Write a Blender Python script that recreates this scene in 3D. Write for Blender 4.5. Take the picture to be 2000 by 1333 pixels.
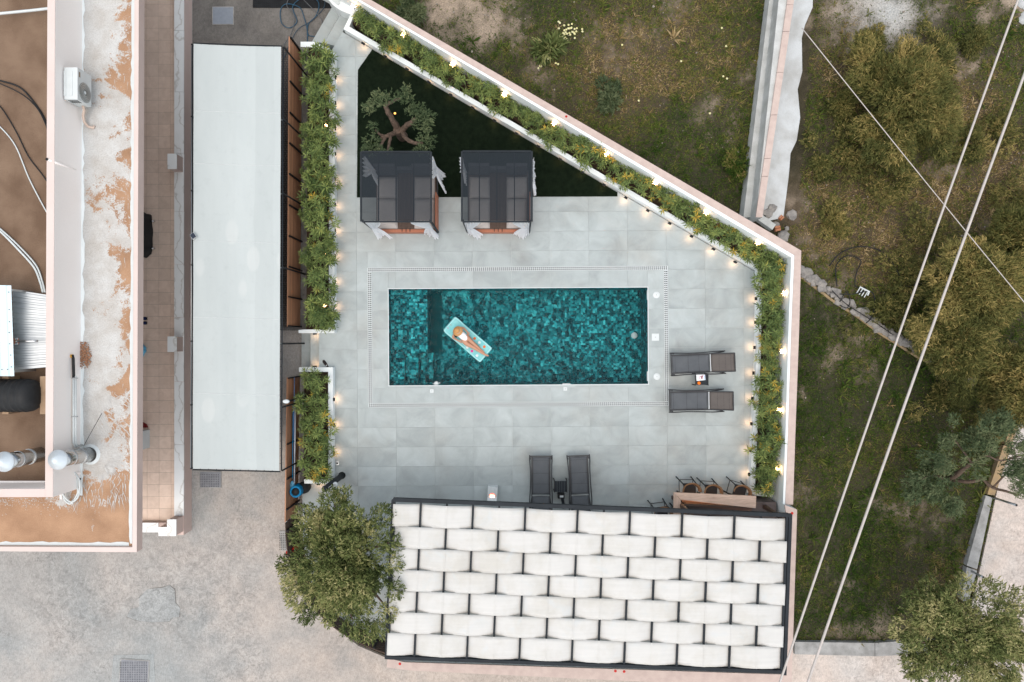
import bpy, bmesh, math, random
import numpy as np
from mathutils import Vector, Matrix

R = math.radians
random.seed(7)
RNG = np.random.default_rng(7)
for o in list(bpy.data.objects):
    bpy.data.objects.remove(o)
SC = bpy.context.scene
COL = SC.collection

# ------------------------------------------------------------------ camera, sky, sun, exposure
CAM_H, FPX = 21.07, 1334.0
cam_d = bpy.data.cameras.new('camera')
cam_d.sensor_width = 36.0
cam_d.lens = FPX / 2000.0 * 36.0
cam_d.clip_end = 2000
cam = bpy.data.objects.new('camera', cam_d)
cam.location = (0, 0, CAM_H)
COL.objects.link(cam)
SC.camera = cam

SUN_EL, SUN_AZ = R(74), R(200)      # azimuth clockwise from +Y
world = bpy.data.worlds.new('World')
SC.world = world
world.use_nodes = True
wn = world.node_tree
sky = wn.nodes.new('ShaderNodeTexSky')
sky.sky_type = 'NISHITA'
sky.sun_disc = False
sky.sun_elevation = SUN_EL
sky.sun_rotation = SUN_AZ
sky.air_density = 0.9
sky.dust_density = 6.0
sky.ozone_density = 0.8
wn.links.new(sky.outputs[0], wn.nodes['Background'].inputs[0])
wn.nodes['Background'].inputs[1].default_value = 0.075
sun_d = bpy.data.lights.new('sun', 'SUN')
sun_d.energy = 1.5
sun_d.angle = R(165)
sun_d.color = (0.97, 1.0, 0.985)
sun = bpy.data.objects.new('sun', sun_d)
sdir = Vector((math.sin(SUN_AZ) * math.cos(SUN_EL), math.cos(SUN_AZ) * math.cos(SUN_EL), math.sin(SUN_EL)))
sun.rotation_euler = sdir.to_track_quat('Z', 'Y').to_euler()
sun.location = sdir * 60
COL.objects.link(sun)
SC.view_settings.view_transform = 'Standard'
SC.view_settings.look = 'None'
SC.view_settings.gamma = 1
SC.view_settings.exposure = 0.88
SC.render.engine = 'CYCLES'
SC.cycles.max_bounces = 8
SC.cycles.transparent_max_bounces = 8
SC.cycles.caustics_refractive = True

# ------------------------------------------------------------------ helpers
def P(px, py, z=0.0):
    k = (CAM_H - z) / FPX
    return Vector(((px - 1000.0) * k, -(py - 666.5) * k, z))

def tag(o, label=None, cat=None, group=None, kind=None):
    if label: o['label'] = label
    if cat: o['category'] = cat
    if group: o['group'] = group
    if kind: o['kind'] = kind
    return o

def link(o, parent=None):
    COL.objects.link(o)
    if parent is not None: o.parent = parent
    return o

def thing(name, label, cat, loc=(0, 0, 0), rz=0.0, group=None):
    o = bpy.data.objects.new(name, None)
    o.empty_display_size = 0.1
    o.location = loc
    o.rotation_euler = (0, 0, rz)
    link(o)
    return tag(o, label, cat, group)

PARTS = []
class MB:
    def __init__(s):
        s.v = []; s.f = []; s.sm = []
    def add(s, vs, fs, smooth=False):
        b = len(s.v)
        s.v += [tuple(p) for p in vs]
        s.f += [tuple(i + b for i in f) for f in fs]
        s.sm += [smooth] * len(fs)
        return s
    def box(s, c, size, rz=0.0, M=None):
        hx, hy, hz = size[0] / 2, size[1] / 2, size[2] / 2
        vs = [Vector((sx * hx, sy * hy, sz * hz)) for sz in (-1, 1) for sx, sy in ((-1, -1), (1, -1), (1, 1), (-1, 1))]
        rot = Matrix.Rotation(rz, 3, 'Z') if M is None else M
        vs = [rot @ v + Vector(c) for v in vs]
        return s.add(vs, [(3, 2, 1, 0), (4, 5, 6, 7), (0, 1, 5, 4), (1, 2, 6, 5), (2, 3, 7, 6), (3, 0, 4, 7)])
    def prism(s, poly, z0, z1, top=True, bottom=True):
        n = len(poly)
        a = sum(poly[i][0] * poly[(i + 1) % n][1] - poly[(i + 1) % n][0] * poly[i][1] for i in range(n))
        if a < 0: poly = list(reversed(poly))
        vs = [(p[0], p[1], z0) for p in poly] + [(p[0], p[1], z1) for p in poly]
        fs = [(i, (i + 1) % n, n + (i + 1) % n, n + i) for i in range(n)]
        if top: fs.append(tuple(range(n, 2 * n)))
        if bottom: fs.append(tuple(reversed(range(n))))
        return s.add(vs, fs)
    def bar(s, a, b, w, h=None, up=(0, 0, 1)):
        a = Vector(a); b = Vector(b); h = w if h is None else h
        d = (b - a); L = d.length; d.normalize()
        u = Vector(up)
        if abs(d.dot(u)) > 0.98: u = Vector((0, 1, 0))
        sx = d.cross(u).normalized(); uz = sx.cross(d).normalized()
        M = Matrix((d, sx, uz)).transposed()
        return s.box((a + b) / 2, (L, w, h), M=M)
    def tube(s, pts, r, n=8, caps=True):
        pts = [Vector(p) for p in pts]
        rs = r if isinstance(r, (list, tuple)) else [r] * len(pts)
        vs = []; fs = []
        t0 = (pts[1] - pts[0]).normalized()
        u = Vector((0, 0, 1)) if abs(t0.z) < 0.9 else Vector((1, 0, 0))
        nrm = (u - t0 * u.dot(t0)).normalized()
        for i, p in enumerate(pts):
            t = (pts[min(i + 1, len(pts) - 1)] - pts[max(i - 1, 0)])
            if t.length < 1e-9: t = t0
            t.normalize()
            nrm = (nrm - t * nrm.dot(t))
            if nrm.length < 1e-6: nrm = t.orthogonal()
            nrm.normalize()
            b = t.cross(nrm)
            for k in range(n):
                a = 2 * math.pi * k / n
                vs.append(p + (nrm * math.cos(a) + b * math.sin(a)) * rs[i])
        for i in range(len(pts) - 1):
            for k in range(n):
                k2 = (k + 1) % n
                fs.append((i * n + k, i * n + k2, (i + 1) * n + k2, (i + 1) * n + k))
        s.add(vs, fs, True)
        if caps:
            b = len(s.v) - len(vs)
            s.f.append(tuple(b + k for k in reversed(range(n)))); s.sm.append(False)
            s.f.append(tuple(b + (len(pts) - 1) * n + k for k in range(n))); s.sm.append(False)
        return s
    def lathe(s, prof, c=(0, 0, 0), n=24, M=None, smooth=True):
        c = Vector(c); vs = []; fs = []
        for (r, z) in prof:
            for k in range(n):
                a = 2 * math.pi * k / n
                v = Vector((r * math.cos(a), r * math.sin(a), z))
                vs.append((M @ v if M is not None else v) + c)
        for i in range(len(prof) - 1):
            for k in range(n):
                k2 = (k + 1) % n
                fs.append((i * n + k, i * n + k2, (i + 1) * n + k2, (i + 1) * n + k))
        return s.add(vs, fs, smooth)
    def grid(s, fn, nu, nv, smooth=True):
        vs = [fn(i / nu, j / nv) for j in range(nv + 1) for i in range(nu + 1)]
        fs = [(j * (nu + 1) + i, j * (nu + 1) + i + 1, (j + 1) * (nu + 1) + i + 1, (j + 1) * (nu + 1) + i) for j in range(nv) for i in range(nu)]
        return s.add(vs, fs, smooth)
    def mesh(s, name):
        me = bpy.data.meshes.new(name)
        me.from_pydata(s.v, [], s.f)
        me.polygons.foreach_set('use_smooth', s.sm)
        me.update()
        return me
    def build(s, name, m, parent=None, solid=0.0):
        me = s.mesh(name)
        if m: me.materials.append(m)
        o = link(bpy.data.objects.new(name, me), parent)
        if parent is not None: PARTS.append(o)
        if solid:
            md = o.modifiers.new('thick', 'SOLIDIFY'); md.thickness = solid; md.offset = 0
        return o

def ob(name, me, parent=None, loc=(0, 0, 0), rz=0.0):
    o = bpy.data.objects.new(name, me)
    o.location = loc; o.rotation_euler = (0, 0, rz)
    return link(o, parent)

def copy_tree(o, parent=None):
    c = o.copy(); COL.objects.link(c); c.parent = parent
    for ch in list(o.children): copy_tree(ch, c)
    return c

def mesh_np(name, V, F, m=None, tint=None, smooth=False):
    me = bpy.data.meshes.new(name)
    V = np.asarray(V, np.float32); F = np.asarray(F, np.int32)
    k = F.shape[1]
    me.vertices.add(len(V)); me.vertices.foreach_set('co', V.ravel())
    me.loops.add(F.size); me.loops.foreach_set('vertex_index', F.ravel())
    me.polygons.add(len(F))
    me.polygons.foreach_set('loop_start', np.arange(0, F.size, k, dtype=np.int32))
    me.update(calc_edges=True)
    if smooth: me.polygons.foreach_set('use_smooth', np.ones(len(F), bool))
    if tint is not None:
        a = me.attributes.new('tint', 'FLOAT', 'POINT'); a.data.foreach_set('value', np.asarray(tint, np.float32))
    if m: me.materials.append(m)
    return me

def unit(a):
    return a / np.maximum(np.linalg.norm(a, axis=1, keepdims=True), 1e-9)

def leaves_np(C, D, L, W, tint, fold=0.25, rng=RNG):
    """diamond leaves: base C, direction D, length L, width W"""
    n = len(C)
    D = unit(D)
    up = np.tile(np.array([0, 0, 1.0]), (n, 1)) + rng.normal(0, .35, (n, 3))
    S = unit(np.cross(D, up)); N = np.cross(S, D)
    L = np.broadcast_to(np.asarray(L, float), (n,))[:, None]; W = np.broadcast_to(np.asarray(W, float), (n,))[:, None]
    b = C; t = C + D * L - N * L * fold * .6
    m1 = C + D * L * .45 + S * W * .5 + N * W * fold
    m2 = C + D * L * .45 - S * W * .5 + N * W * fold
    V = np.stack([b, m1, t, m2], 1).reshape(-1, 3)
    F = np.arange(4 * n).reshape(-1, 4)
    return V, F, np.repeat(tint, 4)

# value noise for scattering (numpy)
_H = np.random.default_rng(3).random((256, 256))
def vnoise(x, y, s):
    x = np.asarray(x) * s + 1000; y = np.asarray(y) * s + 1000
    xi = np.floor(x).astype(int); yi = np.floor(y).astype(int)
    fx = x - xi; fy = y - yi
    fx = fx * fx * (3 - 2 * fx); fy = fy * fy * (3 - 2 * fy)
    h = lambda a, b: _H[a % 256, b % 256]
    return (h(xi, yi) * (1 - fx) + h(xi + 1, yi) * fx) * (1 - fy) + (h(xi, yi + 1) * (1 - fx) + h(xi + 1, yi + 1) * fx) * fy
def fbm(x, y, s, o=4):
    t = 0; a = .5; w = 0
    for _ in range(o):
        t = t + a * vnoise(x, y, s); w += a; a *= .5; s *= 2.03
    return t / w

ORD = 'first second third fourth fifth sixth seventh eighth ninth tenth eleventh twelfth thirteenth fourteenth fifteenth sixteenth seventeenth eighteenth nineteenth twentieth'.split()
ORD += ['twenty-' + o for o in ORD[:9]] + ['thirtieth'] + ['thirty-' + o for o in ORD[:9]] + ['fortieth'] + ['forty-' + o for o in ORD[:9]]
# ------------------------------------------------------------------ materials
class NT:
    def __init__(s, name):
        s.m = bpy.data.materials.new(name); s.m.use_nodes = True
        s.t = s.m.node_tree; s.b = s.t.nodes['Principled BSDF']; s.out = s.t.nodes['Material Output']
        s.geo = s.t.nodes.new('ShaderNodeNewGeometry')
        s.pos = s.geo.outputs['Position']
    def n(s, typ, **kw):
        nd = s.t.nodes.new('ShaderNode' + typ)
        for k, v in kw.items(): setattr(nd, k, v)
        return nd
    def l(s, a, b): s.t.links.new(a, b)
    def noise(s, scale, detail=5, rough=.55, vec=None, dist=0.0):
        nd = s.n('TexNoise'); nd.inputs['Scale'].default_value = scale; nd.inputs['Detail'].default_value = detail
        nd.inputs['Roughness'].default_value = rough; nd.inputs['Distortion'].default_value = dist
        s.l(vec if vec is not None else s.pos, nd.inputs['Vector'])
        return nd.outputs[0]
    def ramp(s, fac, stops, interp='LINEAR'):
        nd = s.n('ValToRGB'); r = nd.color_ramp; r.interpolation = interp
        while len(r.elements) < len(stops): r.elements.new(0.5)
        for e, (p, c) in zip(r.elements, stops):
            e.position = p; e.color = (c, c, c, 1) if isinstance(c, (int, float)) else (*c[:3], 1)
        s.l(fac, nd.inputs[0])
        return nd.outputs[0]
    def mix(s, fac, a, b, mode='MIX'):
        nd = s.n('Mix', data_type='RGBA', blend_type=mode)
        for inp, v in ((nd.inputs[0], fac), (nd.inputs[6], a), (nd.inputs[7], b)):
            if isinstance(v, (int, float)): inp.default_value = v
            elif isinstance(v, tuple): inp.default_value = (*v[:3], 1)
            else: s.l(v, inp)
        return nd.outputs[2]
    def math(s, op, a, b=0.0, clamp=False):
        nd = s.n('Math', operation=op, use_clamp=clamp)
        for inp, v in ((nd.inputs[0], a), (nd.inputs[1], b)):
            if isinstance(v, (int, float)): inp.default_value = v
            else: s.l(v, inp)
        return nd.outputs[0]
    def sep(s, v=None):
        nd = s.n('SeparateXYZ'); s.l(v if v is not None else s.pos, nd.inputs[0]); return nd.outputs
    def mapr(s, v, a, b, c=0.0, d=1.0):
        nd = s.n('MapRange'); s.l(v, nd.inputs[0])
        for i, x in enumerate((a, b, c, d)): nd.inputs[i + 1].default_value = x
        return nd.outputs[0]
    def scaled(s, sx, sy, sz):
        nd = s.n('VectorMath', operation='MULTIPLY'); s.l(s.pos, nd.inputs[0]); nd.inputs[1].default_value = (sx, sy, sz)
        return nd.outputs[0]
    def bump(s, h, strength=.3, dist=.01):
        nd = s.n('Bump'); nd.inputs['Strength'].default_value = strength; nd.inputs['Distance'].default_value = dist
        s.l(h, nd.inputs['Height']); s.l(nd.outputs[0], s.b.inputs['Normal'])
    def color(s, c):
        if isinstance(c, tuple): s.b.inputs['Base Color'].default_value = (*c[:3], 1)
        else: s.l(c, s.b.inputs['Base Color'])
    def set(s, **kw):
        for k, v in kw.items(): s.b.inputs[k].default_value = v
        return s.m

def mat(name, c1, c2=None, scale=4.0, rough=.6, metal=0.0, bump=0.0, bscale=40.0, bdist=.006, lo=.35, hi=.65, spec=.22, fine=0.0):
    q = NT(name)
    if c2 is None: c2 = tuple(x * .82 for x in c1)
    col = q.ramp(q.noise(scale), [(lo, c1), (hi, c2)])
    if fine:
        f = q.ramp(q.noise(60, 3), [(.3, 1 - fine), (.7, 1.0)])
        col = q.mix(1.0, col, f, 'MULTIPLY')
    q.color(col)
    if bump: q.bump(q.noise(bscale, 4), bump, bdist)
    return q.set(Roughness=rough, Metallic=metal, **{'Specular IOR Level': spec})

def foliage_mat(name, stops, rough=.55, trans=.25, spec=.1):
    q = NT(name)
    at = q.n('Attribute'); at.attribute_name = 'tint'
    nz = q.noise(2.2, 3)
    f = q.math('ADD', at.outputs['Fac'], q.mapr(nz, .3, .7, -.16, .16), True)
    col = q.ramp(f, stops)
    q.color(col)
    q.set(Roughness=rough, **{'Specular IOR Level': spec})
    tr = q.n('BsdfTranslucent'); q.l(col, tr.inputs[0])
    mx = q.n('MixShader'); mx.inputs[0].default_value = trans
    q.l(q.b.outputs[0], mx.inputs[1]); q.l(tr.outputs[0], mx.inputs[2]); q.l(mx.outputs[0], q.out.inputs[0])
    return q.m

def emit_mat(name, c, strength):
    q = NT(name)
    q.color(c); q.b.inputs['Emission Color'].default_value = (*c, 1); q.b.inputs['Emission Strength'].default_value = strength
    return q.m

M = {}
M['black'] = mat('black_metal', (.010, .011, .012), (.016, .017, .018), rough=.55, spec=.2)
M['anthracite'] = mat('anthracite_metal', (.016, .020, .024), (.022, .027, .032), rough=.6, spec=.15)
M['white'] = mat('white_render', (.74, .79, .79), (.70, .75, .75), scale=1.6, rough=.7, bump=.1, bscale=60)
M['whitepaint'] = mat('white_plastic', (.58, .62, .62), (.54, .58, .58), rough=.4)
M['pink'] = mat('pink_render', (.60, .475, .425), (.545, .43, .385), scale=1.2, rough=.8, bump=.12, bscale=80, fine=.05)
M['pinklight'] = mat('pale_pink_render', (.92, .875, .835), (.90, .85, .81), scale=.8, rough=.8, bump=.12, bscale=80, fine=.05)
M['pinkcope'] = mat('pink_cap_render', (.62, .53, .49), (.58, .49, .45), scale=1.0, rough=.8, bump=.12, bscale=80, fine=.06)
M['coping'] = mat('pink_stone_coping', (.54, .44, .39), (.47, .375, .335), scale=5, rough=.85, bump=.25, bscale=90, fine=.14)
M['soil'] = mat('soil', (.055, .036, .022), (.03, .02, .012), scale=9, rough=.95, bump=.8, bscale=50, bdist=.02, fine=.3)
M['dirt'] = mat('dark_planting_bed', (.075, .062, .052), (.04, .033, .028), scale=8, rough=.95, bump=.8, bscale=60, bdist=.015, fine=.3)
M['grout'] = mat('grout', (.50, .53, .53), (.42, .45, .45), rough=.9)
M['chrome'] = mat('steel', (.62, .63, .63), (.5, .5, .5), scale=3, rough=.22, metal=1.0)
M['cowl'] = mat('bright_zinc', (.70, .76, .79), (.6, .66, .69), scale=4, rough=.3, metal=.35)
M['galv'] = mat('galvanised_steel', (.5, .53, .54), (.4, .43, .45), scale=2, rough=.34, metal=.9)
M['orange'] = mat('orange_peel', (.85, .2, .01), (.75, .16, .01), rough=.5)
M['red'] = mat('red_paint', (.5, .02, .015), (.42, .018, .012), rough=.35)
M['blue'] = mat('blue_plastic', (.0, .17, .36), (.0, .14, .30), rough=.45)
M['rubber'] = mat('black_rubber', (.014, .015, .016), (.022, .023, .024), rough=.6)
M['bulb'] = emit_mat('lamp_bulb', (1.0, .64, .36), 14)
M['lampglow'] = emit_mat('lamp_lens', (1.0, .58, .28), 14)
M['timber'] = mat('timber', (.36, .25, .16), (.28, .19, .12), rough=.75, bump=.2)

def deck_tile_mat():
    q = NT('grey_porcelain_tile')
    oi = q.n('ObjectInfo')
    rnd = q.n('VectorMath', operation='SCALE'); 
    cmb = q.n('CombineXYZ'); q.l(oi.outputs['Random'], cmb.inputs[0]); q.l(oi.outputs['Random'], cmb.inputs[2])
    q.l(cmb.outputs[0], rnd.inputs[0]); rnd.inputs['Scale'].default_value = 37.0
    add = q.n('VectorMath', operation='ADD'); q.l(q.pos, add.inputs[0]); q.l(rnd.outputs[0], add.inputs[1])
    n1 = q.noise(1.5, 5, .6, add.outputs[0], .6)
    col = q.ramp(n1, [(.28, (.30, .335, .333)), (.5, (.36, .402, .40)), (.72, (.415, .462, .46))])
    tone = q.mapr(oi.outputs['Random'], 0, 1, .92, 1.05)
    tn = q.n('CombineColor'); [q.l(tone, tn.inputs[i]) for i in range(3)]
    col = q.mix(1.0, col, tn.outputs[0], 'MULTIPLY')
    stain = q.ramp(q.noise(.55, 3), [(.48, (1, 1, 1)), (.70, (.92, .875, .845))])
    col = q.mix(1.0, col, stain, 'MULTIPLY')
    f = q.ramp(q.noise(45, 3), [(.3, .94), (.7, 1.0)])
    q.color(q.mix(1.0, col, f, 'MULTIPLY'))
    q.bump(q.noise(30, 4), .06, .004)
    return q.set(Roughness=.6, **{'Specular IOR Level': .2})
M['decktile'] = deck_tile_mat()

def terrace_tile_mat():
    q = NT('brown_stone_tile')
    oi = q.n('ObjectInfo')
    n1 = q.noise(5, 6, .6, None, .8)
    col = q.ramp(n1, [(.3, (.66, .51, .405)), (.7, (.78, .62, .505))])
    tone = q.mapr(oi.outputs['Random'], 0, 1, .93, 1.05)
    tn = q.n('CombineColor'); [q.l(tone, tn.inputs[i]) for i in range(3)]
    q.color(q.mix(1.0, col, tn.outputs[0], 'MULTIPLY'))
    q.bump(q.noise(40, 4), .1, .004)
    return q.set(Roughness=.6)
M['terrtile'] = terrace_tile_mat()

def marble_mat():
    q = NT('white_marble')
    w = q.n('TexWave'); w.inputs['Scale'].default_value = .9; w.inputs['Distortion'].default_value = 14; w.inputs['Detail'].default_value = 5
    w.inputs['Detail Scale'].default_value = 1.1
    oi = q.n('ObjectInfo'); add = q.n('VectorMath', operation='ADD'); q.l(q.pos, add.inputs[0]); q.l(oi.outputs['Random'], add.inputs[1])
    q.l(add.outputs[0], w.inputs['Vector'])
    col = q.ramp(w.outputs[0], [(0, (.80, .82, .81)), (.90, (.78, .80, .79)), (.97, (.62, .62, .59)), (1, (.5, .48, .44))])
    q.color(q.mix(.35, col, q.ramp(q.noise(3, 4), [(.35, (.82, .84, .83)), (.65, (.72, .74, .72))])))
    return q.set(Roughness=.3)
M['marble'] = marble_mat()

def concrete_mat(name, a, b, c, dark, blend=None):
    q = NT(name)
    n1 = q.noise(.35, 6, .6, None, .5); n2 = q.noise(1.6, 6, .65)
    col = q.ramp(n1, [(.32, a), (.5, b), (.68, c)])
    if blend:
        bx = q.math('ADD', q.mapr(q.sep()[0], P(330, 0, -.5).x, P(800, 0, -.5).x, -.15, 1.0), q.mapr(q.noise(.8, 5), .3, .7, -.35, .35), True)
        col = q.mix(bx, col, q.ramp(n1, [(.32, blend), (.68, tuple(v * 1.12 for v in blend))]))
    col = q.mix(1.0, col, q.ramp(n2, [(.32, dark), (.6, 1.0)]), 'MULTIPLY')
    col = q.mix(1.0, col, q.ramp(q.noise(13, 8, .82), [(.33, .70), (.5, .98), (.66, 1.10)]), 'MULTIPLY')
    col = q.mix(1.0, col, q.ramp(q.noise(45, 4, .8), [(.3, .80), (.6, 1.05)]), 'MULTIPLY')
    rough_ = q.ramp(q.noise(.3, 3, .6), [(.45, 0.0), (.6, 1.0)])
    col = q.mix(rough_, col, q.mix(1.0, col, q.ramp(q.noise(5, 9, .85, None, 1.0), [(.38, .66), (.56, 1.06)]), 'MULTIPLY'))
    col = q.mix(1.0, col, q.ramp(q.noise(9, 3, .8), [(.24, .55), (.36, 1.0)]), 'MULTIPLY')
    br = q.scaled(9, 1.2, 1)
    col = q.mix(1.0, col, q.ramp(q.noise(6, 3, .6, br), [(.35, .86), (.6, 1.03)]), 'MULTIPLY')
    v = q.n('TexVoronoi', feature='DISTANCE_TO_EDGE'); v.inputs['Scale'].default_value = .42
    wob = q.n('VectorMath', operation='ADD'); q.l(q.pos, wob.inputs[0])
    nz = q.n('TexNoise'); nz.inputs['Scale'].default_value = 2.2; nz.inputs['Detail'].default_value = 6; q.l(q.pos, nz.inputs['Vector']); q.l(nz.outputs['Color'], wob.inputs[1])
    q.l(wob.outputs[0], v.inputs['Vector'])
    crack = q.ramp(v.outputs[0], [(.001, .62), (.005, 1.0)])
    vis = q.ramp(q.noise(.5, 2), [(.60, 0.0), (.66, 1.0)])
    col = q.mix(vis, col, q.mix(1.0, col, crack, 'MULTIPLY'))
    q.color(col)
    q.bump(q.noise(18, 6, .7), .35, .012)
    return q.set(Roughness=.85)
M['concrete'] = concrete_mat('driveway_concrete', (.30, .318, .315), (.365, .362, .345), (.43, .405, .375), .84, (.43, .37, .32))
M['concrete_pink'] = concrete_mat('pinkish_concrete', (.52, .44, .375), (.58, .50, .44), (.57, .535, .50), .84)
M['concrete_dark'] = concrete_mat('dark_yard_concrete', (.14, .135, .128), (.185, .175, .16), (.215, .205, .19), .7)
M['concrete_patch'] = concrete_mat('repair_concrete', (.31, .335, .335), (.345, .36, .355), (.37, .38, .37), .88)
M['kerb'] = mat('weathered_kerb', (.40, .40, .39), (.25, .25, .24), scale=3, rough=.9, bump=.4, bscale=30, fine=.2)
M['rock'] = mat('grey_rock', (.36, .34, .31), (.22, .21, .2), scale=6, rough=.9, bump=.6, bscale=20, fine=.3)
M['oldwall'] = mat('lime_washed_wall', (.55, .565, .55), (.42, .43, .41), scale=2.5, rough=.9, bump=.4, bscale=20, fine=.2)
M['rubble'] = mat('pale_rubble_concrete', (.56, .59, .6), (.42, .43, .42), scale=1.6, rough=.95, bump=.6, bscale=14, bdist=.02, fine=.15)

def cobble_mat():
    q = NT('dark_cobble_paving')
    b = q.n('TexBrick'); q.l(q.pos, b.inputs['Vector'])
    b.inputs['Color1'].default_value = (.085, .075, .068, 1); b.inputs['Color2'].default_value = (.12, .105, .095, 1); b.inputs['Mortar'].default_value = (.03, .027, .025, 1)
    b.inputs['Scale'].default_value = 1; b.inputs['Brick Width'].default_value = .09; b.inputs['Row Height'].default_value = .07; b.inputs['Mortar Size'].default_value = .012
    q.color(q.mix(.3, b.outputs[0], q.ramp(q.noise(20, 3), [(.3, (.05, .045, .04)), (.7, (.16, .14, .125))])))
    q.bump(b.outputs['Fac'], -.5, .02)
    return q.set(Roughness=.85)
M['cobble'] = cobble_mat()

def wood_mat(name, a, b, axis=(1, .06, 1), sc=26, rough=.55):
    q = NT(name)
    n1 = q.noise(sc, 5, .6, q.scaled(*axis), .6)
    oi = q.n('ObjectInfo')
    col = q.ramp(n1, [(.3, a), (.7, b)])
    tone = q.mapr(oi.outputs['Random'], 0, 1, .8, 1.12)
    tn = q.n('CombineColor'); [q.l(tone, tn.inputs[i]) for i in range(3)]
    q.color(q.mix(1.0, col, tn.outputs[0], 'MULTIPLY'))
    q.bump(n1, .15, .004)
    return q.set(Roughness=rough)
M['fencewood'] = wood_mat('fence_wood', (.40, .19, .10), (.50, .25, .135))
M['barwood'] = wood_mat('bar_wood', (.40, .275, .205), (.62, .45, .345), (.12, 1.0, 1), 22)
M['bedwood'] = wood_mat('daybed_wood', (.36, .12, .06), (.44, .16, .085))
M['darkboard'] = wood_mat('dark_brown_board', (.06, .035, .024), (.085, .05, .034))

def canopy_mat():
    q = NT('white_shade_cloth')
    s = q.sep()
    n1 = q.noise(1.0, 5, .6, q.scaled(1.2, .35, 1))
    col = q.ramp(n1, [(.3, (.395, .435, .43)), (.7, (.435, .475, .468))])
    col = q.mix(1.0, col, q.ramp(q.noise(4, 5, .7), [(.25, .93), (.45, 1.0)]), 'MULTIPLY')
    sx = q.n('Math', operation='SNAP'); q.l(q.math('ADD', s[0], q.mapr(q.noise(.4, 2), .3, .7, -.06, .06)), sx.inputs[0]); sx.inputs[1].default_value = .52
    wnx = q.n('TexWhiteNoise', noise_dimensions='1D'); q.l(sx.outputs[0], wnx.inputs['W'])
    col = q.mix(1.0, col, q.ramp(wnx.outputs['Value'], [(0, .95), (1, 1.03)]), 'MULTIPLY')
    v = q.n('TexVoronoi', feature='F1'); q.l(q.scaled(1.0, .5, 1), v.inputs['Vector']); v.inputs['Scale'].default_value = 1.1
    spots = q.ramp(v.outputs['Distance'], [(.17, 1.0), (.22, 0.0)])
    where = q.ramp(q.noise(.25, 1), [(.5, 0.0), (.58, 1.0)])
    col = q.mix(q.math('MULTIPLY', q.math('MULTIPLY', spots, where), .4), col, (.52, .545, .53))
    q.color(col)
    q.bump(q.noise(90, 2), .08, .003)
    return q.set(Roughness=.8)
M['canopy'] = canopy_mat()

def pergola_cloth():
    q = NT('cream_pergola_cloth')
    n1 = q.noise(3.0, 4, .6, q.scaled(.25, 4, 1))
    col = q.ramp(n1, [(.3, (.56, .56, .535)), (.7, (.61, .605, .58))])
    st = q.ramp(q.noise(1.3, 5, .6, None, 1.2), [(.56, 0.0), (.7, .5)])
    col = q.mix(1.0, col, q.ramp(q.noise(.9, 5, .7), [(.35, (.90, .885, .85)), (.55, (1, 1, 1))]), 'MULTIPLY')
    q.color(q.mix(st, col, (.53, .57, .58)))
    q.bump(q.noise(40, 3, .5, q.scaled(.2, 3, 1)), .12, .006)
    q.set(Roughness=.75)
    tr = q.n('BsdfTranslucent'); tr.inputs[0].default_value = (.75, .74, .7, 1)
    mx = q.n('MixShader'); mx.inputs[0].default_value = .12
    q.l(q.b.outputs[0], mx.inputs[1]); q.l(tr.outputs[0], mx.inputs[2]); q.l(mx.outputs[0], q.out.inputs[0])
    return q.m
M['percloth'] = pergola_cloth()

def roof_mat():
    """terracotta coloured roof screed under flaking white paint, worn along the east and south edges"""
    q = NT('flaking_white_roof_paint')
    X, Y, Z = q.sep()
    terr = q.ramp(q.noise(1.5, 6, .6), [(.3, (.29, .165, .092)), (.7, (.42, .255, .15))])
    terr = q.mix(1.0, terr, q.ramp(q.noise(40, 4, .7), [(.3, .8), (.65, 1.05)]), 'MULTIPLY')
    white = q.ramp(q.noise(2.0, 6, .65), [(.3, (.42, .395, .36)), (.62, (.54, .545, .53))])
    white = q.mix(1.0, white, q.ramp(q.noise(30, 5, .75), [(.3, .70), (.55, 1.0)]), 'MULTIPLY')
    n = q.noise(.9, 8, .62, None, .8)
    brush = q.noise(3.0, 6, .65, q.scaled(1.0, .8, 1), 1.5)
    speck = q.noise(26, 5, .75)
    k = q.math('ADD', q.math('MULTIPLY', n, 1.0), q.math('MULTIPLY', brush, .4))
    k = q.math('ADD', k, q.math('MULTIPLY', speck, .42))
    edge = q.mapr(X, P(205, 0, 3.2).x, P(250, 0, 3.2).x, 0.0, .19)
    south = q.mapr(Y, P(0, 900, 3.2).y, P(0, 1030, 3.2).y, 0.0, .36)
    k = q.math('ADD', q.math('ADD', k, edge), south)
    mask = q.mapr(k, 1.035, 1.085)
    ring = q.n('VectorMath', operation='DISTANCE'); q.l(q.pos, ring.inputs[0]); ring.inputs[1].default_value = P(186, 892, 3.2)
    dab = q.ramp(q.math('ADD', ring.outputs['Value'], q.mapr(brush, .3, .7, -.12, .12)), [(.40, 0.0), (.50, 1.0)])
    q.color(q.mix(q.math('MULTIPLY', mask, dab), white, terr))
    q.bump(k, .3, .01)
    return q.set(Roughness=.85)
M['roof'] = roof_mat()
M['oldpaint'] = mat('old_white_paint', (.56, .56, .54), (.46, .45, .43), scale=8, rough=.85, fine=.15)
M['innerroof'] = mat('brown_roof_screed', (.165, .105, .068), (.25, .17, .115), scale=1.2, rough=.9, bump=.5, bscale=40, fine=.45)

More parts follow.
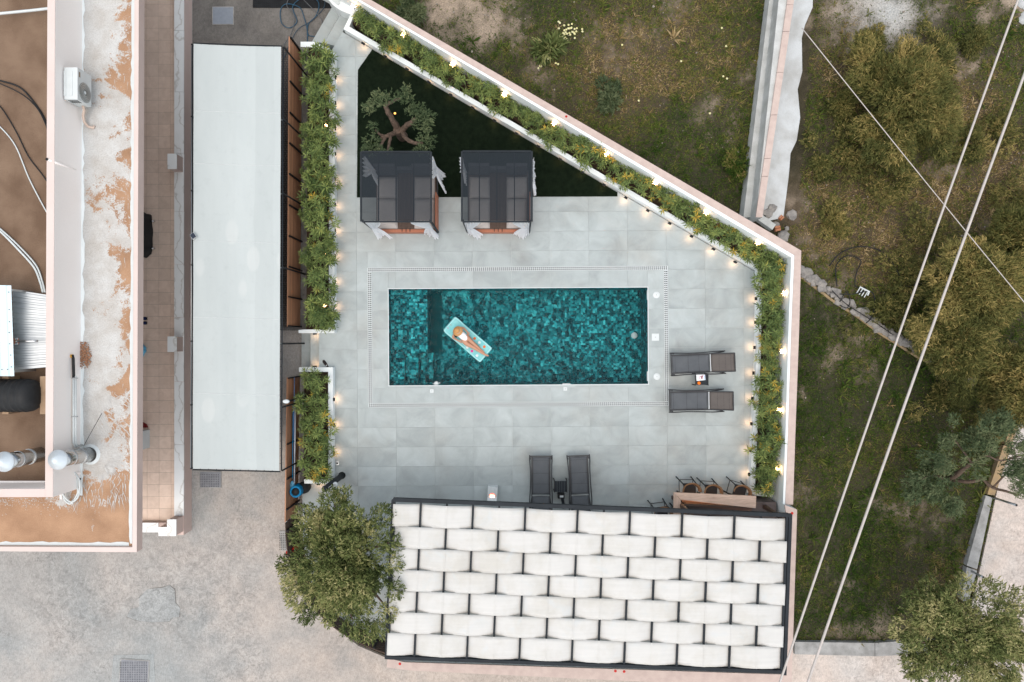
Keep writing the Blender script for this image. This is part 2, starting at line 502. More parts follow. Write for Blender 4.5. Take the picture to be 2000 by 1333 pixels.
def mosaic_mat():
    q = NT('teal_pool_mosaic')
    sn = q.n('VectorMath', operation='SNAP'); q.l(q.pos, sn.inputs[0]); sn.inputs[1].default_value = (0.066, .066, .066)
    wn_ = q.n('TexWhiteNoise'); q.l(sn.outputs[0], wn_.inputs['Vector'])
    sn2 = q.n('VectorMath', operation='SNAP'); q.l(q.pos, sn2.inputs[0]); sn2.inputs[1].default_value = (.132, .132, .132)
    wn2 = q.n('TexWhiteNoise'); q.l(sn2.outputs[0], wn2.inputs['Vector'])
    val = q.math('ADD', q.math('MULTIPLY', wn_.outputs['Value'], .62), q.math('MULTIPLY', wn2.outputs['Value'], .38))
    col = q.ramp(val, [(.1, (.003, .032, .040)), (.35, (.005, .070, .084)), (.55, (.008, .145, .165)), (.75, (.018, .27, .295)), (.95, (.06, .50, .53))])
    sc = q.n('VectorMath', operation='SCALE'); q.l(q.pos, sc.inputs[0]); sc.inputs['Scale'].default_value = 1 / .066
    fr = q.n('VectorMath', operation='FRACTION'); q.l(sc.outputs[0], fr.inputs[0])
    s3 = q.sep(fr.outputs[0])
    q.color(q.mix(1.0, col, q.ramp(q.noise(14, 3), [(.3, .8), (.7, 1.1)]), 'MULTIPLY'))
    return q.set(Roughness=.6, **{'Specular IOR Level': .05})
M['mosaic'] = mosaic_mat()

def water_mat():
    q = NT('pool_water')
    g = q.n('BsdfGlass'); g.inputs['IOR'].default_value = 1.17; g.inputs['Roughness'].default_value = 0.0
    g.inputs['Color'].default_value = (.90, .985, .99, 1)
    near = q.n('VectorMath', operation='DISTANCE'); q.l(q.pos, near.inputs[0]); near.inputs[1].default_value = P(900, 670, 0)
    amp = q.mapr(near.outputs['Value'], .6, 4.2, 1.0, .28)
    h = q.math('ADD', q.noise(3.2, 2, .5, None, .6), q.math('MULTIPLY', q.noise(8.5, 2, .5, None, .5), .4))
    nd = q.n('Bump'); nd.inputs['Distance'].default_value = .085; q.l(amp, nd.inputs['Strength']); q.l(h, nd.inputs['Height'])
    q.l(nd.outputs[0], g.inputs['Normal'])
    q.l(g.outputs[0], q.out.inputs[0])
    return q.m
M['water'] = water_mat()

M['turf'] = mat('artificial_turf', (.010, .016, .009), (.006, .010, .006), scale=6, rough=.9, bump=.6, bscale=120, bdist=.02, spec=0.0)
M['turfblade'] = foliage_mat('turf_blade', [(0, (.004, .008, .004)), (1, (.011, .018, .009))], .9, .1, 0.0)
M['oleander'] = foliage_mat('oleander_leaf', [(0, (.06, .10, .035)), (.4, (.16, .22, .07)), (.72, (.29, .35, .11)), (.88, (.42, .35, .07)), (1, (.55, .37, .06))], .45, .15)
M['olive'] = foliage_mat('olive_leaf', [(0, (.035, .06, .028)), (.6, (.09, .125, .06)), (1, (.17, .20, .10))], .5, .25)
M['carob'] = foliage_mat('tree_leaf', [(0, (.045, .066, .021)), (.45, (.125, .155, .05)), (.75, (.25, .255, .10)), (1, (.44, .40, .19))], .55, .15)
M['scrubleaf'] = foliage_mat('scrub_leaf', [(0, (.045, .055, .017)), (.45, (.125, .13, .04)), (.75, (.24, .205, .068)), (1, (.40, .31, .115))], .6, .15)
M['grass'] = foliage_mat('wild_grass', [(0, (.032, .066, .010)), (.3, (.092, .128, .024)), (.55, (.16, .155, .042)), (.75, (.25, .175, .074)), (1, (.46, .35, .19))], .7, .15)
M['bark'] = mat('bark', (.17, .12, .09), (.09, .065, .05), scale=14, rough=.95, bump=1.0, bscale=30, bdist=.02, fine=.3)

# ------------------------------------------------------------------ levels
DRIVE, FIELD, ROOF, PERG = -0.5, -0.55, 3.2, 2.3
def px_poly(pts, z): return [P(x, y, z) for x, y in pts]

# ------------------------------------------------------------------ ground sheets
hx0, hx1, hy0, hy1 = -4.4, 4.9, -2.0, 2.5      # hole in the ground under the pool
S = 500.0
g = MB()
g.add([(-S, -S, -.66), (S, -S, -.66), (S, S, -.66), (-S, S, -.66), (hx0, hy0, -.66), (hx1, hy0, -.66), (hx1, hy1, -.66), (hx0, hy1, -.66)],
      [(0, 1, 5, 4), (1, 2, 6, 5), (2, 3, 7, 6), (3, 0, 4, 7)])
M['earth'] = mat('dry_earth', (.16, .115, .075), (.10, .085, .045), scale=.4, rough=.95, bump=.5, bscale=10, bdist=.03, fine=.3)
tag(g.build('ground', M['earth']), kind='structure')

# driveway (left and below)
d = MB().prism([p.xy for p in px_poly([(-900, -900), (640, -900), (640, 20), (600, 90), (600, 1000), (570, 1060), (600, 1150), (640, 1215), (700, 1262), (765, 1290), (1540, 1318), (1540, 2200), (-900, 2200)], DRIVE)], DRIVE - .12, DRIVE)
tag(d.build('driveway', M['concrete']), kind='structure')
d = MB().prism([p.xy for p in px_poly([(376, -200), (640, -200), (650, 10), (604, 92), (604, 646), (376, 646)], DRIVE)], DRIVE - .1, DRIVE + .004)
tag(d.build('yard', M['concrete_dark']), kind='structure')
d = MB().prism([p.xy for p in px_poly([(545, 92), (582, 92), (580, 640), (545, 640)], DRIVE)], DRIVE - .05, DRIVE + .012)
tag(d.build('cobble_strip', M['cobble']), kind='structure')
pp = [(248, 1205), (255, 1190), (272, 1186), (272, 1168), (288, 1151), (318, 1148), (331, 1143), (341, 1152), (343, 1178), (352, 1188), (350, 1205), (338, 1206), (330, 1214), (296, 1216), (266, 1212)]
cxm, cym = 302, 1184
d = MB().prism([p.xy for p in px_poly([(cxm + (x - cxm) * 1.012 + (1.1 if i % 3 else -.3), cym + (y - cym) * 1.02 + (-.9 if i % 2 else .5)) for i, (x, y) in enumerate(pp)], DRIVE)], DRIVE - .02, DRIVE + .003)
tag(d.build('patch_crack', mat('dark_crack', (.12, .115, .105), (.2, .19, .18), scale=20, rough=.95)), kind='structure')
d = MB().prism([p.xy for p in px_poly(pp, DRIVE)], DRIVE - .02, DRIVE + .006)
tag(d.build('concrete_patch', M['concrete_patch']), kind='structure')
d = MB().prism([p.xy for p in px_poly([(222, 1280), (300, 1278), (304, 1345), (216, 1345)], DRIVE)], DRIVE - .02, DRIVE + .005)
tag(d.build('concrete_patch', M['concrete_patch']), kind='structure')
# pinkish pavement in front of the pergola wall and along the far field
d = MB().prism([p.xy for p in px_poly([(1534, 1262), (2600, 1262), (2600, 2200), (1534, 2200)], DRIVE)], DRIVE - .05, DRIVE + .008)
tag(d.build('pavement', M['concrete_pink']), kind='structure')
d = MB().prism([p.xy for p in px_poly([(1985, 800), (2700, 700), (2700, 2200), (1880, 2200), (1880, 1262), (1912, 1120), (1960, 900)], DRIVE)], DRIVE - .05, DRIVE + .012)
tag(d.build('pavement', M['concrete_pink']), kind='structure')

# ------------------------------------------------------------------ field (terrain with its own soil and grass colours)
DIAG = lambda x: (x - 724) * (490 / 841.0)          # outer top edge of the long diagonal wall, in photo units
PALE = [(880, 10, 70, 1.1), (960, 35, 60, .9), (1010, 65, 35, .7), (905, 60, 40, .7), (1060, 140, 34, .75), (1375, 225, 30, .7), (1620, 15, 50, .8), (1700, 20, 70, 1.3), (1750, 45, 60, 1.2), (1840, 15, 30, .6), (1945, 25, 28, .8), (1990, 20, 30, 1.6),
        (1880, 120, 30, .7), (1660, 80, 30, .6), (1850, 320, 35, .6), (1560, 420, 35, .5), (1650, 650, 26, .55), (1630, 700, 30, .5), (1710, 740, 30, .35), (1730, 1000, 26, .6), (1765, 1005, 25, .6), (1810, 1002, 16, .7), (1850, 1040, 20, .55),
        (1655, 1235, 40, .6), (1720, 1230, 40, .6), (1770, 1075, 20, .4), (1575, 965, 20, .4), (1640, 560, 45, .35), (1160, 65, 25, .45), (1310, 15, 40, .4), (1210, 100, 30, .35), (1450, 150, 30, .4), (1440, 250, 20, .5), (1570, 760, 14, .5), (1900, 480, 60, .35), (1600, 480, 45, .35), (1650, 1140, 26, .4), (1900, 1090, 24, .45), (1250, 60, 40, .3), (1540, 20, 40, .6)]
BROWN = [(1650, 120, 90, .6), (1900, 180, 110, .7), (1960, 330, 110, .7), (1850, 400, 110, .8), (1600, 380, 70, .6), (1750, 540, 110, .5), (1880, 800, 90, .4), (1170, 110, 130, .8), (1290, 150, 120, .8), (1350, 60, 130, .7), (1660, 180, 90, .4), (1700, 460, 150, .9), (1800, 420, 130, .7), (1880, 250, 90, .4), (1600, 470, 100, .7), (1700, 860, 160, .35), (1800, 1150, 120, .35), (1620, 960, 120, .3), (1690, 370, 70, .5), (1940, 420, 100, .6)]
GREEN = [(790, 40, 70, .6), (900, 110, 70, .5), (1060, 30, 60, .4), (1100, 90, 60, .5), (1150, 190, 80, .5), (1280, 260, 90, .5), (1420, 330, 80, .7), (1340, 330, 80, .5), (1470, 60, 60, .4), (1600, 300, 90, .3), (1640, 620, 90, .8), (1580, 700, 60, .6), (1800, 700, 100, .5), (1560, 900, 60, .5), (1760, 1050, 100, .5), (1680, 1150, 90, .8), (1580, 1200, 60, .8), (1620, 850, 110, .7), (1700, 980, 120, .7), (1600, 1050, 90, .7), (1800, 900, 110, .6), (1830, 1080, 80, .6), (1700, 760, 90, .5)]
def blobs(px, py, L):
    t = np.zeros_like(px)
    for (x, y, r, a) in L:
        t = np.maximum(t, a * np.exp(-(((px - x) ** 2 + (py - y) ** 2) / (r * r)) * 1.1))
    return t
def field_maps(X, Y):
    k = FPX / (CAM_H - FIELD)
    px = X * k + 1000; py = 666.5 - Y * k
    w1 = (fbm(X, Y, .9) - .5) * 90; w2 = (fbm(X + 31, Y - 17, .9) - .5) * 90
    px2 = px + w1; py2 = py + w2
    n = fbm(X, Y, .55, 5); m = fbm(X + 50, Y + 9, 1.7, 4); fi = fbm(X - 11, Y + 77, 6, 3)
    pale = np.clip(blobs(px2, py2, PALE) * (.45 + 1.1 * m) + (fi - .62) * .8 * (n > .3), 0, 1.3)
    brown = np.clip(blobs(px2, py2, BROWN) * (.5 + m) + (n - .5) * .9, 0, 1)
    green = np.clip(blobs(px2, py2, GREEN) * (.5 + m) + (.55 - n) * .6, 0, 1)
    return px, py, pale, brown, green, m
step = .11
gx = np.arange(P(660, 0, FIELD).x, P(2350, 0, FIELD).x, step); gy = np.arange(P(0, 1300, FIELD).y, P(0, -330, FIELD).y, step)
GX, GY = np.meshgrid(gx, gy)
fpx, fpy, pale, brown, green, mm = field_maps(GX, GY)
GZ = FIELD + (fbm(GX, GY, .4, 4) - .5) * .10 + (fbm(GX, GY, 3, 3) - .5) * .035
V = np.stack([GX.ravel(), GY.ravel(), GZ.ravel()], 1)
ny, nx = GX.shape
idx = np.arange(nx * ny).reshape(ny, nx)
F = np.stack([idx[:-1, :-1], idx[:-1, 1:], idx[1:, 1:], idx[1:, :-1]], -1).reshape(-1, 4)
cx = fpx[:-1, :-1].ravel(); cy = fpy[:-1, :-1].ravel()
keep = ~(((cy > DIAG(cx) + 10) & (cx < 1525)) | (cx < 680) | (cy > 1262) | ((cx > 1900 - (cy - 1130) * .15) & (cy > 1130)) | ((cx > 1968 - (cy - 880) * .2) & (cy > 880)))
F = F[keep]
me = mesh_np('field', V, F, None, None, True)
def c3(*c): return np.array(c)[None, None, :]
base = c3(.040, .034, .016) * (0.75 + .5 * mm[..., None])
colr = base * (1 - brown[..., None]) + c3(.085, .058, .032) * brown[..., None]
colr = colr * (1 - .6 * green[..., None]) + c3(.018, .024, .008) * .6 * green[..., None]
whiteish = (np.clip(1 - np.hypot(fpx - 1740, fpy - 25) / 130, 0, 1))[..., None]
palec = c3(.32, .255, .19) * (1 - whiteish) + c3(.43, .44, .425) * whiteish
pp_ = np.clip(pale, 0, 1)[..., None]
colr = colr * (1 - pp_) + palec * pp_
a = me.color_attributes.new('soil', 'FLOAT_COLOR', 'POINT')
a.data.foreach_set('color', np.concatenate([colr, np.ones(colr.shape[:2] + (1,))], -1).astype(np.float32).ravel())
q = NT('field_soil')
ca = q.n('Attribute'); ca.attribute_name = 'soil'
col = q.mix(1.0, ca.outputs['Color'], q.ramp(q.noise(22, 6, .75), [(.3, .55), (.7, 1.35)]), 'MULTIPLY')
col = q.mix(q.ramp(q.noise(55, 3, .6), [(.70, 0.0), (.78, .8)]), col, (.40, .34, .27))
q.color(col); q.bump(q.noise(18, 6, .7), .8, .05); q.set(Roughness=.95)
me.materials.append(q.m)
tag(ob('field', me), kind='structure')

def on_field(px, py):
    out = (py < DIAG(px) - 2) | (px > 1552)
    wall = (px > 1450 + (425 - py) * .115) & (px < 1586 - (py - 0) * .06) & (py < 440)
    pav = (py > 1258) | ((px > 1893 - (py - 1130) * .15) & (py > 1100)) | ((px > 1962 - (py - 880) * .2) & (py > 870))
    return out & ~wall & ~pav
# grass blades
def scatter_grass(n, seed, lmin, lmax, wmul):
    rng = np.random.default_rng(seed)
    X = rng.uniform(P(690, 0, FIELD).x, P(2040, 0, FIELD).x, n); Y = rng.uniform(P(0, 1262, FIELD).y, P(0, -30, FIELD).y, n)
    px, py, pa, br, gr, m = field_maps(X, Y)
    k = on_field(px, py) & (rng.random(n) > np.clip(pa * 1.25 - .05, 0, .97)) & (rng.random(n) < .45 + .9 * m)
    X, Y, br, gr, m = X[k], Y[k], br[k], gr[k], m[k]
    c = len(X)
    Z = FIELD + (fbm(X, Y, .4, 4) - .5) * .10
    ang = rng.uniform(0, 2 * np.pi, c) + fbm(X, Y, 1.2) * 4
    el = rng.uniform(.12, .95, c)
    D = np.stack([np.cos(ang) * np.cos(el), np.sin(ang) * np.cos(el), np.sin(el)], 1)
    L = rng.uniform(lmin, lmax, c) * (.6 + .7 * m)
    tint = np.clip(.27 + .5 * br - .34 * gr + rng.normal(0, .17, c), 0, 1)
    return leaves_np(np.stack([X, Y, Z], 1), D, L, L * wmul, tint, .15, rng)
def tufts(n, seed, nb, lmin, lmax, wmul):
    rng = np.random.default_rng(seed)
    X = rng.uniform(P(690, 0, FIELD).x, P(2040, 0, FIELD).x, n); Y = rng.uniform(P(0, 1262, FIELD).y, P(0, -30, FIELD).y, n)
    px, py, pa, br, gr, m = field_maps(X, Y)
    k = on_field(px, py) & (rng.random(n) > np.clip(pa * 1.3 - .05, 0, .97)) & (rng.random(n) < .15 + 1.3 * m * fbm(X + 3, Y + 5, 2.5))
    X, Y, br, gr, m = X[k], Y[k], br[k], gr[k], m[k]; c = len(X)
    sz = rng.lognormal(0, .35, c)
    tt = np.clip(.30 + .45 * br - .34 * gr + rng.normal(0, .18, c), 0, 1)
    r_ = lambda a_: np.repeat(a_, nb)
    ang = rng.uniform(0, 2 * np.pi, c * nb); el = rng.uniform(.15, 1.15, c * nb)
    D = np.stack([np.cos(ang) * np.cos(el), np.sin(ang) * np.cos(el), np.sin(el)], 1)
    Z = FIELD + (fbm(X, Y, .4, 4) - .5) * .10
    C = np.stack([r_(X), r_(Y), r_(Z)], 1) + rng.normal(0, .018, (c * nb, 3)) * np.array([1, 1, .2])
    L = rng.uniform(lmin, lmax, c * nb) * r_(sz)
    tb = np.clip(r_(tt) + rng.normal(0, .08, c * nb) + .12 * (el - .6), 0, 1)
    return leaves_np(C, D, L, L * wmul, tb, .15, rng)
Vg, Fg, Tg = scatter_grass(420000, 11, .05, .13, .17)
V2, F2, T2_ = tufts(15000, 12, 9, .06, .14, .18)
tag(ob('grass', mesh_np('grass', np.concatenate([Vg, V2]), np.concatenate([Fg, F2 + len(Vg)]), M['grass'], np.concatenate([Tg, T2_]))), 'short matted green and brown wild grass over the open field', 'grass', kind='stuff')
Vg, Fg, Tg = tufts(2200, 13, 14, .10, .20, .08)
tag(ob('dry_weeds', mesh_np('dry_weeds', Vg, Fg, M['grass'], np.clip(Tg + .16, 0, 1))), 'taller straw coloured weeds standing among the field grass', 'weeds', kind='stuff')

# ------------------------------------------------------------------ deck, pool, coping
ANG = R(.36)
def rot2(x, y, a=ANG): return (x * math.cos(a) - y * math.sin(a), x * math.sin(a) + y * math.cos(a))
def loc(px, py, z=0.0):       # deck frame
    p = P(px, py, z); return rot2(p.x, p.y, -ANG)
def clip_poly(sub, x0, y0, x1, y1):
    def cl(poly, inside, inter):
        out = []
        for i in range(len(poly)):
            a, b = poly[i - 1], poly[i]
            ia, ib = inside(a), inside(b)
            if ib:
                if not ia: out.append(inter(a, b))
                out.append(b)
            elif ia: out.append(inter(a, b))
        return out
    def ix(v): return lambda a, b: (v, a[1] + (b[1] - a[1]) * (v - a[0]) / (b[0] - a[0]))
    def iy(v): return lambda a, b: (a[0] + (b[0] - a[0]) * (v - a[1]) / (b[1] - a[1]), v)
    for ins, it in ((lambda p: p[0] >= x0, ix(x0)), (lambda p: p[0] <= x1, ix(x1)), (lambda p: p[1] >= y0, iy(y0)), (lambda p: p[1] <= y1, iy(y1))):
        if len(sub) < 3: return []
        sub = cl(sub, ins, it)
    return sub
def area(p): return .5 * sum(p[i - 1][0] * p[i][1] - p[i][0] * p[i - 1][1] for i in range(len(p)))

DECKPX = [(669, 63), (1480, 534), (1464, 972), (1532, 976), (1522, 1300), (770, 1277), (703, 1250), (645, 1200), (606, 1135), (592, 1060), (590, 940), (647, 940), (647, 722), (623, 722), (623, 648), (647, 648), (647, 100)]
deck_poly = [loc(x, y) for x, y in DECKPX]
hole = [*loc(718.5, 797), *loc(1305.5, 521)]       # x0,y0,x1,y1 of drain outer edge
hole = [loc(718.5, 0)[0] , 0, loc(1305.5, 0)[0], 0]
hole[1] = -(794.5 - 666.5) * CAM_H / FPX; hole[3] = (666.5 - 521.5) * CAM_H / FPX
hole[0] = -(1000 - 718.5) * CAM_H / FPX; hole[2] = (1305.5 - 1000) * CAM_H / FPX
u = CAM_H / FPX
pool = [-(1000 - 759.5) * u, -(752 - 666.5) * u, (1265.5 - 1000) * u, (666.5 - 563.5) * u]
cope = [hole[0] + .125, hole[1] + .125, hole[2] - .125, hole[3] - .125]

# substrate that carries the tiles (with the pool opening)
tile_z0, tile_z1 = -.03, 0.0
def rot_mb(mb):
    mb.v = [(*rot2(v[0], v[1]), v[2]) for v in mb.v]; return mb
base = MB()
ys = sorted({min(p[1] for p in deck_poly), pool[1] - .004, pool[3] + .004, max(p[1] for p in deck_poly)})
for (x0, y0, x1, y1) in ((-50, -50, 50, hole[1]), (-50, hole[3], 50, 50), (-50, hole[1], hole[0], hole[3]), (hole[2], hole[1], 50, hole[3])):
    pl = clip_poly(deck_poly, x0, y0, x1, y1)
    if len(pl) > 2: base.prism(pl, -.75, -.012)
deck = rot_mb(base).build('deck', M['grout'])
tag(deck, kind='structure')
TW, TH, J = 75.6 * u, 38.15 * u, .006
ftile = MB().box((0, 0, -.01), (TW - J, TH - J, .02)).mesh('tile'); ftile.materials.append(M['decktile'])
ox = (773 - 1000) * u; oy = (666.5 - 567) * u
def minus(r, h):
    x0, y0, x1, y1 = r
    a0, b0, a1, b1 = h
    if x1 <= a0 or x0 >= a1 or y1 <= b0 or y0 >= b1: return [r]
    o = []
    if x0 < a0: o.append((x0, y0, a0, y1))
    if x1 > a1: o.append((a1, y0, x1, y1))
    mx0, mx1 = max(x0, a0), min(x1, a1)
    if y0 < b0: o.append((mx0, y0, mx1, b0))
    if y1 > b1: o.append((mx0, b1, mx1, y1))
    return o
def lay_tiles(region_poly, holes, parent, only=None):
    for i in range(-9, 14):
        for j in range(-32, 22):
            r0 = (ox + i * TW, oy + j * TH, ox + (i + 1) * TW, oy + (j + 1) * TH)
            rs = [r0]
            for h in holes: rs = [b for a_ in rs for b in minus(a_, h)]
            for r in rs:
                if only:
                    r = (max(r[0], only[0]), max(r[1], only[1]), min(r[2], only[2]), min(r[3], only[3]))
                    if r[2] - r[0] < .02 or r[3] - r[1] < .02: continue
                pl = clip_poly(region_poly, r[0] + J / 2, r[1] + J / 2, r[2] - J / 2, r[3] - J / 2)
                if len(pl) < 3 or abs(area(pl)) < .012: continue
                zj = -.0012 * random.random()
                if abs(abs(area(pl)) - (TW - J) * (TH - J)) < 1e-4:
                    x, y = rot2((r[0] + r[2]) / 2, (r[1] + r[3]) / 2)
                    ob('tile', ftile, parent, (x, y, zj), ANG)
                else:
                    cl = []
                    for p in pl:
                        if not cl or (abs(p[0] - cl[-1][0]) + abs(p[1] - cl[-1][1])) > 1e-4: cl.append(p)
                    if len(cl) < 3: continue
                    rot_mb(MB().prism(cl, -.02, zj)).build('tile', M['decktile'], parent)
lay_tiles(deck_poly, [tuple(hole)], deck)

# pool coping ring (tiles) and overflow drain
big = [(-50, -50), (50, -50), (50, 50), (-50, 50)]
cb = MB()
for (x0, y0, x1, y1) in ((cope[0], cope[1], cope[2], pool[1] - .004), (cope[0], pool[3] + .004, cope[2], cope[3]), (cope[0], pool[1] - .004, pool[0] - .004, pool[3] + .004), (pool[2] + .004, pool[1] - .004, cope[2], pool[3] + .004)):
    cb.prism([(x0, y0), (x1, y0), (x1, y1), (x0, y1)], -.5, -.0125)
coping = rot_mb(cb).build('pool_coping', M['grout'])
tag(coping, kind='structure')
lay_tiles(big, [tuple(pool)], coping, only=tuple(cope))
# pale edge trim
lip = MB(); e = .022
for (x0, y0, x1, y1) in ((pool[0] - e, pool[3], pool[2] + e, pool[3] + e), (pool[0] - e, pool[1] - e, pool[2] + e, pool[1]), (pool[0] - e, pool[1], pool[0], pool[3]), (pool[2], pool[1], pool[2] + e, pool[3])):
    lip.prism([(x0, y0), (x1, y0), (x1, y1), (x0, y1)], -.06, .004)
tag(rot_mb(lip).build('edge_trim', M['whitepaint'], coping))

drain = thing('drain_grating', 'white slotted drain grating running round the pool surround', 'drain')
fr = MB(); sl = MB(); bot = MB()
w = .125
runs = [((hole[0], hole[3] - w), (hole[2], hole[3]), 'x'), ((hole[0], hole[1]), (hole[2], hole[1] + w), 'x'), ((hole[0], hole[1] + w), (hole[0] + w, hole[3] - w), 'y'), ((hole[2] - w, hole[1] + w), (hole[2], hole[3] - w), 'y')]
for (a0, b0), (a1, b1), ax in runs:
    bot.prism([(a0, b0), (a1, b0), (a1, b1), (a0, b1)], -.3, -.055)
    t = .012
    if ax == 'x':
        fr.prism([(a0, b0), (a1, b0), (a1, b0 + t), (a0, b0 + t)], -.05, .002).prism([(a0, b1 - t), (a1, b1 - t), (a1, b1), (a0, b1)], -.05, .002)
        fr.prism([(a0, (b0 + b1) / 2 - .006), (a1, (b0 + b1) / 2 - .006), (a1, (b0 + b1) / 2 + .006), (a0, (b0 + b1) / 2 + .006)], -.05, .0015)
        x = a0
        while x < a1:
            sl.prism([(x, b0 + t), (x + 0.027, b0 + t), (x + 0.027, b1 - t), (x, b1 - t)], -.03, .001, bottom=False); x += .062
    else:
        fr.prism([(a0, b0), (a0 + t, b0), (a0 + t, b1), (a0, b1)], -.05, .002).prism([(a1 - t, b0), (a1, b0), (a1, b1), (a1 - t, b1)], -.05, .002)
        fr.prism([((a0 + a1) / 2 - .006, b0), ((a0 + a1) / 2 + .006, b0), ((a0 + a1) / 2 + .006, b1), ((a0 + a1) / 2 - .006, b1)], -.05, .0015)
        y = b0
        while y < b1:
            sl.prism([(a0 + t, y), (a1 - t, y), (a1 - t, y + 0.027), (a0 + t, y + 0.027)], -.03, .001, bottom=False); y += .062
rot_mb(fr).build('frame', M['whitepaint'], drain)
tag(rot_mb(sl).build('slats', M['whitepaint'], drain), kind='stuff')
rot_mb(bot).build('channel', M['black'], drain)

# pool shell
ZF = -1.35
x0, y0, x1, y1 = pool
sh = MB()
sh.add([(x0, y0, -.03), (x1, y0, -.03), (x1, y1, -.03), (x0, y1, -.03), (x0, y0, ZF), (x1, y0, ZF), (x1, y1, ZF), (x0, y1, ZF)],
       [(4, 5, 6, 7), (0, 4, 7, 3), (1, 2, 6, 5), (0, 1, 5, 4), (3, 7, 6, 2)])
poolobj = rot_mb(sh).build('pool_shell', M['mosaic']); tag(poolobj, kind='structure')
X = lambda p: (p - 1000) * u
Y = lambda p: (666.5 - p) * u
rot_mb(MB().prism([(x0, Y(690)), (X(832), Y(690)), (X(832), y1), (x0, y1)], ZF, -.42)).build('bench', M['mosaic'], poolobj)
rot_mb(MB().prism([(x0, y0), (X(787), y0), (X(787), Y(690) - .002), (x0, Y(690) - .002)], ZF, -.30)).build('step', M['mosaic'], poolobj)
rot_mb(MB().prism([(X(787), y0), (X(812), y0), (X(812), Y(690) - .002), (X(787), Y(690) - .002)], ZF, -.58)).build('step', M['mosaic'], poolobj)
rot_mb(MB().prism([(X(812), y0), (X(840), y0), (X(840), Y(690) - .002), (X(812), Y(690) - .002)], ZF, -.88)).build('step', M['mosaic'], poolobj)
rot_mb(MB().prism([(X(832) + .003, Y(690)), (X(857), Y(690)), (X(857), y1 - .003), (X(832) + .003, y1 - .003)], ZF - .05, ZF + .012)).build('bench_shade', mat('bench_shade_teal', (.002, .05, .058), (.003, .075, .085), scale=5, rough=.8, spec=0.0), poolobj)  # shade beside the bench, put in as a darker teal strip on the floor
WZ = -.07
wa = MB().grid(lambda a, b: (x0 + (x1 - x0) * a, y0 + (y1 - y0) * b, WZ), 2, 2)
tag(rot_mb(wa).build('pool_water', M['water']), kind='structure')
# skimmer lids, light covers, returns
def lid(px, py, r, square, label):
    p = P(px, py, 0)
    t = thing('skimmer_lid', label, 'lid', (p.x, p.y, 0), ANG, 'white lids on the pool surround')
    mb = MB()
    if square: mb.box((0, 0, .005), (2 * r, 2 * r, .014))
    else: mb.lathe([(0.0001, .012), (r * .9, .012), (r, .006), (r, -.004)], n=28)
    mb.build('plate', M['whitepaint'], t)
    MB().lathe([(.0001, .0145), (.009, .0145), (.009, .004)], n=10).build('finger_hole', M['black'], t)
lid(1282, 576.5, .105, False, 'round white lid on pool surround nearest the long diagonal wall')
lid(1280, 659, .11, True, 'large square white lid on pool surround between two round lids')
lid(1283, 736, .105, False, 'round white lid on pool surround beside the pair of sun loungers')
lid(843.5, 764, .055, True, 'small square white lid on pool surround near the pool steps')
lid(1104, 760, .055, True, 'small square white lid on pool surround facing the round-lid end')
def wallfit(px, py, w_, label, vert):
    p = P(px, py, -.09)
    t = thing('pool_inlet', label, 'pool fitting', (p.x, p.y, -.06), ANG)
    s1 = (.03, w_, .09) if vert else (w_, .03, .09)
    MB().box((0, 0, 0), s1).build('flange', M['whitepaint'], t)
    MB().box((0, 0, .006), tuple(a_ * .8 for a_ in s1[:2]) + (.085,)).build('flap', M['grout'], t)
wallfit(1264, 577, .29, 'white skimmer mouth in pool wall below round lid by diagonal wall', True)
wallfit(1264, 735, .29, 'white skimmer mouth in pool wall below round lid by loungers', True)
wallfit(1106, 750, .24, 'small white inlet in pool wall beside small square lid', False)
p = P(852, 750, -.07)
t = thing('pool_jet', 'bubbling white pool jet at water surface beside the steps', 'pool fitting', (p.x, p.y, -.07))
MB().lathe([(.0001, .02), (.05, .015), (.08, -.02)], n=12).build('nozzle', M['whitepaint'], t)
for k in range(7):
    MB().lathe([(.0001, .02), (.014, .008), (.018, -.01)], (random.uniform(-.13, .13), random.uniform(-.02, .05), .004), 6).build('bubble', M['whitepaint'], t)
p = P(1237, 655, 0) ; 
t = thing('floor_drain', 'round pale main drain cover on the pool floor', 'drain', (X(1252), Y(655), ZF))
MB().lathe([(.0001, .03), (.09, .03), (.1, .0)], n=24).build('cover', M['whitepaint'], t)

# ------------------------------------------------------------------ lawn
lawn_px = [(727, 97), (1206, 376), (1206, 384), (697, 386), (699, 137)]
LW = px_poly(lawn_px, .015)
tag(MB().prism([p.xy for p in LW], -.005, .015).build('lawn', M['turf']), kind='structure')
def in_poly(X_, Y_, poly):
    c = np.zeros(len(X_), bool); n = len(poly)
    for i in range(n):
        ax, ay = poly[i - 1]; bx, by = poly[i]
        k = ((ay > Y_) != (by > Y_)) & (X_ < (bx - ax) * (Y_ - ay) / (by - ay + 1e-12) + ax)
        c ^= k
    return c
n = 52000
rng = np.random.default_rng(5)
gx_ = rng.uniform(P(697, 0).x, P(1206, 0).x, n); gy_ = rng.uniform(P(0, 386).y, P(0, 97).y, n)
k = in_poly(gx_, gy_, [(p.x, p.y) for p in LW]); gx_ = gx_[k]; gy_ = gy_[k]; c = len(gx_)
an = rng.uniform(0, 6.28, c); el = rng.uniform(.3, 1.3, c)
Vb, Fb, Tb = leaves_np(np.stack([gx_, gy_, np.full(c, .012)], 1), np.stack([np.cos(an) * np.cos(el), np.sin(an) * np.cos(el), np.sin(el)], 1), rng.uniform(.02, .045, c), .007, rng.random(c), .1, rng)
tag(ob('turf_blades', mesh_np('turf_blades', Vb, Fb, M['turfblade'], Tb)), 'very dark short turf under the olive tree and cabanas', 'grass', kind='stuff')

